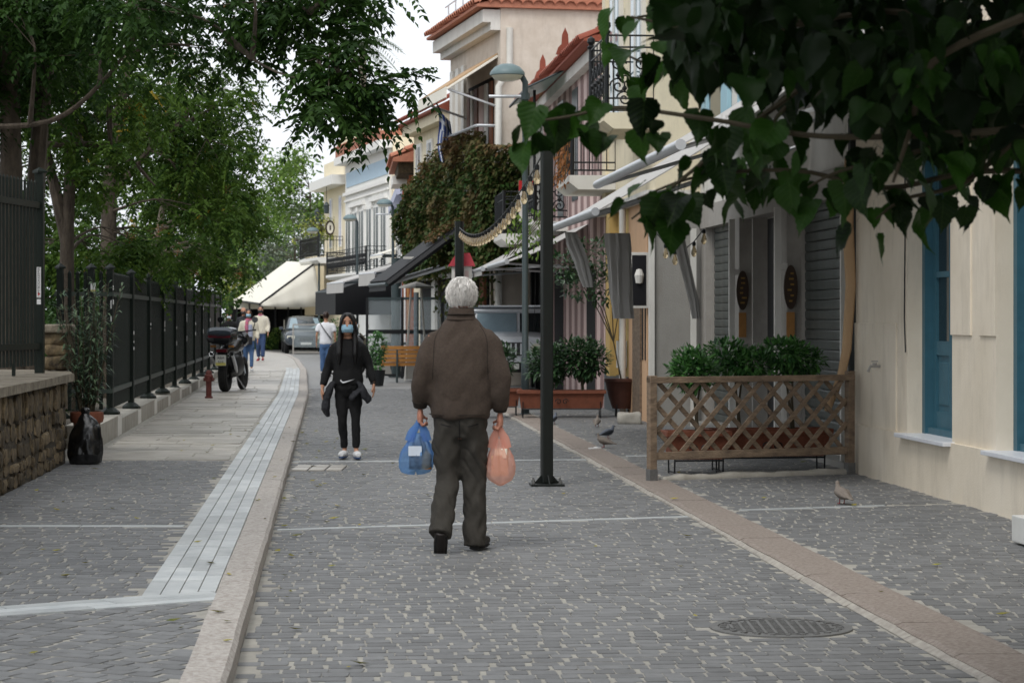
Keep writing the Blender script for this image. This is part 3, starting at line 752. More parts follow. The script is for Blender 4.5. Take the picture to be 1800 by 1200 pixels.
bx(r2, 'wing_wall', 'grey_wall', 31.02, 31.2, -.3, .55, .04, 3.0)
bx(r2, 'wing_post', 'white_wall', 30.96, 31.03, .545, .62, .04, 2.9)
# light blue shuttered windows upstairs
for s in (24.0, 26.6, 29.3):
    w_ = bpy.data.objects.new('window', None); col.objects.link(w_); w_.parent = r2
    bx(w_, 'frame', 'white_wall', s-.08, s+1.08, -.2, -.09, 4.0, 6.3); bx(w_, 'pane', 'glass_dark', s+.02, s+.98, -.15, -.085, 4.1, 6.2)
    for a, b in ((s-.5, s-.02), (s+1.02, s+1.5)): bx(w_, 'leaf', 'teal_light', a, b, -.118, -.06, 4.05, 6.25, .006)
for s, o, z, sx in ((24.88, -.0, 1.83, 1), (27.88, -.03, 1.83, 1)):
    ov = thing('oval_plaque', 'dark oval plaque with gold lettering on the %s grey pilaster' % ('nearer' if s < 26 else 'farther'), 'plaque', FP(s-.02, o-.05, z), FA)
    ring = [(.075*math.cos(t), .24*math.sin(t)) for t in [i*math.pi/12 for i in range(24)]]
    MB().prism(ring, 0, -.03, .0).build('board', 'oval_brown', ov)
    for k in range(6): MB().box((-.034, rnd(-.02, .02), .15-.06*k), (.004, rnd(.03, .07), .02)).build('mark', 'gold', ov)
    tag(MB().box((0, 0, 0), (.012, .09, .3)).build('wood_panel', 'wood_plate', loc=FP(s-.03, o-.05, z-.42), rot=(0, 0, FA)), 'small pale wooden board under the %s oval plaque' % ('nearer' if s < 26 else 'farther'), 'board')
# drainpipe and rolled curtain at the corner of the cream house
dp = thing('drainpipe', 'dark drainpipe in the corner between the cream house and the shutters', 'drainpipe', FP(21.85, -.06, 0))
MB().tube([(0, 0, .1), (0, 0, 3.4)], .075, 10).build('pipe', 'pole_black', dp)
for z in (.8, 1.9, 2.9): MB().lathe([(.085, 0), (.085, .05)], (0, 0, z), 10).build('bracket', 'pole_black', dp)
pth = [FP(21.55, .07, 3.0), FP(21.55, .09, 2.4), FP(21.55, .06, 1.8), FP(21.55, .1, 1.2), FP(21.56, .15, .95), FP(21.5, .3, .62)]
ob = MB().tube(pth, [.05, .055, .05, .045, .04, .03], 8, sq=(1, .8)).build('rolled_curtain', 'lattice_wood', smooth=True); ob.data.materials[0] = MATS['awning_tan']
tag(ob, 'rolled beige side curtain tied against the corner of the cream house', 'curtain')
# awnings over the shop front
def awning(name, label, s0, s1, oo, zf, zt, ow, m, valance=.0, bar='aluminium', arms=True, group=None):
    a = thing(name, label, 'awning', (5.05, 0, 0), FA, group)
    n = 6; k = 7; v = []; f = []
    for t in (0, -.012):
        for i in range(n+1):
            for j in range(k):
                u = j/(k-1); s = s0+(s1-s0)*i/n; sag = -.05*math.sin(math.pi*u)-.02*math.sin(math.pi*u)*math.cos(i*2.1)
                v.append((s, ow+(oo-ow)*u, zt+(zf-zt)*u+sag+t))
    q = (n+1)*k
    for i in range(n):
        for j in range(k-1):
            a0 = i*k+j; f.append([a0, a0+1, a0+k+1, a0+k]); f.append([q+a0, q+a0+k, q+a0+k+1, q+a0+1])
    for i in range(n): f += [[i*k, i*k+k, q+i*k+k, q+i*k], [i*k+k-1, q+i*k+k-1, q+i*k+2*k-1, i*k+2*k-1]]
    for j in range(k-1): f += [[j, q+j, q+j+1, j+1], [n*k+j, n*k+j+1, q+n*k+j+1, q+n*k+j]]
    MB().add(v, f).build('fabric', m, a, True)
    MB().tube([(s0-.03, oo, zf), (s1+.03, oo, zf)], .045, 10).build('front_bar', bar, a, True)
    if valance: MB().box(((s0+s1)/2, oo+.02, zf-valance/2-.02), (s1-s0, .008, valance)).build('valance', m, a)
    if arms:
        for s in (s0+.25, s1-.25):
            MB().tube([(s, ow, zt-.75), (s, ow+(oo-ow)*.5, (zt-.75+zf)/2-.02), (s, oo, zf-.02)], .022, 6).build('arm', bar, a)
    return a
awning('awning', 'long pale grey awning over the shuttered shop, nearer of two', 18.3, 23.75, 2.2, 2.87, 4.3, -.1, 'awning_grey')
awning('awning', 'long pale grey awning over the shuttered shop, farther of two', 23.95, 28.5, 2.2, 2.6, 4.1, -.1, 'awning_grey')
def hang(name, label, pts, r, m='awning_grey'):
    P_, R_ = [], []
    pts = [Vector(p) for p in pts]
    for i in range(len(pts)-1):
        for j in range(5): t = j/5; P_.append(pts[i].lerp(pts[i+1], t)); R_.append(r[i]+(r[i+1]-r[i])*t)
    P_.append(pts[-1]); R_.append(r[-1]); v = []; f = []; n = 36; k = len(P_); rs = random.Random(len(label)); ph = rs.uniform(0, 6)
    for i, p in enumerate(P_):
        for j in range(n):
            w = 2*math.pi*j/n; rr = R_[i]*(1+.22*math.sin(7*w+ph+i*.12)+.1*math.sin(11*w+i*.2))
            v.append(p+Vector((rr*math.cos(w), rr*.5*math.sin(w), 0)))
    for i in range(k-1):
        for j in range(n): f.append([i*n+j, i*n+(j+1) % n, (i+1)*n+(j+1) % n, (i+1)*n+j])
    f += [list(range(n)), [(k-1)*n+j for j in range(n)]]
    return tag(MB().add(v, f).build(name, m, smooth=True), label, 'curtain')
hang('gathered_curtain', 'gathered grey curtain hanging from the far corner of the shop awning', [at(1003, 408, 28), at(1010, 430, 28), at(1022, 460, 28), at(1030, 490, 28), at(1034, 505, 28)], [.06, .085, .08, .07, .055])
hang('gathered_curtain', 'broad grey curtain hanging beside the climbing shrub', [at(1085, 410, 28.3), at(1088, 440, 28.3), at(1090, 480, 28.3), at(1092, 520, 28.3), at(1096, 560, 28.3)], [.13, .13, .12, .12, .11])
hang('gathered_curtain', 'thin grey curtain twisted against the shop frame', [at(1188, 392, 26.3), at(1196, 430, 26.3), at(1208, 480, 26.3), at(1220, 530, 26.3), at(1224, 560, 26.3)], [.05, .06, .055, .05, .04])
# --- R3 yellow house with iron balconies
r3 = house('pale_yellow_house', 'pale yellow house with black iron balconies above the yellow ground floor')
bx(r3, 'wall', 'peach', 32.0, 33.9, -6, .5, 0, 3.2); bx(r3, 'wall', 'yellow_wall', 33.9, 36.7, -6, .495, .62, 3.2)
bx(r3, 'base', 'window_grey', 33.9, 36.7, -6, .52, 0, .62); bx(r3, 'wall', 'pale_yellow', 31.2, 36.7, -6, .497, 3.2, 9.2)
bx(r3, 'corner_pilaster', 'pale_yellow', 36.3, 36.72, 0, .55, 3.25, 9.2); bx(r3, 'cornice', 'white_wall', 31.2, 36.9, 0, .62, 3.12, 3.24)
for s in (32.2, 34.6):
    w_ = bpy.data.objects.new('window', None); col.objects.link(w_); w_.parent = r3
    bx(w_, 'frame', 'white_wall', s-.1, s+1.1, .4, .56, 4.3, 7.4); bx(w_, 'pane', 'glass_pale', s+.05, s+.95, .5, .57, 4.4, 7.2); bx(w_, 'mullion', 'white_wall', s+.47, s+.53, .5, .59, 4.4, 7.2)
bx(r3, 'door', 'glass_dark', 34.3, 35.0, .3, .51, .1, 2.4); bx(r3, 'pier', 'yellow_wall', 35.2, 35.6, .4, .62, .6, 3.1)
bx(r3, 'peach_door', 'lattice_wood', 32.5, 33.3, .4, .53, .1, 2.3); bx(r3, 'meter_box', 'dirty_white', 34.1, 34.25, .5, .64, .75, 1.15)
MB().tube([(33.85, .6, 0), (33.85, .6, 3.2)], .05, 10).build('downpipe', 'pipe_white', r3, True)
for s in (32.1, 32.35): bx(r3, 'dark_stripe', 'black_iron', s, s+.08, .49, .512, .9, 2.3)
pf = tag(MB().box((0, 0, 0), (.03, .26, .78), 0, .006).build('framed_picture', 'white_wall', loc=FP(31.95, .62, 2.02), rot=(0, 0, FA)), 'tall framed black and white picture on the end of the peach wall', 'picture')
MB().box((-.018, 0, 0), (.006, .2, .7)).build('print', 'black_print', pf)
MB().lathe([(.0, -.1), (.05, -.09), (.07, .02), (.04, .1), (.0, .11)], (-.02, 0, .05), 10).build('figure', 'white_wall', pf)
def scroll(mb, c, r, ax, s=1, turns=1.6, w=.012):
    """iron spiral in the plane of axis ax and z"""
    pts = []
    for i in range(22):
        t = i/21*turns*2*math.pi; q = r*(1-i/24); p = [0, 0, 0]; p[ax] = c[ax]+s*q*math.cos(t); p[1-ax] = c[1-ax]; p[2] = c[2]+q*math.sin(t); pts.append(p)
    mb.tube(pts, w, 4)
def balcony(parent, s0, s1, o0, o1, z, h, slab, style, th=.22, finial=True):
    b = bpy.data.objects.new('balcony', None); col.objects.link(b); b.parent = parent
    MB().prism([(o0, z), (o1-.12, z-.0), (o1, z), (o1, z-th*.5), (o1-.14, z-th), (o0, z-th)], 0, s0, s1).build('floor_slab', slab, b)
    for (a, c) in ((s0+.05, o1-.05), (s1-.05, o1-.05)):
        mb = MB().tube([(a, c, z), (a, c, z+h)], .035, 8)
        if finial: mb.lathe([(.05, 0), (.06, .03), (.03, .06), (.06, .1), (.055, .15), (.0, .19)], (a, c, z+h), 10)
        mb.build('post', 'black_iron', b, True)
    runs = [((s0+.05, o0), (s0+.05, o1-.05), 1), ((s0+.05, o1-.05), (s1-.05, o1-.05), 0), ((s1-.05, o1-.05), (s1-.05, o0), 1)]
    for (p, q, ax) in runs:
        for zz in (.08, .2, h-.18, h-.02): MB().tube([(*p, z+zz), (*q, z+zz)], .014, 5).build('rail', 'black_iron', b)
        L = math.hypot(q[0]-p[0], q[1]-p[1]); n = max(2, int(L/(.13 if style == 'bars' else .34)))
        for i in range(n+1):
            t = i/n; x, y = p[0]+(q[0]-p[0])*t, p[1]+(q[1]-p[1])*t
            MB().tube([(x, y, z+.08), (x, y, z+h-.02)], .009, 4).build('baluster', 'black_iron', b)
            if style == 'scroll' and i < n:
                mb = MB(); t2 = (i+.5)/n; c = [p[0]+(q[0]-p[0])*t2, p[1]+(q[1]-p[1])*t2, z+h*.42]
                scroll(mb, (c[0], c[1], z+h*.34), .12, ax if ax == 0 else 1, 1); scroll(mb, (c[0], c[1], z+h*.62), .11, ax if ax == 0 else 1, -1)
                mb.lathe([(.0, -.06), (.045, 0), (.0, .06)], (c[0], c[1], z+h*.48), 6); mb.build('scrollwork', 'black_iron', b)
    return b
balcony(r3, 31.3, 33.2, .5, 1.2, 4.3, 1.08, 'pale_yellow', 'scroll')
balcony(r3, 35.4, 37.4, .5, 1.22, 3.7, .95, 'white_wall', 'bars', finial=False)
# --- R4 pink striped house
r4 = house('pink_striped_house', 'pink house with mauve stripes, red tiled eaves and a glass canopy')
bx(r4, 'wall', 'pink_wall', 36.75, 47.0, -6, .5, 0, 5.93)
s = 36.9; k = 0
while s < 47:
    if k % 2 == 0: bx(r4, 'stripe', 'mauve_stripe', s, s+.42, .4, .506, 0, 6.0)
    s += .5 if k % 2 else .45; k += 1
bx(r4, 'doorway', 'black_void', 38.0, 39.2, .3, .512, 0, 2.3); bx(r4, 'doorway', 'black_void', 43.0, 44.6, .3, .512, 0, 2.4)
bx(r4, 'window', 'window_grey', 40.6, 41.5, .3, .515, 3.6, 5.6); bx(r4, 'window', 'window_grey', 43.0, 44.0, .3, .515, 3.4, 5.6)
bx(r4, 'cornice', 'white_wall', 36.75, 47.1, .2, .66, 5.72, 5.92)
def tile_row(parent, P0, P1, up, n, r, L, m, rows=1):
    """half-round roof tiles side by side from P0 to P1, each running up the slope"""
    P0, P1, up = Vector(P0), Vector(P1), Vector(up).normalized(); ac = (P1-P0)/n; nn = ac.cross(up).normalized()
    if nn.z < 0: nn = -nn
    v = []; f = []; a_ = ac.normalized(); K = 6
    for e, (q, rr) in enumerate(((0, r), (L, r*.85))):
        for i in range(K+1):
            w = math.pi*i/K; v.append(up*q+a_*rr*math.cos(w)+nn*(rr*math.sin(w)*.9+.03*0))
    for i in range(K+1): v.append(v[i]*1-nn*.022+Vector((0, 0, 0)))
    f = [[i, i+1, K+2+i, K+1+i] for i in range(K)]+[[i, 2*K+2+i, 2*K+3+i, i+1] for i in range(K)]
    me = MB().add(v, f).mesh('tile', True); me.materials.append(MATS[m])
    for rw in range(rows):
        for i in range(n):
            link('tile', me, None, parent, P0+ac*(i+.5)+up*(rw*L*.86)+nn*(.012*rw+rnd(-.006, .006)))
roof4 = MB().prism([(.84, 5.94), (.84, 5.98), (-2.4, 6.9), (-6, 6.0), (-6, 5.92)], 0, 36.75, 49.0).build('roof', 'tile_red', r4)
tile_row(roof4, (36.8, .9, 5.97), (49, .9, 6.1), (0, -1, .42), 56, .1, .42, 'tile_red', 2)
for s in (39.6, 43.6):
    MB().prism([(-.16, 0), (.16, 0), (.12, .12), (.06, .18), (.05, .34), (0, .46), (-.05, .34), (-.06, .18), (-.12, .12)], 0, s-.04, s+.04).build('finial', 'tile_red', roof4, loc=(0, .84, 6.05))
b3 = balcony(r4, 42.3, 44.6, .5, 1.15, 3.28, .85, 'white_wall', 'scroll', .18, False)
cn = bpy.data.objects.new('glass_canopy', None); col.objects.link(cn); cn.parent = r4
for i in range(5):
    s = 41.2+i*.72; MB().sheet([(s, .5, 6.02), (s+.69, .5, 6.02), (s+.69, 1.35, 5.62), (s, 1.35, 5.62)], .012).build('pane', 'canopy_glass', cn)
    MB().tube([(s-.015, .5, 6.04), (s-.015, 1.35, 5.64)], .018, 4).build('bar', 'pole_grey', cn)
for a, b in (((41.15, 1.36, 5.63), (44.9, 1.36, 5.63)), ((41.15, .52, 6.03), (44.9, .52, 6.03)), ((42.3, 1.12, 3.3), (42.3, 1.12, 5.7)), ((44.5, 1.12, 3.3), (44.5, 1.12, 5.7)), ((42.3, .5, 5.2), (42.3, 1.12, 5.2)), ((42.3, 1.12, 5.2), (44.5, 1.12, 5.2))):
    MB().tube([a, b], .028, 5).build('bar', 'black_iron', cn)
for k in range(6):
    mb = MB(); scroll(mb, (42.5+k*.36, 1.12, 5.36), .13, 0); mb.build('scrollwork', 'black_iron', cn)
for (s, o, z) in ((40.2, .62, 2.15), (39.5, .62, 2.15), (41.2, .62, 2.1)):
    lt = thing('wall_lantern', 'small black wall lantern on the pink striped wall, %s' % {40.2: 'middle of three', 39.5: 'nearest of three', 41.2: 'farthest of three'}[s], 'lantern', FP(s, o, z), FA, 'lanterns on the pink wall')
    MB().lathe([(.04, 0), (.06, .02), (.08, .2), (.09, .21), (.0, .3)], n=6).build('body', 'black_iron', lt); MB().tube([(0, -.12, .3), (0, 0, .3)], .012, 5).build('arm', 'black_iron', lt)
awning('awning', 'small grey awning over the doorway of the pink house', 39.0, 43.2, 1.9, 2.45, 3.1, .5, 'awning_grey')
awning('awning', 'grey scalloped awning beyond the pink house', 43.4, 50.0, 2.0, 2.42, 3.25, .5, 'awning_grey', .1)
awning('awning', 'cream folded awning under the bar-railed balcony', 36.9, 38.9, 1.3, 3.0, 3.35, .5, 'awning_cream', arms=False)
# --- R5 dark shop with a balcony
r5 = house('dark_shop', 'dark shop front under a small white balcony beyond the pink house')
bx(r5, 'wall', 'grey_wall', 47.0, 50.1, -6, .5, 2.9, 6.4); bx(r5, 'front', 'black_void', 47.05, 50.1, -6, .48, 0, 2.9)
for i in range(3): bx(r5, 'post', 'black_iron', 47.3+i*.95, 47.38+i*.95, .46, .54, 0, 2.9)
bx(r5, 'fascia', 'black_iron', 47.05, 50.1, .4, .58, 2.55, 2.9)
balcony(r5, 47.7, 49.9, .5, 1.3, 3.25, .9, 'white_wall', 'bars', .22, False)
sg = thing('small_sign', 'white sign with a red top beside the black lamp post', 'sign', FP(47.2, .8, 3.5), FA)
MB().box((0, 0, .3), (.06, .36, .62)).build('board', 'white_wall', sg); MB().box((-.005, 0, .72), (.07, .37, .2)).build('top', 'red_print', sg)
# --- trellis screen
tr = thing('trellis_screen', 'weathered wooden diamond trellis screen in front of the planters', 'trellis', (1.22, 20.35, .04), math.atan2(.95, 1.96))
LT = 2.19
MB().box((.035, 0, .48), (.07, .07, .92), 0, .005).build('post', 'lattice_wood', tr); MB().box((.035, 0, .045), (.078, .078, .12)).build('shoe', 'iron_lid', tr)
MB().box((LT-.035, 0, .5), (.07, .07, .92), 0, .005).build('post', 'lattice_wood', tr); MB().box((LT-.035, 0, .045), (.078, .078, .12)).build('shoe', 'iron_lid', tr)
MB().box((LT/2, 0, .9), (LT, .075, .055), 0, .004).build('rail', 'lattice_wood', tr); MB().box((LT/2, 0, .22), (LT-.14, .05, .07), 0, .004).build('rail', 'lattice_wood', tr)
H0, H1 = .25, .875; hh = H1-H0
for sgn, yo in ((1, -.012), (-1, .004)):
    u = -hh
    while u < LT-.14:
        a, b = u, u+hh; za, zb = (H0, H1) if sgn > 0 else (H1, H0)
        if a < 0: za += sgn*(-a); a = 0
        if b > LT-.14: zb -= sgn*(b-(LT-.14)); b = LT-.14
        if b-a > .05:
            d = Vector((b-a, 0, zb-za)).normalized(); pn = Vector((-d.z, 0, d.x))*.021
            A = Vector((a+.07, yo, za)); B = Vector((b+.07, yo, zb))
            MB().add([A+pn, B+pn, B-pn, A-pn]+[q+Vector((0, .014, 0)) for q in (A+pn, B+pn, B-pn, A-pn)], [[0, 1, 2, 3], [7, 6, 5, 4], [0, 4, 5, 1], [1, 5, 6, 2], [2, 6, 7, 3], [3, 7, 4, 0]]).build('slat', 'lattice_wood', tr)
        u += .222
o = remesh('stone_footing', MB().box((1.15, .05, .0), (2.0, .13, .09)), .025, 3, lambda c: .02*noise.noise(c*6))
o = link('stone_footing', o, 'plinth'); o.parent = None; o.location = tr.location; o.rotation_euler = tr.rotation_euler
tag(o, 'rough concrete strip on the ground along the foot of the trellis', 'footing')
# ------------------------------------------------------------------ houses farther down the street
def house2(name, label, p0, p1):
    d = Vector((p1[0]-p0[0], p1[1]-p0[1])); return thing(name, label, 'building', (p0[0], p0[1], 0), math.atan2(d.y, d.x))
def win(parent, s, w, z0, z1, o=0, frame='white_far', pane='window_grey', leaves=None):
    e = bpy.data.objects.new('window', None); col.objects.link(e); e.parent = parent
    bx(e, 'frame', frame, s-.09, s+w+.09, o-.1, o+.05, z0-.09, z1+.09); bx(e, 'pane', pane, s, s+w, o-.05, o+.056, z0, z1)
    bx(e, 'mullion', frame, s+w/2-.03, s+w/2+.03, o, o+.075, z0, z1)
    if leaves:
        for a, b in ((s-w*.5-.1, s-.1), (s+w+.1, s+w*1.5+.1)): bx(e, 'shutter_leaf', leaves, a, b, o, o+.07, z0, z1)
    return e
# --- R6 beige house with tiled roof
r6 = house2('beige_house', 'tall beige house with a clay tile roof and a tan awning', (-.25, 50.3), (-1.5, 56.0))
bx(r6, 'wall', 'beige_wall', 0, 5.9, -7, 0, 0, 8.38)
bx(r6, 'cornice', 'white_wall', .02, 6.1, -.3, .22, 7.85, 8.02); bx(r6, 'cornice', 'white_wall', .02, 6.15, -.3, .4, 8.02, 8.3)
roof6 = MB().prism([(.55, 8.34), (.55, 8.4), (-3.2, 9.4), (-7.3, 8.4), (-7.3, 8.34)], 0, -.1, 6.2).build('roof', 'tile', r6)
tile_row(roof6, (-.1, .6, 8.43), (6.2, .6, 8.43), (0, -1, .35), 26, .11, .45, 'tile', 3)
tile_row(roof6, (-.12, .5, 8.42), (-.12, -6.8, 8.42), (1, 0, .35), 30, .12, .45, 'tile', 3)
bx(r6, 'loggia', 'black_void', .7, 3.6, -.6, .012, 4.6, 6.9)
for s, m, w in ((.75, 'brown_shutter', .3), (1.3, 'white_wall', .3), (1.75, 'pink_wall', .45), (2.35, 'brown_shutter', .4), (2.95, 'white_wall', .25), (3.3, 'brown_shutter', .3)): bx(r6, 'shutter_leaf', m, s, s+w, -.2, .05, 4.65, 6.8)
for s in (3.9, 4.6, 5.3): bx(r6, 'pilaster', 'white_wall', s, s+.35, -.1, .07, 4.2, 7.5)
MB().tube([(-.06, .06, 0), (-.06, .06, 6.6), (-.02, -.2, 7.0), (-.02, -.2, 7.9)], .075, 10).build('downpipe', 'pipe_white', r6, True)
for i in range(5): MB().tube([(1+i*.9, .3, 8.3), (1+i*.9, .3, 9.0)], .02, 5).build('roof_rail_post', 'aluminium', roof6)
for z in (8.5, 8.75, 9.0): MB().tube([(.7, .3, z), (5, .3, z)], .018, 5).build('roof_rail', 'aluminium', roof6)
bx(r6, 'balcony_floor', 'grey_wall', .2, 4.0, 0, .3, 4.35, 4.55)
MB().tube([(.2, .5, 5.75), (4, .5, 5.75)], .035, 6).tube([(.2, 0, 5.75), (.2, .5, 5.75)], .035, 6).build('balcony_rail', 'aluminium', r6)
ta = thing('tan_awning', 'tan fabric awning projecting from the upper floor of the beige house', 'awning', r6.location, r6.rotation_euler[2])
def slope(p, name, m, s0, s1, o0, z0, o1, z1, th=.03): return MB().sheet([(s0, o0, z0), (s1, o0, z0), (s1, o1, z1), (s0, o1, z1)], th).build(name, m, p)
slope(ta, 'fabric', 'awning_tan', .3, 3.8, 0, 7.35, 1.15, 6.6); slope(ta, 'valance', 'awning_cream', .3, 3.8, 1.15, 6.6, 1.16, 6.36)
for s in (.3, 1.5, 2.6, 3.8): MB().tube([(s, 0, 7.31), (s, 1.15, 6.56)], .03, 5).build('rib', 'awning_cream', ta)
for s in (.4, 3.7): MB().tube([(s, 0, 6.2), (s, 1.1, 6.56)], .03, 5).build('arm', 'aluminium', ta)
# --- R7 small house with red roof, flag
r7 = house2('small_red_roofed_house', 'small pale yellow house with red roof tiles behind the flag', (-1.55, 56.3), (-2.6, 61.0))
bx(r7, 'wall', 'pale_yellow', 0, 5, -6, 0, 0, 6.5); bx(r7, 'cornice', 'pale_yellow', -.05, 5.1, -.2, .3, 6.35, 6.6)
roof7 = MB().prism([(.45, 6.6), (.45, 6.66), (-2.5, 8.1), (-6, 6.7), (-6, 6.6)], 0, -.1, 5.2).build('roof', 'tile_red', r7)
tile_row(roof7, (-.1, .5, 6.68), (5.2, .5, 6.68), (0, -1, .48), 22, .11, .45, 'tile_red', 4)
for s in (.6, 2.2, 3.8): win(r7, s, .6, 4.2, 6.0)
fl = thing('flag', 'blue and white striped flag with a cross hanging from a pole', 'flag', (-1.68, 53.6, 5.15))
MB().tube([(.62, .1, -.1), (-.1, -.02, 1.4)], .02, 6).build('pole', 'pole_grey', fl)
def flag_pt(u, v): return Vector((-.08+.30*u+.03*math.sin(v*7)+.05*v, .1*math.sin(u*9+v*3), 1.25-1.2*v-.28*u))
for k in range(9):
    vv = []; ff = []
    for i in range(7):
        for j in range(13): vv.append(flag_pt((k+i/6)/9*1.0, j/12))
    for i in range(6):
        for j in range(12): ff.append([i*13+j, i*13+j+1, (i+1)*13+j+1, (i+1)*13+j])
    me = MB().add(vv+[p+Vector((0, .006, 0)) for p in vv], ff+[[q+91 for q in f[::-1]] for f in ff]).mesh('stripe', True)
    link('stripe', me, 'flag_blue' if k % 2 == 0 else 'flag_white', fl)
for (u0, u1, v0, v1, m) in ((0, .55, 0, .36, 'flag_blue'), (.2, .34, 0, .36, 'flag_white'), (0, .55, .14, .22, 'flag_white')):
    vv = []; ff = []; off = .012 if m == 'flag_blue' else .02
    for i in range(6):
        for j in range(6): vv.append(flag_pt(u0+(u1-u0)*i/5, v0+(v1-v0)*j/5)-Vector((0, off, 0)))
    for i in range(5):
        for j in range(5): ff.append([i*6+j, i*6+j+1, (i+1)*6+j+1, (i+1)*6+j])
    MB().add(vv+[p+Vector((0, .006, 0)) for p in vv], ff+[[q+36 for q in f[::-1]] for f in ff]).build('canton' if m == 'flag_blue' else 'cross', m, fl)
# --- R8 half-ruined house
r8 = house2('half_built_house', 'half-ruined house with rusty columns and a broken tiled eave', (-2.7, 61.4), (-4.35, 84))
bx(r8, 'wall', 'lavender', 6, 22.5, -6, -.05, 0, 5.6); bx(r8, 'wall', 'cream_far', .2, 22, -6, -.6, 0, 6.4)
for s, m in ((1.0, 'rust'), (2.8, 'wood_plate'), (4.4, 'rust'), (6.2, 'white_far'), (8.4, 'rust')): bx(r8, 'column', m, s, s+.42, -.3, .05, 0, 5.4)
bx(r8, 'cornice', 'lavender', 9, 22.5, -.3, .22, 5.3, 5.6)
roof8 = MB().prism([(.5, 5.75), (.5, 5.85), (-2, 6.7), (-2, 5.75)], 0, .6, 6.4).build('roof', 'tile', r8)
tile_row(roof8, (.6, .55, 5.88), (6.4, .55, 5.88), (0, -1, .4), 24, .12, .5, 'tile', 2)
bx(roof8, 'broken_eave', 'stone_a', .9, 5.2, -.4, .35, 5.45, 5.75); bx(roof8, 'broken_eave', 'white_far', 3.6, 6.0, -.4, .45, 5.3, 5.55)
for s in (10.5, 13.5, 16.5): win(r8, s, .8, 3.4, 4.9)
# --- R9 white classical house
r9 = house2('classical_house', 'white and cream neoclassical house with tall windows and an iron balcony', (-4.46, 85), (-8.4, 101.5))
bx(r9, 'wall', 'cream_far', 0, 17, -9, -.02, 0, 8.3); bx(r9, 'front', 'white_far', .3, 10.6, -.3, .06, 0, 8.2)
bx(r9, 'cornice', 'white_far', .1, 10.9, -.3, .5, 7.85, 8.15); bx(r9, 'cornice', 'white_far', 10.9, 17.3, -.3, .6, 7.1, 7.5)
bx(r9, 'blue_panel', 'blue_panel', .6, 10.2, -.1, .09, 6.9, 7.5); bx(r9, 'moulding', 'white_far', .4, 10.5, -.1, .2, 6.55, 6.68); bx(r9, 'moulding', 'white_far', .4, 10.5, -.1, .14, 6.3, 6.38)
rf9 = bx(r9, 'parapet', 'tile', .2, 11, -.4, .42, 8.16, 8.5); tile_row(rf9, (.2, .45, 8.5), (11, .45, 8.5), (0, -1, .5), 36, .14, .4, 'tile', 1)
for k, s in enumerate((1.0, 2.6, 4.2, 6.0, 7.6, 9.2)):
    win(r9, s-.1, .98, 3.2, 5.75, .06)
    bx(r9, 'column', 'white_far', s-.5, s-.28, .0, .125, 3.1, 5.9); bx(r9, 'capital', 'white_far', s-.56, s-.22, .0, .17, 5.78, 5.95)
for s in (1.6, 6.6): bx(r9, 'pediment', 'white_far', s-.9, s+2.6, .0, .2, 6.0, 6.16)
for s in (12.0, 14.6): win(r9, s, .5, 4.6, 6.6, -.02, pane='lavender')
bx(r9, 'upper_floor', 'cream_far', 10.8, 17, -8, -.6, 7.4, 9.4)
balcony(r9, .6, 10.2, .06, .95, 3.25, .95, 'white_far', 'scroll', .2, False)
balcony(r9, 11.6, 17, 0, 1.1, 4.05, .9, 'white_far', 'bars', .25, False)
rfb = MB().add([(-1, -9.5, 9.2), (12, -9.5, 9.2), (12, -1.5, 9.2), (-1, -1.5, 9.2), (3.2, -5.5, 10.9), (8, -5.5, 10.9)], [[0, 3, 2, 1], [0, 1, 5, 4], [1, 2, 5], [2, 3, 4, 5], [3, 0, 4]]).build('roof', 'tile_red', r9)
bx(r9, 'attic', 'cream_far', 0, 11, -9, -2, 8.2, 9.3)
for i, (s, o, z) in enumerate(((12.9, .5, 6.15), (15.6, .5, 6.0))):
    q = r9.matrix_basis @ Vector((s, o, z))
    l_ = thing('hanging_lantern', '%s black lantern hanging from the cream cornice of the classical house' % ('nearer' if i == 0 else 'farther'), 'lantern', q)
    MB().tube([(0, 0, .3), (0, 0, 1.0)], .012, 4).build('chain', 'black_iron', l_); MB().lathe([(.09, -.2), (.11, -.18), (.11, .12), (.15, .14), (.03, .3)], n=6).build('cage', 'pole_grey', l_)
q = r9.matrix_basis @ Vector((13.2, .3, 5.35))
cs = thing('hanging_sign', 'oval framed sign hanging below the lantern of the classical house', 'sign', q, r9.rotation_euler[2])
MB().prism([(.2*math.cos(t), .32*math.sin(t)) for t in [i*math.pi/10 for i in range(20)]], 0, -.04, .04).build('frame', 'oval_brown', cs)
MB().prism([(.14*math.cos(t), .24*math.sin(t)) for t in [i*math.pi/10 for i in range(20)]], 0, -.05, .05).build('face', 'awning_cream', cs); MB().box((-.056, 0, 0), (.01, .06, .2)).build('mark', 'oval_brown', cs)
# --- cream restaurant awning at the bend
wa = thing('cream_awning', 'large cream restaurant awning with a side curtain at the bend of the street', 'awning', (0, 0, 0))
A_, B_, C_, D_ = at(413, 528, 108), at(457, 534, 98), at(553, 463, 98), at(505, 460, 108)
MB().sheet([A_, B_, C_, D_], .03).build('fabric', 'awning_cream', wa)
v = []; n = 14
for i in range(n+1):
    t = i/n; top = B_.lerp(C_, t) if t < .86 else B_.lerp(C_, .86).lerp(C_, (t-.86)/.14); bot = at(460+t*105, 538+2*math.sin(t*3), 98)
    for j in range(4): v.append(top.lerp(bot, j/3)+Vector((0, -.06*math.sin(i*1.3)*(j/3)-.01, 0)))
f = [[i*4+j, i*4+j+1, i*4+j+5, i*4+j+4] for i in range(n) for j in range(3)]
o = MB().add(v, f).build('side_curtain', 'awning_cream', wa, True); sm = o.modifiers.new('solid', 'SOLIDIFY'); sm.thickness = .01
for a, b in ((A_, B_), (B_, C_)): MB().tube([a, b], .05, 6).build('bar', 'black_iron', wa)
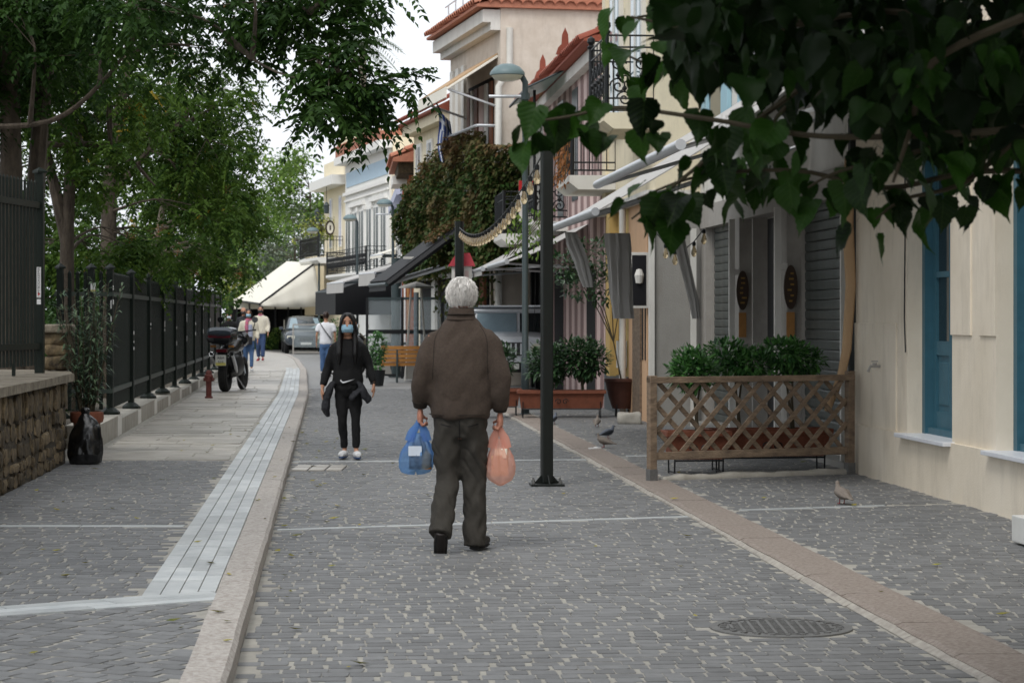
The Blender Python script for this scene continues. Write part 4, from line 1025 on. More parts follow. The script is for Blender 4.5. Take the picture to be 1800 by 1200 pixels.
for p in (A_, B_): MB().tube([p, Vector((p.x, p.y, 0))], .05, 6).build('post', 'black_iron', wa)
rb = thing('restaurant', 'dark restaurant front under the cream awning', 'building', (0, 0, 0))
MB().lo((-13.2, 106.5, 0), (-8.3, 112, 2.2)).build('front', 'black_void', rb); MB().lo((-13, 106.3, 1.9), (-8.2, 106.5, 2.4)).build('fascia', 'awning_cream', rb)
MB().lo((-9.4, 103.2, 1.6), (-7.0, 112, 4.3)).build('side', 'cream_far', rb)
for i in range(8): MB().lo((-12.9+i*.6, 106.3, 0), (-12.82+i*.6, 106.45, 2.2)).build('mullion', 'black_iron', rb)
# dark and grey awnings by the classical house
def far_awning(label, s0, s1, zf, zt, depth, m, house=r9, val=.3, cheek=False):
    a = thing('awning', label, 'awning', house.location, house.rotation_euler[2])
    slope(a, 'fabric', m, s0, s1, 0.1, zt, depth, zf); slope(a, 'valance', m, s0, s1, depth, zf, depth+.01, zf-val)
    MB().tube([(s0, depth, zf), (s1, depth, zf)], .04, 6).build('front_bar', 'aluminium' if m != 'awning_black' else 'pole_grey', a)
    for s in (s0+.1, s1-.1): MB().tube([(s, .1, zt-.6), (s, depth, zf-.02)], .03, 5).build('arm', 'pole_grey', a)
    if cheek:
        for s in (s0, s1): MB().add([(s-.01, .1, zt), (s-.01, depth, zf), (s-.01, depth, zf-val), (s-.01, .1, zf-val), (s+.01, .1, zt), (s+.01, depth, zf), (s+.01, depth, zf-val), (s+.01, .1, zf-val)], [[0, 1, 2, 3], [4, 7, 6, 5], [0, 4, 5, 1], [1, 5, 6, 2], [2, 6, 7, 3], [3, 7, 4, 0]]).build('cheek', m, a)
    return a
far_awning('black awning with black side cheeks next to the cream awning', -2.4, 2.5, 2.45, 3.3, 2.5, 'awning_black', r9, .85, True)
far_awning('grey awning with a hanging valance above the black awning', -6.5, -2.9, 2.7, 3.5, 2.9, 'awning_grey', r9, .35)
far_awning('short grey awning set higher beside the street lamp', -11, -8, 2.95, 3.8, 2.6, 'awning_grey', r9, .4)
tag(far_awning('white canvas sheet folded over the iron balcony', -9, -6.8, 3.6, 4.2, 2.0, 'awning_cream', r9, .1), cat='canvas')
# --- cafe under the ivy: big black awning, glass screens
ca = thing('cafe_awning', 'big black awning sloping out over the cafe below the ivy', 'awning', r6.location, r6.rotation_euler[2])
slope(ca, 'fabric', 'awning_black', 1.4, 3.8, 0, 4.0, 2.3, 2.28, .07); slope(ca, 'valance', 'awning_black', 1.4, 3.8, 2.3, 2.28, 2.32, 2.1)
MB().tube([(1.35, 0, 3.96), (1.35, 2.3, 2.24)], .08, 6).build('end_bar', 'awning_black', ca); MB().tube([(1.35, 2.33, 2.25), (3.8, 2.33, 2.25)], .05, 6).build('front_bar', 'pole_grey', ca)
for s in (1.7, 3.5): MB().tube([(s, .05, 2.9), (s, 2.2, 2.26)], .035, 5).build('arm', 'aluminium', ca)
for s, o in ((1.9, .9), (1.9, 1.6)): MB().box((s, o, 4.0-.64*o-.12), (.12, .5, .05)).build('lamp_strip', 'pipe_white', ca)
cb = thing('cafe_interior', 'dark cafe front under the black awning', 'building', r6.location, r6.rotation_euler[2])
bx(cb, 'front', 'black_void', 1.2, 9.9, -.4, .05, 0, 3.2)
for s, m, w in ((1.3, 'brown_shutter', .5), (2.6, 'grey_wall', .3), (5.2, 'grey_wall', .3), (7.4, 'white_wall', .5)): bx(cb, 'pier', m, s, s+w, -.1, .12, 0, 2.9)
bx(cb, 'hedge_panel', 'leaf_dark', 3.1, 4.4, .1, .3, .3, 2.4); bx(cb, 'beam', 'grey_wall', 1.4, 9.6, .1, .3, 2.45, 2.6)
for x, D, r_, h, m, lab in ((-2.93, 57.5, .12, 3.0, 'pole_grey', 'thick grey steel column beside the patio heater'), (-1.04, 45.0, .09, 3.4, 'pole_black', 'black column holding the far end of the light string')):
    c_ = thing('column', lab, 'column', (x, D, 0)); MB().tube([(0, 0, 0), (0, 0, h)], r_, 12).build('shaft', m, c_, True); MB().box((0, 0, .02), (r_*3, r_*3, .04)).build('base', m, c_)
gl = thing('glass_screen', 'glass windbreak with black rails around the cafe terrace', 'screen', (0, 0, 0))
for i, (x0, x1, D) in enumerate(((-3.6, -2.75, 56.5), (-2.7, -1.75, 56.0), (-1.7, -.8, 55.6))):
    MB().lo((x0, D, .45), (x1, D+.012, 1.95)).build('pane', 'clear_sheet', gl)
    MB().lo((x0, D-.02, .40), (x1, D+.03, .46)).build('rail', 'black_iron', gl); MB().lo((x0, D-.02, 1.94), (x1, D+.03, 2.0)).build('rail', 'pole_grey', gl)
    MB().lo((x0, D-.02, .05), (x1, D+.03, .1)).build('rail', 'black_iron', gl); MB().lo((x0, D-.015, 1.1), (x1, D+.028, 1.2)).build('rail', 'black_iron', gl)
    MB().lo((x0-.03, D-.03, 0), (x0+.03, D+.04, 2.0)).build('post', 'black_iron', gl)
MB().lo((-3.7, 60, .0), (-2.4, 60.2, .5)).build('back_wall', 'grey_wall', gl)
# --- street lamps
def lamp(x, y, label, arm=False, flip=1):
    l = thing('street_lamp', label, 'street lamp', (x, y, 0), 0, 'street lamps along the right side')
    MB().tube([(0, 0, 0), (0, 0, .9), (0, 0, .92), (0, 0, 4.95)], [.062, .062, .05, .045], 12).build('pole', 'pole_grey', l, True)
    MB().lathe([(.1, 0), (.1, .04), (.07, .06)], n=12).build('base', 'pole_grey', l)
    MB().tube([(0, 0, 4.9), (0, 0, 5.05), (-.05, 0, 5.14), (-.13, 0, 5.17)], .045, 8).build('neck', 'pole_grey', l, True)
    MB().lathe([(.0, .16), (.1, .155), (.19, .115), (.25, .05), (.265, .02), (.265, -.01), (.245, -.02)], (-.27, 0, 5.17), 20).build('hood', 'lamp_teal', l, True)
    MB().lathe([(.245, -.02), (.2, -.07), (.1, -.1), (.0, -.105)], (-.27, 0, 5.17), 20).build('lens', 'lamp_lens', l, True)
    if arm: MB().tube([(-.02, 0, 4.84), (-.55, 0, 4.84)], .025, 8).build('banner_arm', 'aluminium', l); MB().lathe([(.07, 0), (.07, .1)], (0, 0, 4.79), 8).build('clamp', 'pole_grey', l)
lamp(.2, 34.4, 'grey street lamp with a teal hood beside the black post', True)
lamp(-1.95, 60, 'street lamp half buried in the ivy'); lamp(-3.85, 73.6, 'street lamp in front of the white columns of the classical house', True)
lamp(-5.75, 84.6, 'street lamp before the iron balcony of the classical house'); lamp(-8.2, 96.7, 'farthest street lamp, by the cream awning')
# ------------------------------------------------------------------ street furniture, plants in boxes, vehicles, birds
bp_ = thing('black_post', 'tall plain black post on a bolted base plate in the roadway', 'post', (.31, 20.3, 0))
MB().box((0, 0, 1.55), (.1, .1, 3.06), R(12), .012).build('shaft', 'pole_black', bp_); MB().box((0, 0, .012), (.3, .26, .024), R(4), .004).build('base_plate', 'pole_black', bp_)
for a in range(4):
    w = a*math.pi/2+R(12); MB().add([(.05*math.cos(w)-.006*math.sin(w), .05*math.sin(w)+.006*math.cos(w), .02), (.12*math.cos(w)-.006*math.sin(w), .12*math.sin(w)+.006*math.cos(w), .02), (.05*math.cos(w)-.006*math.sin(w), .05*math.sin(w)+.006*math.cos(w), .1),
        (.05*math.cos(w)+.006*math.sin(w), .05*math.sin(w)-.006*math.cos(w), .02), (.12*math.cos(w)+.006*math.sin(w), .12*math.sin(w)-.006*math.cos(w), .02), (.05*math.cos(w)+.006*math.sin(w), .05*math.sin(w)-.006*math.cos(w), .1)],
        [[0, 1, 2], [5, 4, 3], [0, 3, 4, 1], [1, 4, 5, 2], [2, 5, 3, 0]]).build('gusset', 'pole_black', bp_)
for x in (-.12, .12):
    for y in (-.1, .1): MB().lathe([(.016, 0), (.016, .02), (.009, .021), (.009, .04)], (x, y, .024), 6).build('bolt', 'iron_lid', bp_)
# string of bulbs from the black post to the far column
P0 = Vector((.31, 20.25, 3.02)); P1 = Vector((-1.04, 44.9, 3.28))
def spt(t): p = P0.lerp(P1, t); return p-Vector((0, 0, 4*.4*t*(1-t)))
ls = thing('light_string', 'string of large clear filament bulbs slung from the black post to the far column', 'string lights', P0)
MB().tube([spt(i/40)-P0 for i in range(41)], .008, 5).build('cable', 'black_iron', ls)
cap_me = MB().lathe([(.014, 0), (.024, -.01), (.024, -.05), (.018, -.055)], n=10).mesh('socket', True)
bulb_me = MB().lathe([(.016, -.055), (.02, -.075), (.035, -.12), (.036, -.15), (.022, -.185), (.0, -.195)], n=12).mesh('bulb', True)
fil_me = MB().tube([(-.008, 0, -.06), (-.01, 0, -.14), (0, 0, -.09), (.01, 0, -.14), (.008, 0, -.06)], .0018, 4).mesh('filament')
for i in range(24):
    p = spt((i+.3)/24)-P0; s = link('socket', cap_me, 'black_iron', ls, p); link('bulb', bulb_me, 'bulb', s); link('filament', fil_me, 'gold', s)
l2 = thing('light_string', 'short string of filament bulbs beside the shop shutters', 'string lights', FP(29, .25, 2.35))
pts = [Vector((-.1*k, -.55+.28*k, .25-.25*math.sin(k/5*math.pi))) for k in range(6)]
MB().tube(pts, .007, 5).build('cable', 'black_iron', l2)
for p in pts[:5]: s = link('socket', cap_me, 'black_iron', l2, p); link('bulb', bulb_me, 'bulb', s)
# red-roofed little house hung on the far column
hs_ = thing('model_house', 'little white model house with a red roof hung behind the black column', 'ornament', (-1.0, 45.35, 2.12))
MB().box((0, 0, .18), (.4, .3, .46)).build('wall', 'white_wall', hs_); MB().prism([(-.27, .4), (.27, .4), (.16, .66), (-.1, .66)], 1, -.2, .2).build('roof', 'red_roof', hs_)
for x in (-.1, .1): MB().box((x, -.152, .2), (.08, .008, .22)).build('window', 'pink_wall', hs_)
# bench
be = thing('bench', 'slatted wooden bench on steel legs in front of the cafe', 'bench', (-2.25, 52.5, 0), R(4))
for i in range(4): MB().box((0, .0-.015*i, .52+.095*i), (1.55, .03, .08), 0, .006).build('back_slat', 'bench_wood', be)
for i in range(4): MB().box((0, .1+.11*i, .44), (1.55, .095, .035), 0, .006).build('seat_slat', 'bench_wood', be)
MB().box((0, .04, .42), (1.56, .03, .07), 0, .006).build('edge_slat', 'bench_wood', be)
for x in (-.4, .4):
    MB().tube([(x, -.04, 0), (x, -.04, .85)], .022, 6).build('leg', 'pole_grey', be); MB().tube([(x, .42, 0), (x, .42, .42)], .022, 6).build('leg', 'pole_grey', be); MB().box((x, .19, .41), (.04, .5, .03)).build('bracket', 'pole_grey', be)
# pyramid patio heater
ht = thing('patio_heater', 'white pyramid patio heater behind the bench', 'heater', (-2.28, 54.2, 0))
for x, y in ((-1, -1), (1, -1), (1, 1), (-1, 1)): MB().tube([(x*.26, y*.26, 0), (x*.12, y*.12, 2.2)], .018, 5).build('leg', 'white_paint', ht)
MB().box((0, 0, .35), (.46, .46, .62)).build('base_box', 'grey_wall', ht); MB().tube([(0, 0, .66), (0, 0, 2.1)], .06, 10).build('glass_tube', 'glass_pale', ht)
MB().lathe([(.42, 2.2), (.4, 2.24), (.0, 2.36)], n=4).build('cap', 'grey_wall', ht)
for k in range(8): MB().box((0, -.2+.01*k, .8+.15*k), (.3-.02*k, .006, .008)).build('grille_bar', 'chrome', ht)
# --- leaf helper: one mesh of leaf blades spread through ellipsoid clumps
def blade(v, f, tt, p, d, L, w, t, droop=.15, up=Vector((0, 0, 1))):
    sd_ = d.cross(up)
    if sd_.length < 1e-3: sd_ = Vector((1, 0, 0))
    sd_ = sd_.normalized()*w; nn = sd_.cross(d).normalized()*w*.35; k = len(v)
    v += [p, p+d*L*.35+sd_-nn, p+d*L*.4, p+d*L*.35-sd_-nn, p+d*L*.72+sd_*.72-nn-Vector((0, 0, L*droop*.5)), p+d*L*.72-sd_*.72-nn-Vector((0, 0, L*droop*.5)), p+d*L-Vector((0, 0, L*droop))]
    f += [[k, k+1, k+2], [k, k+2, k+3], [k+1, k+4, k+6, k+2], [k+2, k+6, k+5, k+3]]; tt += [t]*7
def clump_foliage(name, clumps, n, L, m, parent, seed=1, w=.42, shell=.5):
    rs = random.Random(seed); v = []; f = []; tt = []
    vol = [c[3]*c[4]*c[5] for c in clumps]; tot = sum(vol)
    for c, q in zip(clumps, vol):
        for _ in range(int(n*q/tot)):
            d = Vector((rs.gauss(0, 1), rs.gauss(0, 1), rs.gauss(0, 1))).normalized(); r = rs.uniform(shell, 1)**.7
            p = Vector((c[0]+d.x*r*c[3], c[1]+d.y*r*c[4], c[2]+d.z*r*c[5]))
            e = (d+Vector((rs.uniform(-.8, .8), rs.uniform(-.8, .8), rs.uniform(-.5, .9)))).normalized(); l = L*rs.uniform(.65, 1.2)
            blade(v, f, tt, p, e, l, l*w*.5, rs.random())
    return link(name, pymesh(name, v, f, tint=tt), m, parent)
def planter(name, label, x, y, rz, L, plants, leafm, seed, z0=.04, stand=True, stems=True, group=None, leafL=.075, n=900, W=.3, Hb=.26):
    p = thing(name, label, 'planter', (x, y, z0), rz, group)
    zb = .14 if stand else 0
    MB().add([(sx*(L/2-.04), sy*(W/2-.04), zb) for sy in (-1, 1) for sx in (-1, 1)]+[(sx*L/2, sy*W/2, zb+Hb) for sy in (-1, 1) for sx in (-1, 1)],
             [[0, 2, 3, 1], [0, 1, 5, 4], [1, 3, 7, 5], [3, 2, 6, 7], [2, 0, 4, 6]]).build('box', 'terracotta', p)
    MB().box((0, -W/2-.005, zb+Hb-.02), (L+.04, .035, .05), 0, .006).box((0, W/2+.005, zb+Hb-.02), (L+.04, .035, .05), 0, .006).box((-L/2-.005, 0, zb+Hb-.021), (.034, W, .05), 0, .006).box((L/2+.005, 0, zb+Hb-.021), (.034, W, .05), 0, .006).build('rim', 'terracotta', p)
    MB().box((0, 0, zb+Hb-.04), (L-.03, W-.03, .02)).build('soil', 'soil', p)
    if stand:
        for sx in (-1, 1):
            for sy in (-1, 1): MB().tube([(sx*(L/2-.06), sy*(W/2-.02), 0), (sx*(L/2-.06), sy*(W/2+.0), zb+.1)], .008, 5).build('leg', 'black_iron', p)
            MB().tube([(sx*(L/2-.06), -W/2, .02), (sx*(L/2-.06), W/2, .02)], .008, 5).build('foot_bar', 'black_iron', p)
        for zz in (zb-.008,): MB().tube([(-L/2+.06, -W/2, zz), (L/2-.06, -W/2, zz)], .009, 5).tube([(-L/2+.06, W/2, zz), (L/2-.06, W/2, zz)], .009, 5).build('stand_rail', 'black_iron', p)
        for sx in (-1, 1):
            mb = MB(); scroll(mb, (sx*.05, -W/2-.015, zb+.1), .045, 0, sx, 1.3, .006); mb.build('scroll', 'black_iron', p)
    for k, (px, h0, rx, ry, rz_) in enumerate(plants):
        q = bpy.data.objects.new('shrub', None); col.objects.link(q); q.parent = p; q.location = (px, 0, zb+Hb-.03)
        for j in range(3): MB().tube([(.015*j, 0, 0), (.02*math.cos(j*2+k), .02*math.sin(j*2), h0*.5), (.06*math.cos(j*2+k), .06*math.sin(j*2), h0)], [.013, .011, .006], 5).build('stem', 'twig', q)
        cl = [(rnd(-.45, .45)*rx, rnd(-.4, .4)*ry, h0+rnd(-.3, .4)*rz_, rx*rnd(.5, .75), ry*rnd(.5, .75), rz_*rnd(.5, .7)) for _ in range(7)]
        clump_foliage('foliage', cl, n, leafL, leafm, q, seed*10+k)
    return p
TA = math.atan2(.95, 1.96)
planter('planter', 'terracotta trough with two glossy ficus shrubs behind the trellis, longer one', 2.45, 21.75, R(8), 1.15, [(-.3, .68, .36, .3, .2), (.22, .7, .36, .3, .22)], 'leaf_ficus', 1, n=1100, leafL=.085)
planter('planter', 'terracotta trough with a ficus shrub at the open end of the trellis', 1.72, 21.3, R(8), .58, [(0, .6, .28, .26, .22)], 'leaf_ficus', 2, n=1000, leafL=.085)
planter('planter', 'terracotta trough on a scrolled iron stand beyond the black post', .72, 33.2, R(2), 1.25, [(-.2, .42, .38, .34, .36), (.3, .45, .42, .34, .38)], 'leaf_citrus', 3, n=1300, leafL=.1)
planter('planter', 'terracotta trough of shrubs half hidden by the walking man', -.28, 34.0, R(2), .8, [(.1, .42, .24, .24, .3)], 'leaf_citrus', 4, n=600, leafL=.1)
# round pot with climbing shrub behind the trough
pt = thing('potted_shrub', 'dark round pot with a thin climbing shrub by the yellow house', 'potted plant', (1.62, 33.6, .04))
MB().lathe([(.14, .12), (.2, .3), (.24, .5), (.26, .52), (.26, .56), (.2, .56)], n=18).build('pot', 'pot_dark', pt, True)
for a in range(3): MB().tube([(.17*math.cos(a*2.1), .17*math.sin(a*2.1), 0), (.15*math.cos(a*2.1), .15*math.sin(a*2.1), .25)], .01, 5).build('leg', 'black_iron', pt)
ends = []
for k, (ex, ez) in enumerate(((-.55, 2.3), (-.2, 2.5), (.2, 2.35), (.55, 2.2), (-.35, 2.05))):
    pth = [(0, 0, .5), (-.12, 0, 1.1), (-.2+ex*.3, 0, 1.6), (-.25+ex, rnd(-.1, .1), ez)]; MB().tube(pth, [.012, .01, .008, .004], 5).build('stem', 'twig', pt); ends.append(pth[-1])
clump_foliage('foliage', [(e[0], e[1], e[2]-.1, .34, .28, .24) for e in ends]+[(-.25, 0, 1.9, .3, .25, .25)], 1200, .1, 'leaf_citrus', pt, 9)
# dark planter shrubs by the cafe and a fern in front of the far car
for (x, y, lab, rx, rz_) in ((-2.95, 50.0, 'small leafy shrub standing behind the woman in black', .22, .5), (-7.2, 92, 'bright green bush beside the parked dark car', .8, .6)):
    b = thing('shrub', lab, 'shrub', (x, y, 0)); MB().lathe([(.12, 0), (.17, .35), (.15, .35)], n=14).build('pot', 'black_iron', b)
    clump_foliage('foliage', [(rnd(-.3, .3)*rx, rnd(-.3, .3)*rx, .35+rz_*rnd(.5, 1.3), rx*.8, rx*.8, rz_*.6) for _ in range(7)], 700, .1 if rx < .5 else .16, 'leaf_ficus', b, int(x*7))
# menu board, hedge
mbd = thing('menu_board', 'black menu board on a white post by the restaurant', 'menu board', (-10.05, 104, 0)); MB().box((0, 0, .95), (.6, .06, 1.1)).build('board', 'black_iron', mbd); MB().box((-.36, 0, .7), (.06, .06, 1.4)).build('post', 'white_wall', mbd)
for k in range(6): MB().box((0, -.035, 1.3-.14*k), (.4, .006, .03)).build('line', 'frame_grey', mbd)
hg = thing('box_hedge', 'clipped green hedge in front of the restaurant', 'hedge', (-11.6, 105, 0)); MB().box((0, .2, .4), (1.6, .3, .7)).build('core', 'leaf_dark', hg)
clump_foliage('foliage', [(-.7+.28*i, 0, .4+.3*(i % 2), .25, .3, .35) for i in range(6)], 900, .12, 'leaf_far', hg, 77)
# --- vehicles
def wheel(parent, c, r, w, ax='x', rim='chrome', n=22, spokes=5):
    wh = bpy.data.objects.new('wheel', None); col.objects.link(wh); wh.parent = parent; wh.location = c
    rot = (0, R(90), 0) if ax == 'x' else (R(90), 0, 0)
    prof = [(r*.62, -w/2), (r*.9, -w/2), (r, -w*.3), (r, w*.3), (r*.9, w/2), (r*.62, w/2), (r*.6, 0)]
    v = []; f = []; k = len(prof)
    for i in range(n):
        a = 2*math.pi*i/n
        for q, h in prof: v.append((q*math.cos(a), q*math.sin(a), h))
    for i in range(n):
        for j in range(k): f.append([i*k+j, ((i+1) % n)*k+j, ((i+1) % n)*k+(j+1) % k, i*k+(j+1) % k])
    MB().add(v, f).build('tyre', 'rubber', wh, True, rot=rot)
    mb = MB().lathe([(r*.16, -w*.35), (r*.16, w*.35)], n=12)
    for i in range(spokes):
        a = 2*math.pi*i/spokes; mb.box((r*.38*math.cos(a), r*.38*math.sin(a), 0), (r*.52, r*.11, w*.3), a)
    mb.build('rim', rim, wh, rot=rot); return wh
def loft(mb, secs, n=20, pw=3.5):
    """rounded-rectangle sections (y, cx, cz, hw, hh) joined along y"""
    v = []; f = []
    for (y, cx, cz, hw, hh) in secs:
        for i in range(n):
            a = 2*math.pi*i/n; c, s = math.cos(a), math.sin(a); r = (abs(c)**pw+abs(s)**pw)**(-1/pw); v.append((cx+hw*r*c, y, cz+hh*r*s))
    for k in range(len(secs)-1):
        for i in range(n): f.append([k*n+i, k*n+(i+1) % n, (k+1)*n+(i+1) % n, (k+1)*n+i])
    f += [list(range(n))[::-1], [(len(secs)-1)*n+i for i in range(n)]]
    return mb.add(v, f)
# boxy white 4x4 facing the camera
jp = thing('off_road_car', 'white boxy off-road car with a dark roof parked beyond the lamp', 'car', (-.12, 45.0, .02), R(-3))
loft(MB(), [(0, 0, .72, .80, .28), (.06, 0, .74, .83, .32), (1.1, 0, .76, .86, .34), (1.3, 0, .8, .87, .36), (3.7, 0, .8, .87, .38), (3.78, 0, .8, .84, .35)], 24, 6).build('body', 'car_white', jp, True)
loft(MB(), [(.04, 0, 1.0, .74, .1), (.3, 0, 1.06, .76, .1), (1.2, 0, 1.1, .78, .1)], 20, 5).build('bonnet', 'car_white', jp, True)
MB().add([(-.8, 1.05, 1.08), (.8, 1.05, 1.08), (.72, 1.32, 1.62), (-.72, 1.32, 1.62), (-.8, 3.6, 1.08), (.8, 3.6, 1.08), (.72, 3.5, 1.62), (-.72, 3.5, 1.62)], [[0, 1, 2, 3], [5, 4, 7, 6], [4, 0, 3, 7], [1, 5, 6, 2], [3, 2, 6, 7], [0, 4, 5, 1]]).build('cabin', 'car_white', jp)
MB().sheet([(-.7, 1.06, 1.15), (.16, 1.06, 1.15), (.15, 1.28, 1.57), (-.65, 1.28, 1.57)], -.012).build('windscreen', 'glass_pale', jp); MB().sheet([(.22, 1.06, 1.15), (.7, 1.06, 1.15), (.65, 1.28, 1.57), (.21, 1.28, 1.57)], -.012).build('windscreen', 'glass_dark', jp)  # one screen in two colours; the pale part is a painted reflection
MB().tube([(-.76, 1.28, 1.62), (.76, 1.28, 1.62)], .03, 6).build('gutter', 'car_white', jp)
for s in (-1, 1):
    for a, b in ((1.45, 2.35), (2.45, 3.4)): MB().sheet([(s*.795, a, 1.14), (s*.795, b, 1.14), (s*.735, b, 1.57), (s*.735, a+.12, 1.57)], .012*s).build('side_window', 'glass_dark', jp)
    wheel(jp, (s*.72, .62, .34), .34, .2); wheel(jp, (s*.72, 2.95, .34), .34, .2)
    MB().lathe([(.1, -.02), (.11, .03), (.0, .035)], n=16).build('headlight', 'lamp_lens', jp, True, loc=(s*.6, -.0, .86), rot=(R(90), 0, 0))
    MB().box((s*.86, 1.15, 1.18), (.14, .1, .16), 0, .02).build('mirror', 'black_gloss', jp)
    MB().box((s*.82, .62, .72), (.12, .95, .08), 0, .02).build('wheel_arch', 'rubber', jp)
MB().box((0, 2.42, 1.66), (1.46, 2.3, .07), 0, .02).build('roof', 'car_dark', jp)
for i in range(4): MB().box((0, 1.5+.55*i, 1.715), (1.3, .05, .03)).build('roof_bar', 'chrome', jp)
MB().box((0, -.02, .86), (.8, .04, .26), 0, .01).build('grille', 'black_gloss', jp)
for i in range(7): MB().box((-.3+.1*i, -.045, .86), (.03, .02, .22)).build('grille_slat', 'car_white', jp)
MB().box((0, -.08, .5), (1.66, .2, .2), 0, .03).build('bumper', 'rubber', jp)
MB().tube([(.5, .9, 1.1), (.55, .9, 1.95)], .006, 4).build('aerial', 'black_iron', jp)
npl = MB().box((.02, -.19, .52), (.5, .012, .11)).build('number_plate', 'plate_white', jp)
text_mesh('lettering', 'EK- 12', .115, 'black_print', npl, (.02, -.198, .52), (R(90), 0, 0), .001)
MB().box((-.21, -.198, .52), (.04, .004, .1)).build('band', 'flag_blue', npl)
# dark car by the restaurant
dcx = thing('dark_car', 'dark grey car facing the camera beside the cream awning', 'car', (-8.55, 94.5, 0), R(8))
loft(MB(), [(0, 0, .55, .72, .2), (.15, 0, .6, .86, .3), (1.0, 0, .66, .9, .34), (3.6, 0, .7, .9, .36), (4.2, 0, .7, .8, .3)], 24, 4).build('body', 'car_dark', dcx, True)
loft(MB(), [(.95, 0, 1.0, .8, .04), (1.7, 0, 1.3, .68, .24), (3.0, 0, 1.32, .66, .26), (3.9, 0, 1.05, .7, .08)], 20, 4).build('cabin', 'car_dark', dcx, True)
MB().sheet([(-.68, .98, 1.06), (.68, .98, 1.06), (.56, 1.62, 1.48), (-.56, 1.62, 1.48)], -.02).build('windscreen', 'glass_pale', dcx)
for s in (-1, 1):
    wheel(dcx, (s*.78, .8, .33), .33, .2); wheel(dcx, (s*.78, 3.3, .33), .33, .2); MB().box((s*.62, .06, .68), (.34, .1, .13), R(s*18), .03).build('headlight', 'lamp_lens', dcx); MB().box((s*.98, 1.2, 1.05), (.16, .1, .12), 0, .02).build('mirror', 'car_dark', dcx)
MB().box((0, -.01, .62), (.6, .06, .14), 0, .02).build('grille', 'black_gloss', dcx); MB().box((0, -.01, .42), (.44, .03, .1)).build('number_plate', 'plate_white', dcx)
gp = thing('clear_screen', 'clear plastic windbreak panel in front of the dark car', 'screen', (-8.0, 91.5, 0))
MB().box((0, 0, .75), (1.6, .02, .9)).build('sheet', 'clear_sheet', gp)
for x in (-.8, .8): MB().box((x, 0, .62), (.05, .06, 1.24)).build('post', 'frame_grey', gp)
MB().box((0, 0, 1.22), (1.6, .05, .05)).box((0, 0, .1), (1.6, .05, .05)).build('frame', 'frame_grey', gp)
# motorbike with top box, seen from behind
mc = thing('motorbike', 'black motorbike with a big top box parked beside the railing', 'motorbike', (-5.42, 43.0, .1), R(-5))
wheel(mc, (0, 0, .32), .32, .16, 'x', 'black_gloss'); wheel(mc, (.03, 1.45, .32), .32, .12, 'x', 'chrome')
loft(MB(), [(-.25, 0, .72, .1, .06), (.0, 0, .78, .13, .09), (.45, 0, .78, .14, .1), (.6, 0, .86, .17, .14), (1.0, 0, .88, .16, .15), (1.15, 0, .85, .1, .1)], 16, 2.5).build('seat_tank', 'black_gloss', mc, True)
loft(MB(), [(.2, 0, .5, .12, .14), (.5, 0, .45, .17, .2), (1.0, 0, .48, .16, .2), (1.15, 0, .55, .1, .12)], 14, 3).build('engine', 'black_iron', mc, True)
loft(MB(), [(1.1, 0, .95, .2, .1), (1.3, 0, .98, .2, .16), (1.45, 0, .95, .12, .12)], 14, 2.5).build('fairing', 'black_gloss', mc, True)
tb = bpy.data.objects.new('top_box', None); col.objects.link(tb); tb.parent = mc
loft(MB(), [(-.52, 0, 1.0, .2, .1), (-.48, 0, 1.02, .25, .13), (-.1, 0, 1.02, .25, .13), (-.05, 0, 1.02, .2, .1)], 20, 3).build('tub', 'black_gloss', tb, True)
loft(MB(), [(-.53, 0, 1.1, .22, .06), (-.46, 0, 1.14, .25, .08), (-.1, 0, 1.14, .25, .08), (-.05, 0, 1.1, .2, .06)], 20, 3).build('lid', 'car_dark', tb, True)
MB().box((0, -.5, 1.09), (.46, .06, .018)).build('trim', 'chrome', tb); MB().box((0, -.505, 1.05), (.42, .05, .05)).build('reflector', 'dark_red', tb)
loft(MB(), [(.0, 0, 1.06, .15, .08), (.25, 0, 1.1, .2, .12), (.5, 0, 1.06, .15, .08)], 16, 3).build('tank_bag', 'car_dark', mc, True)
for s in (-1, 1):
    MB().tube([(s*.12, .45, .36), (s*.16, .1, .5), (s*.19, -.32, .72)], [.03, .05, .055], 10).build('silencer', 'chrome', mc, True); MB().lathe([(.03, 0), (.03, .01)], n=10).build('silencer_mouth', 'black_void', mc, loc=(s*.193, -.326, .72), rot=(R(55), 0, 0))
    MB().tube([(0, 1.25, 1.12), (s*.36, 1.12, 1.16)], .016, 6).build('handlebar', 'black_iron', mc); MB().tube([(s*.3, 1.15, 1.16), (s*.34, 1.15, 1.32)], .008, 4).build('mirror_stalk', 'black_iron', mc)
    MB().lathe([(.06, -.01), (.06, .01)], n=12).build('mirror', 'chrome' if s > 0 else 'black_gloss', mc, loc=(s*.34, 1.14, 1.36), rot=(R(90), 0, 0)); MB().box((s*.17, -.26, .86), (.1, .03, .04)).build('indicator', 'bench_wood', mc)
    MB().tube([(s*.06, .95, .95), (s*.07, 1.45, .32)], .028, 6).build('fork', 'chrome', mc); MB().tube([(s*.1, .45, .4), (s*.1, 0, .32)], .025, 6).build('swing_arm', 'black_iron', mc)
MB().box((0, -.3, .78), (.2, .08, .06)).build('tail_light', 'dark_red', mc); MB().sheet([(-.06, -.36, .62), (.06, -.36, .62), (.08, -.3, .75), (-.08, -.3, .75)], .02).build('mudguard', 'black_gloss', mc)
np2 = MB().box((0, -.39, .6), (.2, .012, .2)).build('number_plate', 'plate_white', mc, rot=None); MB().box((0, -.398, .53), (.19, .004, .05)).build('band', 'plate_yellow', np2)
text_mesh('lettering', 'ABA', .075, 'black_print', np2, (0, -.3985, .645), (R(90), 0, 0), .001); text_mesh('lettering', '554', .07, 'black_print', np2, (0, -.4015, .565), (R(90), 0, 0), .001)
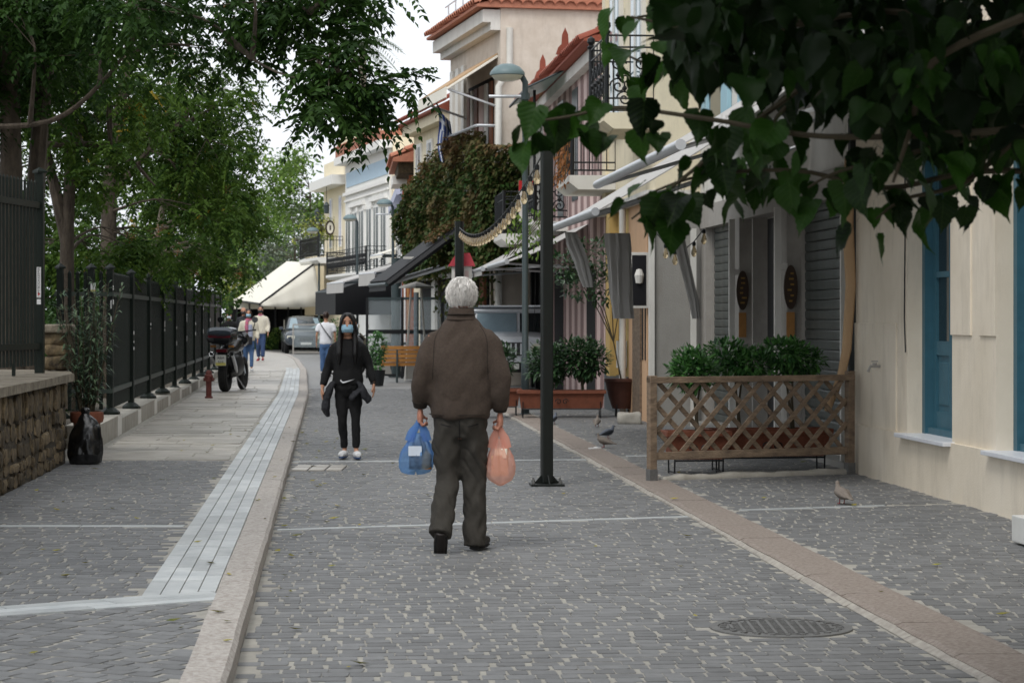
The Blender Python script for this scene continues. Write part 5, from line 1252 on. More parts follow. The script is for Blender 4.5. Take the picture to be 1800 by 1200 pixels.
MB().tube([(.1, .5, .3), (.28, .55, .02)], .015, 5).build('side_stand', 'chrome', mc)
# scooters farther up
def scooter(x, y, rz, lab):
    s = thing('scooter', lab, 'scooter', (x, y, .1 if x < -5 else 0), rz)
    wheel(s, (0, 0, .24), .24, .12); wheel(s, (0, 1.2, .24), .24, .1)
    loft(MB(), [(-.2, 0, .55, .1, .12), (.0, 0, .6, .17, .2), (.4, 0, .62, .17, .2), (.55, 0, .5, .12, .14)], 14, 2.6).build('body', 'car_dark', s, True)
    loft(MB(), [(.95, 0, .6, .2, .35), (1.1, 0, .7, .18, .4), (1.2, 0, .7, .1, .3)], 14, 2.6).build('leg_shield', 'black_gloss', s, True)
    MB().box((0, .72, .32), (.3, .5, .06)).build('footboard', 'rubber', s); MB().box((0, .15, .83), (.28, .6, .08), 0, .03).build('seat', 'rubber', s)
    for q in (-1, 1):
        MB().tube([(0, 1.08, 1.0), (q*.3, 1.0, 1.06)], .016, 6).build('handlebar', 'chrome', s); MB().tube([(q*.24, 1.03, 1.05), (q*.3, 1.03, 1.25)], .008, 4).build('mirror_stalk', 'chrome', s)
        MB().lathe([(.06, -.01), (.06, .01)], n=10).build('mirror', 'chrome', s, loc=(q*.3, 1.02, 1.28), rot=(R(90), 0, 0))
scooter(-8.6, 68, R(-20), 'scooter parked behind the motorbike by the railing'); scooter(-9.4, 74, R(-10), 'farther scooter parked by the end of the railing')
scooter(-2.9, 58.6, R(70), 'scooter parked behind the cafe glass')
# --- pigeons
def pigeon(px, py, facing, lab, m, z=.045, s=1.0):
    D = (1.5-z)*4000/(py-558); p = thing('pigeon', lab, 'pigeon', ((px-900)*D/4000, D, z-.034*s*.74), facing, 'pigeons on the paving')
    mb = MB().tube([(-.13, 0, .1), (-.06, 0, .12), (.0, 0, .13), (.05, 0, .145), (.085, 0, .17), (.1, 0, .2), (.105, 0, .225)], [.018, .045, .06, .055, .038, .024, .02], 10)
    mb.tube([(.098, 0, .222), (.11, 0, .232), (.125, 0, .23)], [.02, .024, .012], 8); mb.tube([(-.1, 0, .11), (-.2, 0, .085)], [.03, .018], 8, sq=(1.3, .5))
    b_ = link('body', remesh('body', mb, .008, 3), m, p)
    MB().tube([(.13, 0, .23), (.155, 0, .222)], [.008, .002], 6).build('beak', 'black_iron', p)
    for q in (-1, 1):
        MB().tube([(.07, q*.045, .15), (.0, q*.06, .14), (-.13, q*.03, .1)], [.02, .03, .008], 8, sq=(.5, 1.1)).build('wing', 'pigeon_dark' if m == 'pigeon_grey' else m, p, True)
        MB().tube([(.01, q*.025, .08), (.012, q*.025, .035), (.04, q*.03, .037)], .0045, 5).build('leg', 'red_shoe', p)
    p.scale = (s*.74,)*3
pigeon(1068, 770, R(25), 'slate grey pigeon, the darkest of the flock by the trellis', 'pigeon_grey'); pigeon(1063, 786, R(160), 'pale brown dove just in front of the slate grey pigeon', 'pigeon_brown')
pigeon(1049, 750, R(80), 'brown dove farthest back of the flock by the trellis', 'pigeon_brown'); pigeon(972, 745, R(60), 'grey pigeon half hidden behind the black post', 'pigeon_grey')
pigeon(1481, 885, R(110), 'lone pale dove near the cream wall', 'pigeon_brown', s=1.1); pigeon(667, 658, R(100), 'distant pigeon in front of the cafe rail', 'pigeon_grey', 0)
o = tag(MB().box((0, 0, .006), (.13, .07, .012), .3).box((.03, .02, .016), (.07, .05, .01), .9).build('paper_scrap', 'box_white', loc=(.92, 25.3, .042)), 'scrap of white paper beside the pigeons', 'litter')
o = tag(remesh('kerb_lump', MB().box((0, 0, .07), (.32, .4, .16)), .03, 3, lambda c: .02*noise.noise(c*8)) and link('concrete_block', remesh('concrete_block', MB().box((0, 0, .07), (.32, .4, .16)), .03, 3, lambda c: .02*noise.noise(c*8)), 'plinth', None, (1.62, 31.4, .04)), 'rough concrete block on the paving by the yellow house', 'block')
# ------------------------------------------------------------------ people
def rings(mb, secs, n=18, pw=2.3):
    """horizontal oval sections (x, y, z, rx, ry) stacked into a closed trunk"""
    v = []; f = []
    for (x, y, z, rx, ry) in secs:
        for i in range(n):
            a = 2*math.pi*i/n; c, s = math.cos(a), math.sin(a); r = (abs(c)**pw+abs(s)**pw)**(-1/pw); v.append((x+rx*r*c, y+ry*r*s, z))
    for k in range(len(secs)-1):
        for i in range(n): f.append([k*n+i, k*n+(i+1) % n, (k+1)*n+(i+1) % n, (k+1)*n+i])
    f += [list(range(n))[::-1], [(len(secs)-1)*n+i for i in range(n)]]
    return mb.add(v, f)
def sub(pts, rad, k=4):
    """smooth a limb: points and radii resampled along a Catmull-Rom curve"""
    P = [Vector(p) for p in pts]; out = []; rr = []
    for i in range(len(P)-1):
        a, b, c, d = P[max(i-1, 0)], P[i], P[i+1], P[min(i+2, len(P)-1)]
        for j in range(k):
            t = j/k; out.append(.5*((2*b)+(c-a)*t+(2*a-5*b+4*c-d)*t*t+(3*b-a-3*c+d)*t**3)); rr.append(rad[i]+(rad[i+1]-rad[i])*t)
    out.append(P[-1]); rr.append(rad[-1]); return out, rr
def limb(mb, pts, rad, n=12, k=4, sq=None):
    p, r = sub(pts, rad, k); return mb.tube(p, r, n, sq=sq)
def head(mb, c, s=1.0, face=1):
    x, y, z = c
    rings(mb, [(x, y+.035*face*s, z-.118*s, .022*s, .025*s), (x, y+.03*face*s, z-.105*s, .042*s, .045*s), (x, y+.016*face*s, z-.07*s, .058*s, .072*s), (x, y+.006*face*s, z-.03*s, .066*s, .088*s), (x, y, z+.02*s, .073*s, .096*s),
               (x, y-.004*s, z+.06*s, .071*s, .093*s), (x, y-.004*s, z+.095*s, .055*s, .072*s), (x, y-.004*s, z+.115*s, .025*s, .035*s)], 16, 2)
    mb.tube([(x, y+face*.088*s, z+.012*s), (x, y+face*.108*s, z-.025*s), (x, y+face*.09*s, z-.036*s)], [.008*s, .014*s, .01*s], 8)
    mb.tube([(x-.035*s, y+face*.084*s, z+.028*s), (x+.035*s, y+face*.084*s, z+.028*s)], .01*s, 6); mb.tube([(x-.022*s, y+face*.082*s, z-.062*s), (x+.022*s, y+face*.082*s, z-.062*s)], .009*s, 6)
    for q in (-1, 1): mb.tube([(x+q*.07*s, y, z-.03*s), (x+q*.08*s, y-.01, z), (x+q*.076*s, y-.012, z+.025*s)], [.009*s, .015*s, .012*s], 8)
def hand(mb, wrist, side, grip=0, s=1.0, fwd=1):
    """palm, four fingers of different lengths and a thumb off the side of the palm; grip 1 closes the fist"""
    w = Vector(wrist); d = Vector((0, .12*fwd, -1)).normalized(); pc = w+d*.05*s
    inn = Vector((-side, 0, 0))                                  # palm faces the thigh
    mb.tube([w, w+d*.03*s, w+d*.06*s, w+d*.088*s], [.024*s, .032*s, .036*s, .032*s], 10, sq=(.55, 1.1) if abs(d.x) < .5 else None)
    for k, (off, L) in enumerate(((.03, .07), (.01, .08), (-.01, .074), (-.029, .06))):
        b = w+d*.082*s+Vector((0, off*fwd*s, 0)); e1, e2 = (.9, 2.2) if grip else (.12, .35)
        def bend(a): return (d*math.cos(a)+inn*math.sin(a)).normalized()
        p1 = b+bend(e1*.5)*L*.45*s; p2 = p1+bend(e1+e2*.5)*L*.33*s; p3 = p2+bend(e1+e2)*L*.24*s
        mb.tube([b-d*.02*s, b, p1, p2, p3], [.0095*s, .0098*s, .009*s, .008*s, .006*s], 8)
    t0 = w+d*.03*s+Vector((0, .026*fwd*s, 0)); t1 = t0+Vector((-side*.012*s, .026*fwd*s, -.028*s)); t2 = t1+(inn*.012+d*.03)*s if not grip else t1+(inn*.03-Vector((0, .012*fwd, .012)))*s
    mb.tube([t0, t1, t2], [.014*s, .011*s, .008*s], 8)
def person(label, loc, rz, J, o, scale=1, vox=.012):
    """J joints, o outfit. One continuous body; clothes, hair, mask and shoes over it"""
    p = thing('person', label, 'person', loc, rz, o.get('group')); p.scale = (scale,)*3
    B = MB(); T = MB(); G = MB()
    rings(B, [(x, y, z, rx*.8, ry*.78) for (x, y, z, rx, ry) in J['torso'][2:]], 16); rings(B, [(x, y, z, rx*.75, ry*.75) for (x, y, z, rx, ry) in J['pelvis']], 16); B.tube([(0, 0, .8), (0, 0, 1.15)], .08, 10)
    hx, hy, hz = J['head']; nb = J['neck']
    B.tube([(nb[0], nb[1], nb[2]-.06), nb, (hx, hy-.01, hz-.07)], [.07, .052, .05], 12); head(B, J['head'], o.get('hs', 1))
    rings(T, J['torso'], 22)
    for s in ('L', 'R'):
        sh, el, wr = (Vector(q) for q in J['arm'+s]); a = o.get('ar', (.068, .06, .05, .04)); side = -1 if s == 'L' else 1
        limb(B, [sh, sh.lerp(el, .5), el, el.lerp(wr, .5), wr], [.036, .034, .032, .028, .023]); hand(B, wr, side, o.get('grip', 0), o.get('hand', 1))
        m1 = sh.lerp(el, .5); m2 = el.lerp(wr, o.get('sleeve', .92))
        if o.get('short'):
            si = Vector((-side*.035, 0, -.03)); limb(T, [sh+si*2.2+Vector((0, 0, .015)), sh+si*.4, m1, el.lerp(sh, .3)], [a[0]*.62, a[0]*.9, a[0]*.95, a[0]*.95])
        else:
            si = Vector((-side*.035, 0, -.03)); limb(T, [sh+si*2.2+Vector((0, 0, .015)), sh+si*.4, m1, el, el.lerp(m2, .55), m2], [a[0]*.62, a[0]*.9, a[0]*.98, a[1], a[2]*1.08, a[3]])
        hp, kn, an = (Vector(q) for q in J['leg'+s]); g = o.get('lr', (.092, .075, .07))
        limb(B, [hp, hp.lerp(kn, .5), kn, kn.lerp(an, .5), an], [.05, .045, .034, .03, .026]); limb(G, [hp+Vector((0, 0, .03)), hp.lerp(kn, .5), kn, kn.lerp(an, .5), an.lerp(kn, o.get('hem', .1))], [g[0], g[0]*.95, g[1], (g[1]+g[2])/2, g[2]])
        ft = J['foot'+s]; S_ = MB()
        limb(S_, ft, [.04, .047, .044, .03], 10, 4, (1, .85)); limb(B, [an, ft[1]], [.024, .024])
        so = link('shoe', remesh('shoe', S_, .009, 2), o['shoe'], p)
        if o.get('sole'): MB().tube([Vector(q)-Vector((0, 0, .03)) for q in ft], [.036, .042, .04, .026], 10, sq=(1, .35)).build('sole', o['sole'], so)
    rings(G, J['pelvis'], 18)
    fo = o.get('fold', .006)
    def wt(c): return fo*noise.noise(Vector((c.x*8+c.z*5, c.y*8, c.z*4)))+fo*.7*noise.noise(Vector((c.x*14-c.z*9, c.y*10, c.z*7)))-fo*.9*max(0, .25-abs(noise.noise(Vector((c.x*6-c.z*3, c.y*5, c.z*5+c.x*6)))))*2
    def wg(c): return fo*noise.noise(Vector((c.x*9, c.y*9, c.z*6+c.x*8)))+fo*.8*noise.noise(Vector((c.x*12+4, c.y*8, c.z*13-c.x*14)))-fo*1.3*max(0, .28-abs(noise.noise(Vector((c.x*7+9, c.y*5, c.z*9+c.x*11)))))*2
    link('body', remesh('body', B, o.get('bvox', vox), 3), o.get('skin', 'skin'), p)
    link(o.get('topname', 'top'), remesh('top', T, vox, 12, wt), o['top'], p); link('trousers', remesh('trousers', G, vox, 10, wg), o['legs'], p)
    return p
def feet(x, y, z, ang=0, L=.25, pitch=0):
    """heel to toe points of a shoe; pitch > 0 lifts the heel"""
    d = Vector((math.sin(ang), math.cos(ang)*math.cos(pitch), -math.sin(pitch))); h = Vector((x, y, z))
    return [h, h+d*L*.35, h+d*L*.7, h+d*L]
# --- man with two carrier bags, walking away
J = dict(head=(.012, .03, 1.63), neck=(.008, .0, 1.515),
         torso=[(0, 0, .845, .186, .145), (0, 0, .87, .196, .155), (0, 0, 1.0, .196, .158), (0, -.005, 1.15, .2, .152), (.004, -.012, 1.28, .204, .135), (.006, -.012, 1.36, .192, .118), (.008, -.01, 1.415, .158, .098), (.008, -.005, 1.46, .115, .086), (.008, 0, 1.5, .085, .075)],
         pelvis=[(0, 0, .72, .13, .1), (0, 0, .8, .168, .128), (0, 0, .92, .172, .13), (0, 0, 1.0, .16, .12)],
         armL=((-.172, -.01, 1.375), (-.24, -.04, 1.12), (-.256, .03, .92)), armR=((.188, -.01, 1.375), (.262, -.04, 1.11), (.258, .03, .895)),
         legL=((-.088, 0, .86), (-.078, -.01, .47), (-.118, -.2, .155)), legR=((.088, 0, .86), (.09, .05, .46), (.094, .0, .07)),
         footL=feet(-.112, -.25, .145, -.05, .26, R(52)), footR=feet(.094, -.04, .05, .28, .27))
man = person('white-haired man in a brown fleece carrying two plastic bags, seen from behind', (-.335, 14.62, .005), 0, J,
             dict(top='fleece_brown', topname='fleece_jacket', legs='trouser_dark', shoe='shoe_dark', sole='rubber', skin='skin_old', grip=1, ar=(.073, .068, .066, .05), lr=(.1, .082, .08), hem=-.12, fold=.012, bvox=.006, hand=1.12), 1, .011)
mb = MB(); rings(mb, [(.008, -.002, 1.475, .1, .09), (.008, 0, 1.505, .09, .082), (.009, .006, 1.54, .084, .082), (.009, .01, 1.556, .081, .08), (.009, .01, 1.559, .074, .073)], 20); link('collar', remesh('collar', mb, .008, 2), 'fleece_brown', man)
MB().lathe([(.093, 0), (.096, .004), (.093, .008)], (.008, -.002, 1.512), 24).build('collar_seam', 'fleece_dark', man, True)
for wr, el in (((-.256, .03, .92), (-.247, -.04, 1.12)), ((.258, .03, .895), (.268, -.04, 1.11))):
    a, b = Vector(wr), Vector(el); MB().tube([b.lerp(a, .8), b.lerp(a, .86), b.lerp(a, 1.0)], [.056, .05, .043], 14).build('cuff', 'fleece_dark', man, True)
MB().tube([(.192*math.cos(t)*1.015, .152*math.sin(t)*1.015, .875) for t in [i*2*math.pi/36 for i in range(37)]], .003, 4).build('hem_seam', 'fleece_dark', man)
# hair: combed strands over the crown and nape
mb = MB(); hx, hy, hz = J['head']
rings(mb, [(hx, hy-.045, hz-.06, .058, .05), (hx, hy-.04, hz-.035, .068, .066), (hx, hy-.028, hz+.0, .081, .086), (hx, hy-.02, hz+.04, .092, .097), (hx, hy-.014, hz+.075, .086, .095), (hx, hy-.01, hz+.105, .066, .076), (hx, hy-.01, hz+.126, .03, .04)], 22, 2)
def strand(c):
    a = math.atan2(c.x-hx, c.y-hy); return .003*noise.noise(Vector((a*9, c.z*5, 0)))+.002*noise.noise(Vector((a*30, c.z*6, 3)))
link('hair', remesh('hair', mb, .006, 3, strand), 'white_hair', man)
v = []; f = []; ht_ = []; rs = random.Random(8)
for i in range(3200):                                             # loose fine strands that break the outline
    a = rs.uniform(0, 2*math.pi); e = rs.uniform(-.55, 1.5); r0 = Vector((math.cos(a)*math.cos(e)*.09, math.sin(a)*math.cos(e)*.098-.018, math.sin(e)*.108+.018)); q = Vector((hx, hy, hz))+r0
    if r0.y > .06 and r0.z < .05: continue
    n_ = r0.normalized(); d = (Vector((-n_.x*.1, -.5+rs.uniform(-.3, .3), -.9))+n_*rs.uniform(.0, .25)+Vector((rs.uniform(-.25, .25), 0, 0))); d = (d-n_*d.dot(n_)*.9).normalized(); L = rs.uniform(.03, .06); sd_ = d.cross(n_).normalized()*.0015; k = len(v); ht_ += [rs.uniform(.01, 1)]*4
    q = q+n_*.002; v += [q-sd_, q+sd_, q+d*L*.6+n_*.004, q+d*L+n_*rs.uniform(-.004, .006)]; f += [[k, k+1, k+2], [k, k+2, k+3]]
link('hair_strands', pymesh('hair_strands', v, f, tint=ht_), 'hair_strand', man)
# seams laid on the cloth: cast onto the garment from behind
from mathutils.bvhtree import BVHTree
def seam(p, garment, pts, m, r=.0026, n=14):
    g = next(c for c in p.children if c.name.split('.')[0] == garment); me = g.data
    bv = BVHTree.FromPolygons([v.co for v in me.vertices], [list(q.vertices) for q in me.polygons]); out = []
    c_, _ = sub([(x, 0, z) for x, z in pts], [0]*len(pts), n//(len(pts)-1)+1)
    for q in c_:
        h_ = bv.ray_cast(Vector((q.x, -1, q.z)), Vector((0, 1, 0)))
        if h_[0] is not None: out.append(h_[0]+Vector((0, -.0006, 0)))
    if len(out) > 2: MB().tube(out, r, 5).build('seam', m, p)
for sx in (-1, 1):
    seam(man, 'fleece_jacket', [(.008+sx*.12, 1.45), (.008+sx*.165, 1.36), (.006+sx*.172, 1.22), (.004+sx*.178, 1.1)], 'fleece_dark')
    seam(man, 'trousers', [(sx*.12, .815), (sx*.055, .8)], 'black_cloth', .003)
seam(man, 'trousers', [(0, .84), (.0, .76), (.002, .7)], 'black_cloth', .003)
# carrier bags
def carrier(label, top, w, d, h, film_m, seed, skew):
    """thin bag: gathered body with a weighted base, two loop handles meeting in the fist"""
    b = thing('carrier_bag', label, 'carrier bag', top); rs = random.Random(seed); N = 40
    key = [(-.10, .30, .34), (-.15, .52, .5), (-.2, .76, .74), (-.25, .93, .9), (-.3, 1.0, 1.0), (-.345, .98, .98), (-.375, .84, .86), (-.39, .5, .5), (-.394, .08, .08)]
    prof = []
    for i in range(len(key)-1):
        for j in range(4): t = j/4; prof.append(tuple(key[i][q]+(key[i+1][q]-key[i][q])*t for q in range(3)))
    prof.append(key[-1]); v = []; f = []; sc = h/.39; N = 72
    ph = [rs.uniform(0, 6.28) for _ in range(5)]
    for (z, kx, ky) in prof:
        gather = max(0, min(1, (z+.36)/.2))
        for i in range(N):
            a = 2*math.pi*i/N; c, s = math.cos(a), math.sin(a); r = (abs(c)**3+abs(s)**3)**(-1/3)
            cr = abs(noise.noise(Vector((c*3+seed, s*3, z*16))))*.1+abs(noise.noise(Vector((c*5, s*5+seed, z*16))))*.05
            pl = 1+(.1*math.sin(9*a+ph[0])+.07*math.sin(19*a+ph[1]+z*10))*gather-cr+.05*math.sin(3*a+ph[2]+z*9)
            v.append((kx*w*r*c*pl+skew*z, ky*d*r*s*pl, z*sc+.014*math.sin(2*a+ph[3])*(1-gather)))
    for k in range(len(prof)-1):
        for i in range(N): f.append([k*N+i, k*N+(i+1) % N, (k+1)*N+(i+1) % N, (k+1)*N+i])
    f.append([(len(prof)-1)*N+i for i in range(N)])
    bod = MB().add(v, f).build('bag_body', film_m, b, True)
    for sx in (-1, 1):
        for sy in (-1, 1):
            pts = [(0, sy*.01, .0), (sx*w*.16, sy*.014, -.05*sc), (sx*w*.36+skew*-.1, sy*d*.25, -.1*sc), (sx*w*.5+skew*-.14, sy*d*.34, -.16*sc)]
            p_, r_ = sub(pts, [.012, .02, .03, .03]); MB().tube(p_, r_, 8, sq=(1, .3)).build('handle', film_m, b, True)
    return b
hl = Vector((-.335-.262, 14.62+.045, .845)); hr = Vector((-.335+.25, 14.62+.045, .818))
b1 = carrier('blue carrier bag with bottles and a white label in the man\'s left hand', hl, .112, .07, .34, 'film_blue', 3, .06)
for x, r_, h_, m, lz in ((-.04, .036, .17, 'glass_dark', -.32), (.03, .04, .13, 'bench_wood', -.32), (.0, .035, .2, 'car_dark', -.31)): MB().lathe([(r_, 0), (r_, h_*.7), (r_*.4, h_*.9), (r_*.4, h_)], (x+.01, rnd(-.02, .02), lz), 12).build('contents', m, b1, True)
MB().box((-.025, -.066, -.2), (.085, .006, .062), R(4)).build('label', 'mask_pale', b1)
b2 = carrier('pink carrier bag with a carton inside in the man\'s right hand', hr, .095, .07, .385, 'film_pink', 6, -.03)
MB().box((0, 0, -.27), (.11, .08, .13), R(10)).build('contents', 'cardboard', b2); MB().box((.02, .0, -.19), (.08, .07, .06), R(-14)).build('contents', 'awning_cream', b2)
# --- woman in black, mask, jacket round the waist, walking towards the camera
J = dict(head=(0, .03, 1.425), neck=(0, 0, 1.30),
         torso=[(0, 0, .78, .165, .13), (0, 0, .82, .17, .135), (0, .0, .95, .152, .12), (0, .01, 1.1, .158, .125), (0, .0, 1.19, .165, .108), (0, 0, 1.24, .14, .085), (0, 0, 1.275, .07, .06)],
         pelvis=[(0, 0, .66, .1, .09), (0, 0, .74, .155, .125), (0, 0, .85, .16, .125), (0, 0, .92, .14, .11)],
         armL=((-.155, 0, 1.195), (-.22, -.02, .98), (-.275, .05, .79)), armR=((.155, 0, 1.195), (.215, -.02, .96), (.27, .04, .76)),
         legL=((-.08, 0, .78), (-.085, .06, .43), (-.09, .06, .1)), legR=((.075, 0, .78), (.06, .02, .42), (.04, -.06, .1)),
         footL=feet(-.09, .02, .05, -.15, .24), footR=feet(.04, -.1, .05, .1, .24))
wm = person('woman in black sportswear with long dark hair and a blue face mask', (-1.74, 24.15, .005), R(180), J,
            dict(top='black_cloth', topname='sweatshirt', legs='black_cloth', shoe='white_shoe', sole='denim_dark', ar=(.055, .05, .046, .036), lr=(.078, .055, .042), hem=.04, fold=.006, hand=.95, bvox=.008), 1, .011)
hx, hy, hz = J['head']
mb = MB(); rings(mb, [(hx, hy-.05, hz-.2, .085, .045), (hx, hy-.045, hz-.08, .088, .06), (hx, hy-.03, hz+.0, .088, .082), (hx, hy-.016, hz+.05, .086, .096), (hx, hy-.01, hz+.09, .07, .085), (hx, hy-.01, hz+.122, .03, .04)], 20, 2)
for q in (-1, 1): limb(mb, [(q*.02, hy+.06, hz+.105), (q*.062, hy+.055, hz+.03), (q*.074, hy+.035, hz-.08), (q*.08, hy+.045, hz-.2), (q*.08, hy+.08, hz-.32), (q*.085, hy+.08, hz-.43)], [.024, .032, .04, .055, .05, .012], 12, sq=(1, .6))
def strand2(c): return .005*noise.noise(Vector((math.atan2(c.x-hx, c.y-hy)*14, c.z*3, 0)))
link('hair', remesh('hair', mb, .009, 3, strand2), 'black_hair', wm)
def mask(p, c, m, s=1.0, fwd=1):
    v = []; f = []
    for j in range(6):
        for i in range(9):
            a = -1.15+2.3*i/8; t = j/5; r = .07+.02*math.sin(math.pi*t)*math.cos(a)+.003*(j % 2)
            v.append((c[0]+r*math.sin(a)*.95*s, c[1]+.018+r*math.cos(a)*1.12*s*fwd, c[2]+(-.004-.085*t)*s))
    f = [[j*9+i, j*9+i+1, (j+1)*9+i+1, (j+1)*9+i] for j in range(5) for i in range(8)]
    o = MB().add(v, f).build('face_mask', m, p, True); o.modifiers.new('solid', 'SOLIDIFY').thickness = .003
mask(wm, J['head'], 'mask_blue')
def eyes(p, c, brow):
    for q in (-1, 1):
        MB().lathe([(.0, -.004), (.011, -.002), (.011, .002), (.0, .004)], n=8).build('eye', 'black_hair', p, loc=(c[0]+q*.031, c[1]+.09, c[2]+.012), rot=(R(90), 0, 0)); MB().box((c[0]+q*.032, c[1]+.093, c[2]+.034), (.034, .006, .007)).build('eyebrow', brow, p)
eyes(wm, J['head'], 'black_hair')
sw = [(-.075, .012), (-.062, -.002), (-.05, -.014), (-.035, -.016), (-.01, -.008), (.08, .026), (-.005, .006), (-.035, -.001), (-.052, .003), (-.066, .022)]
mbs = MB()
for (a, b) in sw: pass
k = len(sw); vv = [(-x, .142+.0*z, .82+z) for x, z in sw]; vv += [(x, y+.006, z) for x, y, z in vv]
mbs.add(vv, [list(range(k)), [k+i for i in range(k)][::-1]]+[[i, (i+1) % k, k+(i+1) % k, k+i] for i in range(k)]).build('emblem', 'white_shirt', wm)
# jacket tied round the waist, its sleeves hanging
mb = MB(); rings(mb, [(0, -.03, .74, .15, .12), (0, -.03, .8, .16, .125)], 18)
limb(mb, [(.12, .05, .82), (.185, .07, .76), (.225, .06, .65), (.235, .05, .52), (.2, .05, .44)], [.03, .06, .085, .08, .045], 12, sq=(1, .5)); limb(mb, [(-.1, .1, .82), (-.15, .12, .75), (-.2, .11, .66), (-.235, .1, .6)], [.025, .05, .07, .055], 12, sq=(1, .55)); limb(mb, [(-.12, .13, .74), (-.08, .15, .68), (-.03, .15, .635)], [.04, .05, .03], 10, sq=(1, .5))
link('tied_jacket', remesh('tied_jacket', mb, .012, 3, lambda c: .02*noise.noise(Vector((c.x*14, c.y*9, c.z*8)))+.01*noise.noise(c*30)), 'grey_cloth', wm)
MB().lathe([(.03, -.012), (.032, 0), (.03, .012)], (-.268, .04, .8), 12).build('watch', 'black_gloss', wm)
# --- people farther away share one standing pose with their own clothes
def walker(label, px, py_foot, rz, ht, o, stride=.12, z=.1, arm=None):
    D = (1.5-z)*4000/(py_foot-558); s = ht/1.7
    J = dict(head=(0, .02, 1.59), neck=(0, 0, 1.45),
             torso=[(0, 0, .84, .175, .13), (0, 0, .9, .18, .14), (0, 0, 1.1, .17, .13), (0, 0, 1.28, .19, .125), (0, 0, 1.36, .18, .1), (0, 0, 1.41, .12, .08), (0, 0, 1.44, .065, .06)],
             pelvis=[(0, 0, .74, .12, .1), (0, 0, .82, .165, .13), (0, 0, .98, .15, .115)],
             armL=((-.18, 0, 1.36), (-.24, -.02, 1.1), (-.25, .1, .88)), armR=arm or ((.18, 0, 1.36), (.24, -.03, 1.1), (.25, .02, .87)),
             legL=((-.085, 0, .84), (-.085, stride*.6, .46), (-.085, stride, .09)), legR=((.085, 0, .84), (.08, -stride*.1, .46), (.075, -stride, .1)),
             footL=feet(-.085, stride-.06, .05, -.1, .26), footR=feet(.075, -stride-.06, .06, .1, .26, R(14)))
    p = person(label, ((px-900)*D/4000, D, z), rz, J, o, s, .018)
    mb = MB(); hx, hy, hz = J['head']; hl_ = o.get('hair_len', 0)
    secs = [(hx, hy-.04, hz-.05, .07, .06), (hx, hy-.026, hz, .082, .082), (hx, hy-.016, hz+.05, .085, .095), (hx, hy-.01, hz+.09, .068, .082), (hx, hy-.01, hz+.125, .03, .04)]
    if hl_: secs = [(hx, hy-.045, hz-.05-hl_, .085, .05)]+secs
    rings(mb, secs, 16, 2)
    if hl_:
        for q in (-1, 1): limb(mb, [(q*.02, hy+.05, hz+.1), (q*.075, hy+.03, hz), (q*.085, hy+.02, hz-.08-hl_*.5)], [.02, .03, .03], 8)
    link('hair', remesh('hair', mb, .014, 2, lambda c: .006*noise.noise(c*30)), o['hair'], p)
    if o.get('mask'): mask(p, J['head'], o['mask']); eyes(p, J['head'], o['hair'])
    return p
w1 = walker('woman in jeans and cream coat with a pink and grey scarf and a face mask', 437, 653, R(184), 1.6, dict(top='cream_jacket', topname='coat', legs='denim', shoe='white_shoe', hair='brown_hair', hair_len=.06, mask='mask_blue', ar=(.07, .062, .055, .045), lr=(.09, .066, .05)))
mb = MB(); mb.lathe([(.07, 1.36), (.1, 1.38), (.1, 1.44), (.065, 1.47)], n=14); limb(mb, [(.04, .1, 1.4), (.05, .15, 1.2), (.03, .16, 1.08)], [.05, .055, .05], 8, sq=(1, .5)); link('scarf', remesh('scarf', mb, .02, 2, lambda c: .01*noise.noise(c*20)), 'pink_scarf', w1)
mb = MB(); limb(mb, [(-.05, .13, 1.3), (-.06, .16, 1.1), (-.05, .17, .9)], [.06, .075, .08], 8, sq=(1, .4)); link('scarf_end', remesh('scarf_end', mb, .02, 2), 'grey_scarf', w1); MB().box((.02, .19, .85), (.26, .09, .22), 0, .03).build('shoulder_bag', 'grey_cloth', w1)
w2 = walker('man in a cream jacket and blue jeans behind the woman with the scarf', 458, 634, R(178), 1.76, dict(top='cream_jacket', topname='jacket', legs='denim_dark', shoe='red_shoe', hair='black_hair', mask='black_print', ar=(.072, .064, .056, .046)))
MB().lathe([(.07, 1.38), (.09, 1.4), (.08, 1.46)], n=12).build('scarf', 'pink_scarf', w2, True)
walker('bald man half hidden behind the couple', 428, 630, R(180), 1.72, dict(top='grey_cloth', legs='grey_cloth', shoe='shoe_dark', hair='skin', mask='black_print'), z=.1)
w3 = walker('woman in a pale top and black trousers holding up a phone', 489, 612, R(176), 1.6, dict(top='lilac_shirt', legs='black_cloth', shoe='white_shoe', hair='auburn_hair', hair_len=.1, mask='mask_pale', short=1, lr=(.09, .07, .065)), z=.05, arm=((.18, 0, 1.36), (.27, .0, 1.12), (.24, .16, 1.33)))
MB().box((.0, .15, .93), (.24, .08, .16), 0, .03).build('shoulder_bag', 'grey_cloth', w3); MB().tube([(.1, .1, 1.0), (.02, .14, 1.2), (-.1, .05, 1.43)], .01, 5).build('bag_strap', 'pink_scarf', w3); MB().box((.24, .2, 1.3), (.07, .01, .14)).build('phone', 'white_shirt', w3)
w4 = walker('man in a white polo shirt with a black strap across his back', 573, 661, R(4), 1.64, dict(top='white_shirt', topname='polo_shirt', legs='denim', shoe='shoe_dark', hair='brown_hair', short=1, ar=(.085, .07, .06, .05), lr=(.095, .078, .07)), z=0, stride=.1)
MB().tube([(-.15, -.09, 1.4), (-.02, -.16, 1.2), (.15, -.12, .98)], .016, 6, sq=(1.5, .4)).build('shoulder_strap', 'black_cloth', w4)
walker('person in black with a pale mask by the scooters', 403, 640, R(180), 1.55, dict(top='black_cloth', legs='black_cloth', shoe='shoe_dark', hair='black_hair', mask='mask_pale'))
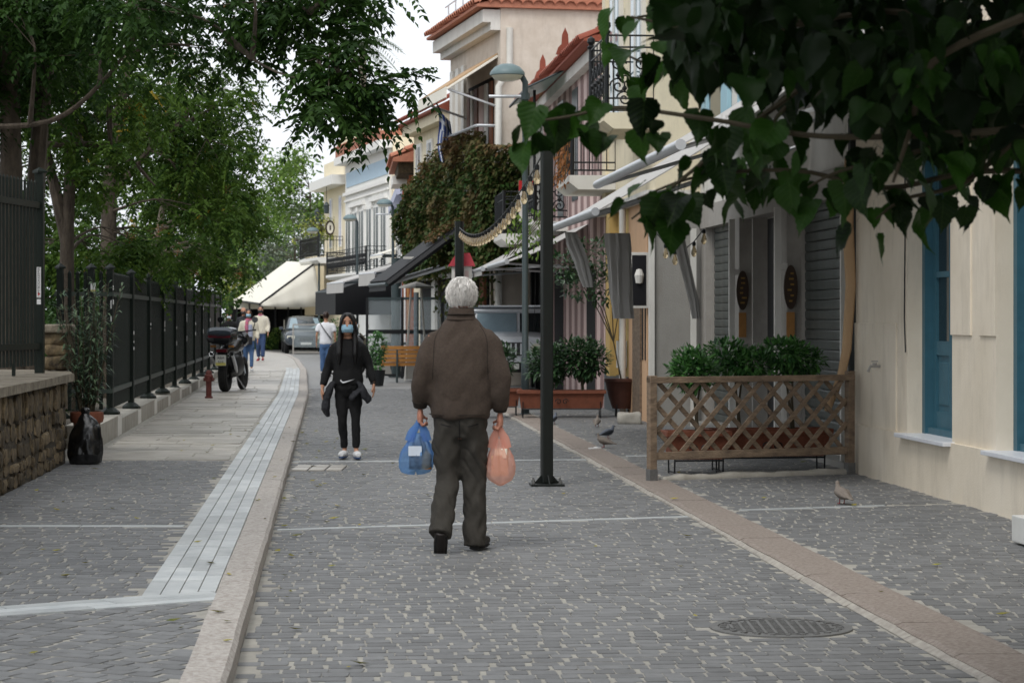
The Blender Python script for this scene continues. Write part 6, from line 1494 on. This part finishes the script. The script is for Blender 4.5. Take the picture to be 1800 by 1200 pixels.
# ------------------------------------------------------------------ trees and climbers
def np_leaves(P, D, L, W, kind='simple', droop=.2, seed=0, rng=None):
    """arrays of folded leaf blades: P base points, D directions, L lengths, W half widths -> verts, quads(tri pairs)"""
    up = np.array([0, 0, 1.0]); S = np.cross(D, up); n_ = np.linalg.norm(S, axis=1, keepdims=True); S = np.where(n_ < 1e-3, np.array([[1.0, 0, 0]]), S/np.maximum(n_, 1e-6))
    roll = rng.uniform(-.9, .9, (len(P), 1)); N_ = np.cross(S, D); S2 = S*np.cos(roll)+N_*np.sin(roll)
    L = L[:, None]; W = W[:, None]; dz = np.array([[0, 0, -1.0]])*L*droop
    v0 = P; v1 = P+D*L*.42+S2*W; v2 = P+D*L+dz; v3 = P+D*L*.42-S2*W
    V = np.stack([v0, v1, v2, v3], 1).reshape(-1, 3); F = np.arange(len(P)*4, dtype=np.int32).reshape(-1, 4)
    return V, F
def compound(P, A, rng, n=6, L0=.34, lf=.095, w=.018):
    """pinnate leaves: rachis from P along A, leaflets in pairs along it"""
    m = len(P); up = np.array([0, 0, 1.0]); S = np.cross(A, up); S /= np.maximum(np.linalg.norm(S, axis=1, keepdims=True), 1e-4)
    LL = L0*rng.uniform(.7, 1.25, m); Ps = []; Ds = []; Ls = []
    for k in range(n):
        t = .25+.75*(k+.5)/n
        q = P+A*(LL*t)[:, None]-np.array([[0, 0, 1.0]])*(LL*t*t*.45)[:, None]
        for s in (-1, 1):
            d = S*s*.85+A*.45-np.array([[0, 0, 1]])*rng.uniform(.1, .6, (m, 1)); d /= np.linalg.norm(d, axis=1, keepdims=True)
            Ps.append(q); Ds.append(d); Ls.append(lf*rng.uniform(.75, 1.15, m)*(1-.35*abs(t-.55)))
    Ps = np.concatenate(Ps); Ds = np.concatenate(Ds); Ls = np.concatenate(Ls)
    return np_leaves(Ps, Ds, Ls, Ls*w/.095*1.05, rng=rng)
def tree(label, cat, trunk, crowns, nleaf, m, seed, r0=.14, bark='bark', limbs=14, lf=.095, name='tree', loc=None, style='compound', seeds=0, extra=()):
    """tapered trunk path, limbs reaching clump centres inside the crown ellipsoids, leaves round every clump"""
    rng = np.random.default_rng(seed); rs = random.Random(seed)
    t = thing(name, label, cat, trunk[0]); O = Vector(trunk[0])
    k = len(trunk); rad = [r0*(1-.62*i/(k-1)) for i in range(k)]
    p_, r_ = sub([Vector(q)-O for q in trunk], rad, 5); MB().tube(p_, r_, 10).build('trunk', bark, t, True)
    C_ = []
    vol = [c[3]*c[4]*c[5] for c in crowns]; tv = sum(vol)
    br = MB(); cand = list(p_[len(p_)//3:])
    for ex in extra: cand += sub([Vector(q)-O for q in ex[0]], ex[1], 5)[0][3:]
    for c, q in zip(crowns, vol):
        for _ in range(max(3, int(limbs*q/tv))):
            d = Vector((rs.gauss(0, 1), rs.gauss(0, 1), rs.gauss(0, 1))).normalized()*rs.uniform(.25, .92)**.6
            e = Vector((c[0]+d.x*c[3], c[1]+d.y*c[4], c[2]+d.z*c[5])); C_.append((e, min(c[3], c[4], c[5])))
            f_ = min(cand, key=lambda a: ((a+O)-e).length*(1 if a.z+O.z < e.z else 1.25))+O
            mid = f_.lerp(e, .5)+Vector((rs.uniform(-.15, .15), rs.uniform(-.2, .2), rs.uniform(.05, .3))); a_, b_ = sub([f_-O, mid-O, e-O], [.016+r0*.1, .013, .004], 4); br.tube(a_, b_, 5)
            for _k in range(2):
                e2 = e+Vector((rs.uniform(-.5, .5), rs.uniform(-.5, .5), rs.uniform(-.35, .25))); br.tube([mid-O, (mid.lerp(e2, .6))-O, e2-O], [.007, .005, .002], 4); C_.append((e2, min(c[3], c[4], c[5])*.8))
    br.build('limbs', bark, t)['kind'] = 'stuff'
    for ex in extra: a_, b_ = sub([Vector(q)-O for q in ex[0]], ex[1], 5); MB().tube(a_, b_, 7).build('limb', bark, t, True)
    n = int(nleaf/len(C_)); P = []; A = []
    for e, rr in C_:
        q = rng.normal(0, 1, (n, 3))*np.array([.42, .42, .32])*min(1.1, rr*.62)+np.array(e-O); d = rng.normal(0, 1, (n, 3))+np.array([0, 0, -.1]); d /= np.linalg.norm(d, axis=1, keepdims=True); P.append(q); A.append(d)
    P = np.concatenate(P); A = np.concatenate(A)
    if style == 'compound': V, F = compound(P, A, rng, lf=lf, L0=lf*3.6, w=.0225); per = 12*4
    else: V, F = np_leaves(P, A, lf*rng.uniform(.7, 1.3, len(P)), lf*.3*np.ones(len(P)), rng=rng); per = 4
    if style == 'compound':
        tt = np.tile(np.repeat(np.clip(rng.normal(.35, .22, len(P)), .002, .95), 4), 12)
    else: tt = np.repeat(np.clip(rng.normal(.4, .25, len(P)), .002, .95), 4)
    link('crown', npmesh('crown', V, F, tint=tt), m, t)
    if seeds:
        v = []; f = []; tt = []
        for _ in range(seeds):
            e, rr = rs.choice(C_); c = e-O+Vector((rs.uniform(-.3, .3), rs.uniform(-.4, .1), rs.uniform(-.2, .2)))
            for _k in range(60):
                d = Vector((rs.gauss(0, 1), rs.gauss(0, 1), rs.gauss(0, 1))).normalized(); blade(v, f, tt, c+d*rs.uniform(0, .12), d, .04, .006, rs.random())
        link('seed_clusters', pymesh('seed_clusters', v, f, tint=tt), 'seed_brown', t)['kind'] = 'stuff'
    return t
TL = 'leaf_ailanthus'
tree('big double-trunked tree at the left edge whose limb overhangs the street', 'tree', [(-5.75, 26, .3), (-5.72, 26, 1.8), (-5.7, 25.9, 3.0), (-5.66, 25.7, 4.6), (-5.5, 25.4, 6.4)],
     [(-5.6, 25.8, 4.7, 1.3, 1.8, .8), (-3.2, 23.4, 4.75, 1.0, 1.3, .5), (-2.3, 22.7, 4.75, .75, .9, .4), (-1.5, 22.3, 4.75, .4, .6, .25), (-1.75, 22, 3.85, .3, .4, .1), (-1.42, 22, 3.68, .18, .3, .05), (-4.3, 24.6, 4.8, 1.1, 1.2, .55)], 2500, 'leaf_dark', 11, .19, limbs=44, lf=.1, seeds=4,
     extra=[([(-5.55, 26.1, .3), (-5.5, 26.1, 2.0), (-5.42, 26.1, 3.6), (-5.2, 26, 5.2)], [.13, .12, .1, .06]), ([(-5.6, 25.6, 5.0), (-4.3, 24.4, 5.6), (-2.9, 23.2, 5.2), (-2.0, 22.4, 4.5)], [.07, .05, .03, .012]), ([(-2.9, 23, 4.3), (-2.3, 22.3, 3.9), (-1.6, 22, 3.72)], [.016, .012, .004]), ([(-6.2, 25, 3.6), (-5.0, 24.6, 3.62), (-4.3, 24.3, 4.1), (-3.9, 24, 4.6)], [.035, .03, .022, .01])])
tree('tree with a forked grey trunk rising behind the low railing', 'tree', [(-5.86, 30, .3), (-5.87, 30, 1.9), (-5.85, 30, 2.9), (-5.8, 30.2, 4.6), (-5.7, 30.4, 6)],
     [(-5.6, 30, 4.5, 1.3, 2.0, .9), (-5.2, 29.5, 3.4, .8, 1.3, .5), (-5.3, 31, 2.4, .7, 1.3, .35)], 1300, TL, 12, .12, limbs=24, seeds=6, extra=[([(-5.87, 30, 2.5), (-6.0, 30, 3.1), (-6.15, 30, 3.8), (-6.1, 30, 4.6)], [.09, .08, .06, .03]), ([(-6.1, 29.6, 3.75), (-5.2, 29.5, 3.7), (-4.6, 29.3, 3.2)], [.045, .035, .012])])
tree('tree with a dark trunk forking to the right above the railing', 'tree', [(-6.05, 34, .3), (-6.03, 34, 2.2), (-6.0, 34, 3.6), (-5.8, 34, 5.0), (-5.6, 34, 6.4)],
     [(-5.3, 34, 4.6, 1.3, 2.0, 1.0), (-4.7, 33.6, 3.4, .8, 1.2, .6), (-5.7, 35, 2.5, .8, 1.3, .45)], 1500, TL, 13, .15, limbs=26, seeds=8, extra=[([(-6, 34, 3.3), (-5.5, 34, 3.9), (-5.0, 33.8, 4.3), (-4.4, 33.6, 4.6)], [.07, .05, .035, .015])])
tree('slender pale-barked tree in the middle of the park trees', 'tree', [(-6.6, 40, .3), (-6.4, 40, 2.2), (-6.1, 40, 3.8), (-6.0, 40, 7)],
     [(-5.3, 39.3, 4.5, 1.0, 1.6, 1.2), (-4.6, 38.6, 3.4, .7, 1.2, .6), (-6.0, 41, 2.5, 1.0, 1.4, .45)], 1500, TL, 14, .085, 'bark_pale', limbs=26, seeds=10)
tree('leafy tree leaning towards the street beyond the other park trees', 'tree', [(-8.0, 49, .3), (-7.8, 49, 2.0), (-7.3, 48.6, 3.4), (-6.9, 48, 5.4)],
     [(-6.8, 48, 4.1, 1.1, 1.8, .9), (-6.0, 46.5, 3.4, .7, 1.2, .55), (-6.9, 46, 2.7, .8, 1.4, .4)], 1400, TL, 15, .12, limbs=24, seeds=12)
tree('broad tree deep in the park behind the railing', 'tree', [(-10.5, 46, 0), (-10.4, 46, 2), (-10.3, 46, 4), (-10, 46, 6)],
     [(-10, 46, 4.4, 2.2, 2.6, 1.5), (-9.4, 44, 2.4, 1.6, 2.4, .9), (-11.5, 42, 3.2, 1.8, 2.2, 1.4)], 1700, TL, 16, .17, limbs=30, lf=.13)
tree('unseen park tree added to shade the pavement and the stone wall', 'tree', [(-6.6, 16.5, .9), (-6.5, 16.5, 2.6), (-6.1, 16.3, 4.4), (-5.4, 16, 6.2)],  # out-of-view crowns, added to block sky light and deepen the left side
     [(-5.2, 16, 5.9, 2.2, 3.2, .9), (-4.0, 12.5, 5.2, 1.8, 2.6, .9), (-6.2, 20, 5.9, 1.8, 2.4, .8), (-4.6, 8.5, 4.9, 1.8, 2.4, 1.0), (-6.8, 12, 4.6, 1.6, 3, 1.2)], 5200, 'leaf_dark', 17, .17, limbs=60, lf=.11)
for i, (x, y, rx, rz_, lab) in enumerate(((-7.6, 33, 1.0, .8, 'low green bush behind the near end of the low railing'), (-8.2, 38, 1.2, .9, 'low green bush behind the middle of the low railing'), (-9.8, 53, 1.3, .9, 'low green bush behind the far end of the low railing'))):
    tree(lab, 'bush', [(x, y, 0), (x+.05, y, .5), (x, y, 1.0)], [(x, y, 1.0, rx, 1.4, rz_)], 650, 'leaf_dark', 30+i, .05, limbs=9, name='bush', lf=.11)
# park beyond the bend: olives, bushes, taller green trees, a palm
for i, (px, py, D, rx, rz_, m, lab, lf) in enumerate(((518, 425, 114, 2.0, 2.6, 'leaf_olive', 'grey-green olive tree left of the farthest street lamp', .16), (480, 450, 118, 2.0, 2.0, 'leaf_olive', 'smaller grey olive tree above the cream awning', .16), (435, 480, 122, 1.9, 1.5, 'leaf_olive', 'round grey olive tree low behind the cream awning', .16),
        (545, 330, 118, 2.2, 3.0, 'leaf_far', 'light green tree rising beside the classical house', .24), (470, 350, 135, 3.4, 4.2, 'leaf_far', 'tall soft green tree far behind the olives', .3), (400, 400, 125, 3.2, 3.4, 'leaf_far', 'broad green tree far behind the railing', .3),
        (412, 505, 116, 1.3, 1.0, 'leaf_yellow', 'yellow-green bush at the end of the railing', .14), (560, 400, 99, .7, .5, 'leaf_yellow', 'yellow-green plants on the far balcony', .12), (330, 430, 110, 3.5, 3.6, 'leaf_far', 'wide green tree seen through the park trunks', .3), (210, 430, 100, 4.0, 3.5, 'leaf_far', 'distant green tree behind the forked trunk', .3))):
    c = at(px, py, D); base = (c.x, c.y, 0 if 'balcony' not in lab else c.z-.4)
    tree(lab, 'tree' if 'tree' in lab else 'bush', [base, (c.x+.05, c.y, base[2]+(c.z-base[2])*.5), (c.x, c.y, c.z)], [(c.x, c.y, c.z, rx, rx, rz_), (c.x+rx*.5, c.y, c.z-rz_*.5, rx*.7, rx*.7, rz_*.6), (c.x-rx*.6, c.y, c.z-rz_*.35, rx*.6, rx*.7, rz_*.5)], int(2600 if rx > 1.2 else 800), m, 50+i, .05*rx+.02, limbs=22, lf=lf, style='simple', name='olive_tree' if m == 'leaf_olive' else ('tree' if 'tree' in lab else 'bush'))
for i, (x, y, z, rx, rz_, n_, lab) in enumerate(((-12.4, 58, 2.0, 1.7, 1.7, 4200, 'dense dark shrubbery beyond the near trunks'), (-15.5, 62, 2.4, 2.2, 2.2, 4600, 'dense dark shrubbery at the far left of the park'), (-10.4, 66, 1.9, 1.5, 1.5, 3600, 'dense shrubbery behind the end of the railing'), (-13.5, 72, 3.8, 2.4, 2.4, 4200, 'tall dark shrub mass deep in the park'))):
    tree(lab, 'bush', [(x, y, 0), (x+.1, y, z*.5), (x, y, z)], [(x, y, z, rx, 1.4, rz_), (x-rx*.8, y+.5, z*.8, rx*.8, 1.2, rz_*.8), (x+rx*.8, y+.4, z*.7, rx*.7, 1.2, rz_*.7)], n_, 'leaf_dark', 90+i, .08, limbs=40, lf=.2, style='simple', name='bush')
pm_ = thing('palm_tree', 'slender grey palm trunk rising above the red roof', 'palm', (-7.4, 112, 0)); MB().tube([(0, 0, 0), (.1, 0, 8), (.05, 0, 15)], [.25, .2, .17], 10).build('trunk', 'bark_pale', pm_, True)
v = []; f = []; tt = []; rs = random.Random(4)
for i in range(26):
    a = i*2.4; el = rs.uniform(-.6, .9); d = Vector((math.cos(a)*math.cos(el), math.sin(a)*math.cos(el), math.sin(el))); p = Vector((.05, 0, 15))
    for k in range(16):
        q = p+d*(k*.14)-Vector((0, 0, .006*k*k)); s_ = d.cross(Vector((0, 0, 1))).normalized()
        for sg_ in (-1, 1): blade(v, f, tt, q, (s_*sg_+d*.5-Vector((0, 0, .4))).normalized(), .5, .025, rs.random())
link('fronds', pymesh('fronds', v, f, tint=tt), 'leaf_olive', pm_)
# ivy over the cafe balcony
iv = thing('ivy', 'thick reddish green ivy covering the house front above the black awning', 'climber', r6.location, r6.rotation_euler[2])
rng = np.random.default_rng(5); n = 26000
s = rng.uniform(-.35, 10.2, n); top = np.interp(s, [-.4, .5, 2, 4, 7, 9, 10.3], [4.7, 5.5, 5.75, 5.75, 5.35, 4.9, 4.4])+.12*np.sin(s*5); bot = np.interp(s, [-.4, 1.4, 10.3], [2.6, 2.7, 2.4]); u = rng.uniform(0, 1, n)
z = bot+(top-bot)*u; bulge = .35+.22*np.sin(s*2.3+1)*np.sin(z*2.7)+.15*np.sin(s*5+z*4); o_ = np.abs(rng.normal(bulge, .08)); front = rng.uniform(0, 1, n) < .22
s = np.where(front, rng.normal(-.32, .07, n), s); o_ = np.where(front, rng.uniform(-.9, .5, n), o_)
z = np.where(front, rng.uniform(2.6, 5.3, n), z)
P = np.stack([s, o_, z], 1); D_ = rng.normal(0, .6, (n, 3))+np.array([-.25, .6, -.6]); D_ /= np.linalg.norm(D_, axis=1, keepdims=True)
V, F = np_leaves(P, D_, rng.uniform(.08, .15, n), rng.uniform(.03, .055, n), rng=rng); hue = np.clip(rng.normal(.14, .15, n)+.3*np.clip((z-4.7), 0, 1)+.25*(np.sin(s*1.7)*np.sin(z*2)>.5), .002, .92)
link('foliage', npmesh('foliage', V, F, tint=np.repeat(hue, 4)), 'leaf_ivy', iv)
# trailing part over the awning edge
n = 1500; s = rng.uniform(1.4, 2.5, n); o_ = rng.uniform(0, 1.3, n)*np.clip(1.3-(s-1.4)*.2, .2, 1); z = 4.05-.64*o_+rng.uniform(0, .12, n); P = np.stack([s, o_, z], 1); D_ = rng.normal(0, 1, (n, 3)); D_ /= np.linalg.norm(D_, axis=1, keepdims=True)
V, F = np_leaves(P, D_, rng.uniform(.06, .11, n), rng.uniform(.025, .04, n), rng=rng); link('runners', npmesh('runners', V, F, tint=np.repeat(rng.uniform(.002, .9, n), 4)), 'leaf_ivy', iv)
for k in range(5): MB().tube([(.2+k*1.6, .02, 0), (.4+k*1.6, .1, 1.6), (.1+k*1.6, .2, 3.2)], [.05, .04, .02], 6).build('stem', 'twig', iv)
# hanging strands under the awning, by the column
n = 900; P = np.stack([rng.choice([-.1, .9, 2.1], n)+rng.normal(0, .1, n), rng.uniform(.1, 1.1, n), rng.uniform(1.6, 3.4, n)], 1); D_ = rng.normal(0, .5, (n, 3))+np.array([0, 0, -.8]); D_ /= np.linalg.norm(D_, axis=1, keepdims=True)
V, F = np_leaves(P, D_, rng.uniform(.07, .12, n), rng.uniform(.03, .045, n), rng=rng); link('hanging_strands', npmesh('hanging_strands', V, F, tint=np.repeat(rng.uniform(.002, .3, n), 4)), 'leaf_ivy', iv)
# small creeper and dry vine on the balconies
for (lab, s0, s1, o0, o1, z0, z1, nn, m) in (('dry brown vine hanging on the barred balcony', 35.4, 37.2, 1.15, 1.3, 3.6, 4.7, 260, 'seed_brown'), ('green creeper at the far corner of the shop awning', 36.5, 38.5, 1.3, 2.0, 2.5, 3.3, 260, 'leaf_far')):
    cr = thing('vine', lab, 'climber', (5.05, 0, 0), FA); P = np.stack([rng.uniform(s0, s1, nn), rng.uniform(o0, o1, nn), rng.uniform(z0, z1, nn)], 1); D_ = rng.normal(0, .5, (nn, 3))+np.array([0, .1, -.8]); D_ /= np.linalg.norm(D_, axis=1, keepdims=True)
    V, F = np_leaves(P, D_, rng.uniform(.06, .12, nn), rng.uniform(.008, .03, nn), rng=rng); link('foliage', npmesh('foliage', V, F, tint=np.repeat(rng.uniform(.002, .9, nn), 4)), m, cr)
    for k in range(4): MB().tube([(s0+(s1-s0)*k/3, o0, z1), (s0+(s1-s0)*k/3+.1, (o0+o1)/2, (z0+z1)/2), (s0+(s1-s0)*k/3, o1, z0)], .008, 4).build('stem', 'twig', cr)
# --- mulberry close to the camera on the right: large hanging leaves
mu = thing('mulberry_tree', 'mulberry tree at the right whose big dark leaves hang into the view', 'tree', (3.1, 5.6, 0))
MO = Vector((3.1, 5.6, 0))
p_, r_ = sub([(0, 0, 0), (-.05, .05, 1.3), (0, .1, 2.3), (-.1, .3, 3.4)], [.2, .16, .14, .09], 5); MB().tube(p_, r_, 12).build('trunk', 'bark', mu, True)
def heart(seed):
    rs = random.Random(seed); n = 16; ou = []
    for i in range(n+1):
        t = i/n; y = -.12+1.12*t; w = .46*math.sin(math.pi*min(1, (t+.06))**.62)*(1-.12*t)+rs.uniform(-.012, .012)+(.018 if i % 2 else -.012)
        if i == 0: w = .1
        if i == n: w = 0
        ou.append((max(w, 0), y))
    v = []; f = []; cu = rs.uniform(.05, .3); fo = rs.uniform(.1, .45); tw = rs.uniform(-.4, .4)
    def bend(x, y):
        q = max(y, 0); return (x*math.cos(tw*q)+.03*math.sin(y*7+seed), y, fo*abs(x)-cu*q*q+.03*math.sin(y*9+x*5+seed)+tw*x*q)
    for w, y in ou: v += [bend(-w, y), bend(-w*.5, y+.01), bend(0, y if y > 0 else 0), bend(w*.5, y+.01), bend(w, y)]
    for i in range(n):
        for j in range(4): f.append([i*5+j, i*5+j+1, (i+1)*5+j+1, (i+1)*5+j])
    v += [(0, -.01, .004), (0, -.45, .05), (.012, -.45, .05), (.012, -.01, .004)]; k = len(v)-4; f.append([k, k+1, k+2, k+3])
    me = pymesh('leaf', v, f, True); me.materials.append(MATS['leaf_mulberry']); return me
HM = [heart(i) for i in range(8)]
rs = random.Random(21); LEAVES = []
def branch(pts, n, r=.012, spread=.1, size=(.055, .115)):
    P = [at(*q)-MO for q in pts]; a_, b_ = sub(P, [r*(1-.7*i/(len(P)-1)) for i in range(len(P))], 6); MB().tube(a_, b_, 6).build('branch', 'twig', mu, True)
    for i in range(n):
        t = rs.uniform(.05, 1)*(len(a_)-1); k = min(int(t), len(a_)-2); q = a_[k].lerp(a_[k+1], t-k); LEAVES.append((q, rs.uniform(*size), spread))
main = [(2300, -60, 6.0), (1800, 60, 6.1), (1560, 20, 6.2), (1300, 60, 6.3), (1110, 30, 6.4)]
for args in (
    (main, 34, .014, .14), ([(2300, 180, 5.6), (1750, 230, 5.7), (1450, 240, 5.9), (1250, 210, 6.0), (1090, 190, 6.1), (1000, 205, 6.1), (930, 215, 6.1)], 40, .011, .1),
    ([(2200, 330, 6.4), (1760, 300, 6.3), (1560, 330, 6.2), (1400, 300, 6.2), (1230, 310, 6.3), (1120, 350, 6.3)], 36, .011, .1), ([(1400, 160, 6.2), (1280, 250, 6.2), (1180, 330, 6.2), (1110, 385, 6.2)], 20, .01, .08),
    ([(1820, 210, 6.0), (1700, 318, 6.0), (1590, 350, 6.0), (1540, 385, 6.0)], 20, .01, .09), ([(1800, 30, 5.4), (1640, 110, 5.5), (1600, 230, 5.6), (1570, 320, 5.7)], 24, .012, .12), ([(1700, 20, 6.8), (1450, 40, 6.9), (1250, 20, 7.0), (1120, 30, 7.0)], 26, .012, .12),
    ([(1900, 60, 6.6), (1780, 160, 6.5), (1740, 250, 6.4), (1730, 290, 6.4)], 24, .012, .12), ([(1500, 130, 6.5), (1380, 190, 6.5), (1330, 280, 6.5), (1290, 330, 6.5)], 20, .01, .1), ([(1300, 100, 6.6), (1200, 130, 6.6), (1130, 110, 6.6), (1090, 90, 6.6)], 12, .008, .08), ([(1750, 230, 5.9), (1640, 260, 5.9), (1480, 300, 5.9), (1420, 330, 5.9)], 24, .01, .1)):
    branch(*args)
while len(LEAVES) < 1150:
    px_ = rs.uniform(1180, 1900); py_ = rs.uniform(-80, 90+.38*(px_-1180)*.75); LEAVES.append((at(px_, py_, rs.uniform(5.4, 7.6))-MO, rs.uniform(.055, .115), .06))
def leaf_pose(q, sz, sp):
    yaw = rs.uniform(0, 6.28); pitch = rs.gauss(-1.05, .5); off = Vector((rs.uniform(-sp, sp), rs.uniform(-sp, sp), rs.uniform(-sp*.7, sp*.25)))
    M = Matrix.Translation(q+off) @ Matrix.Rotation(yaw, 4, 'Z') @ Matrix.Rotation(pitch, 4, 'X') @ Matrix.Rotation(rs.uniform(-.9, .9), 4, 'Y') @ Matrix.Scale(sz, 4)
    return M
def shows(l): p = l[0]+MO; x = 900+4000*p.x/p.y; y = 558-4000*(p.z-1.5)/p.y; return -40 < x < 1840 and -60 < y
LEAVES.sort(key=lambda l: not shows(l)); rest_v = []; rest_f = []; rest_t = []
for i, l in enumerate(LEAVES):
    M = leaf_pose(*l); me = HM[i % 8]
    if i < 300:
        o = bpy.data.objects.new('leaf', me); col.objects.link(o); o.parent = mu; o.matrix_basis = M
    else:
        k = len(rest_v); rest_v += [M @ v.co for v in me.vertices]; rest_f += [[k+a for a in p.vertices] for p in me.polygons]; rest_t += [rs.random()]*len(me.vertices)
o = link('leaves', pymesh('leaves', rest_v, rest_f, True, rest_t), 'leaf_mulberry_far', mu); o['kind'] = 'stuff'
# unseen rest of its crown, extended behind the camera to darken the leaves
rng = np.random.default_rng(9); n = 26000; q = rng.normal(0, 1, (n, 3)); q /= np.linalg.norm(q, axis=1, keepdims=True); q *= rng.uniform(.3, 1, (n, 1))**.5
P = q*np.array([3.2, 5.6, 1.4])+np.array([-.3, -1.5, 3.8]); W = P+np.array(MO); keep = (558-4000*(W[:, 2]-1.5)/np.maximum(W[:, 1], .5) < -40) | (900+4000*W[:, 0]/np.maximum(W[:, 1], .5) > 1850); P = P[keep & ((W[:, 1] > 2.5) | (W[:, 2] > 2.6))]; n = len(P)
D_ = rng.normal(0, .6, (n, 3))+np.array([0, 0, -.7]); D_ /= np.linalg.norm(D_, axis=1, keepdims=True); V, F = np_leaves(P, D_, rng.uniform(.1, .15, n), rng.uniform(.045, .06, n), rng=rng)
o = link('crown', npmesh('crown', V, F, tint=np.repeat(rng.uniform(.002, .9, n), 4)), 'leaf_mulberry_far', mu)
for k in range(9):
    e = Vector((rs.uniform(-2.2, 1.5), rs.uniform(-1.5, 2.5), rs.uniform(3.2, 4.6))); MB().tube([(-.1, .3, 2.6+.1*k), (e.x*.5, e.y*.5+.15, 3.2), e], [.06, .035, .01], 6).build('branch', 'bark', mu, True)
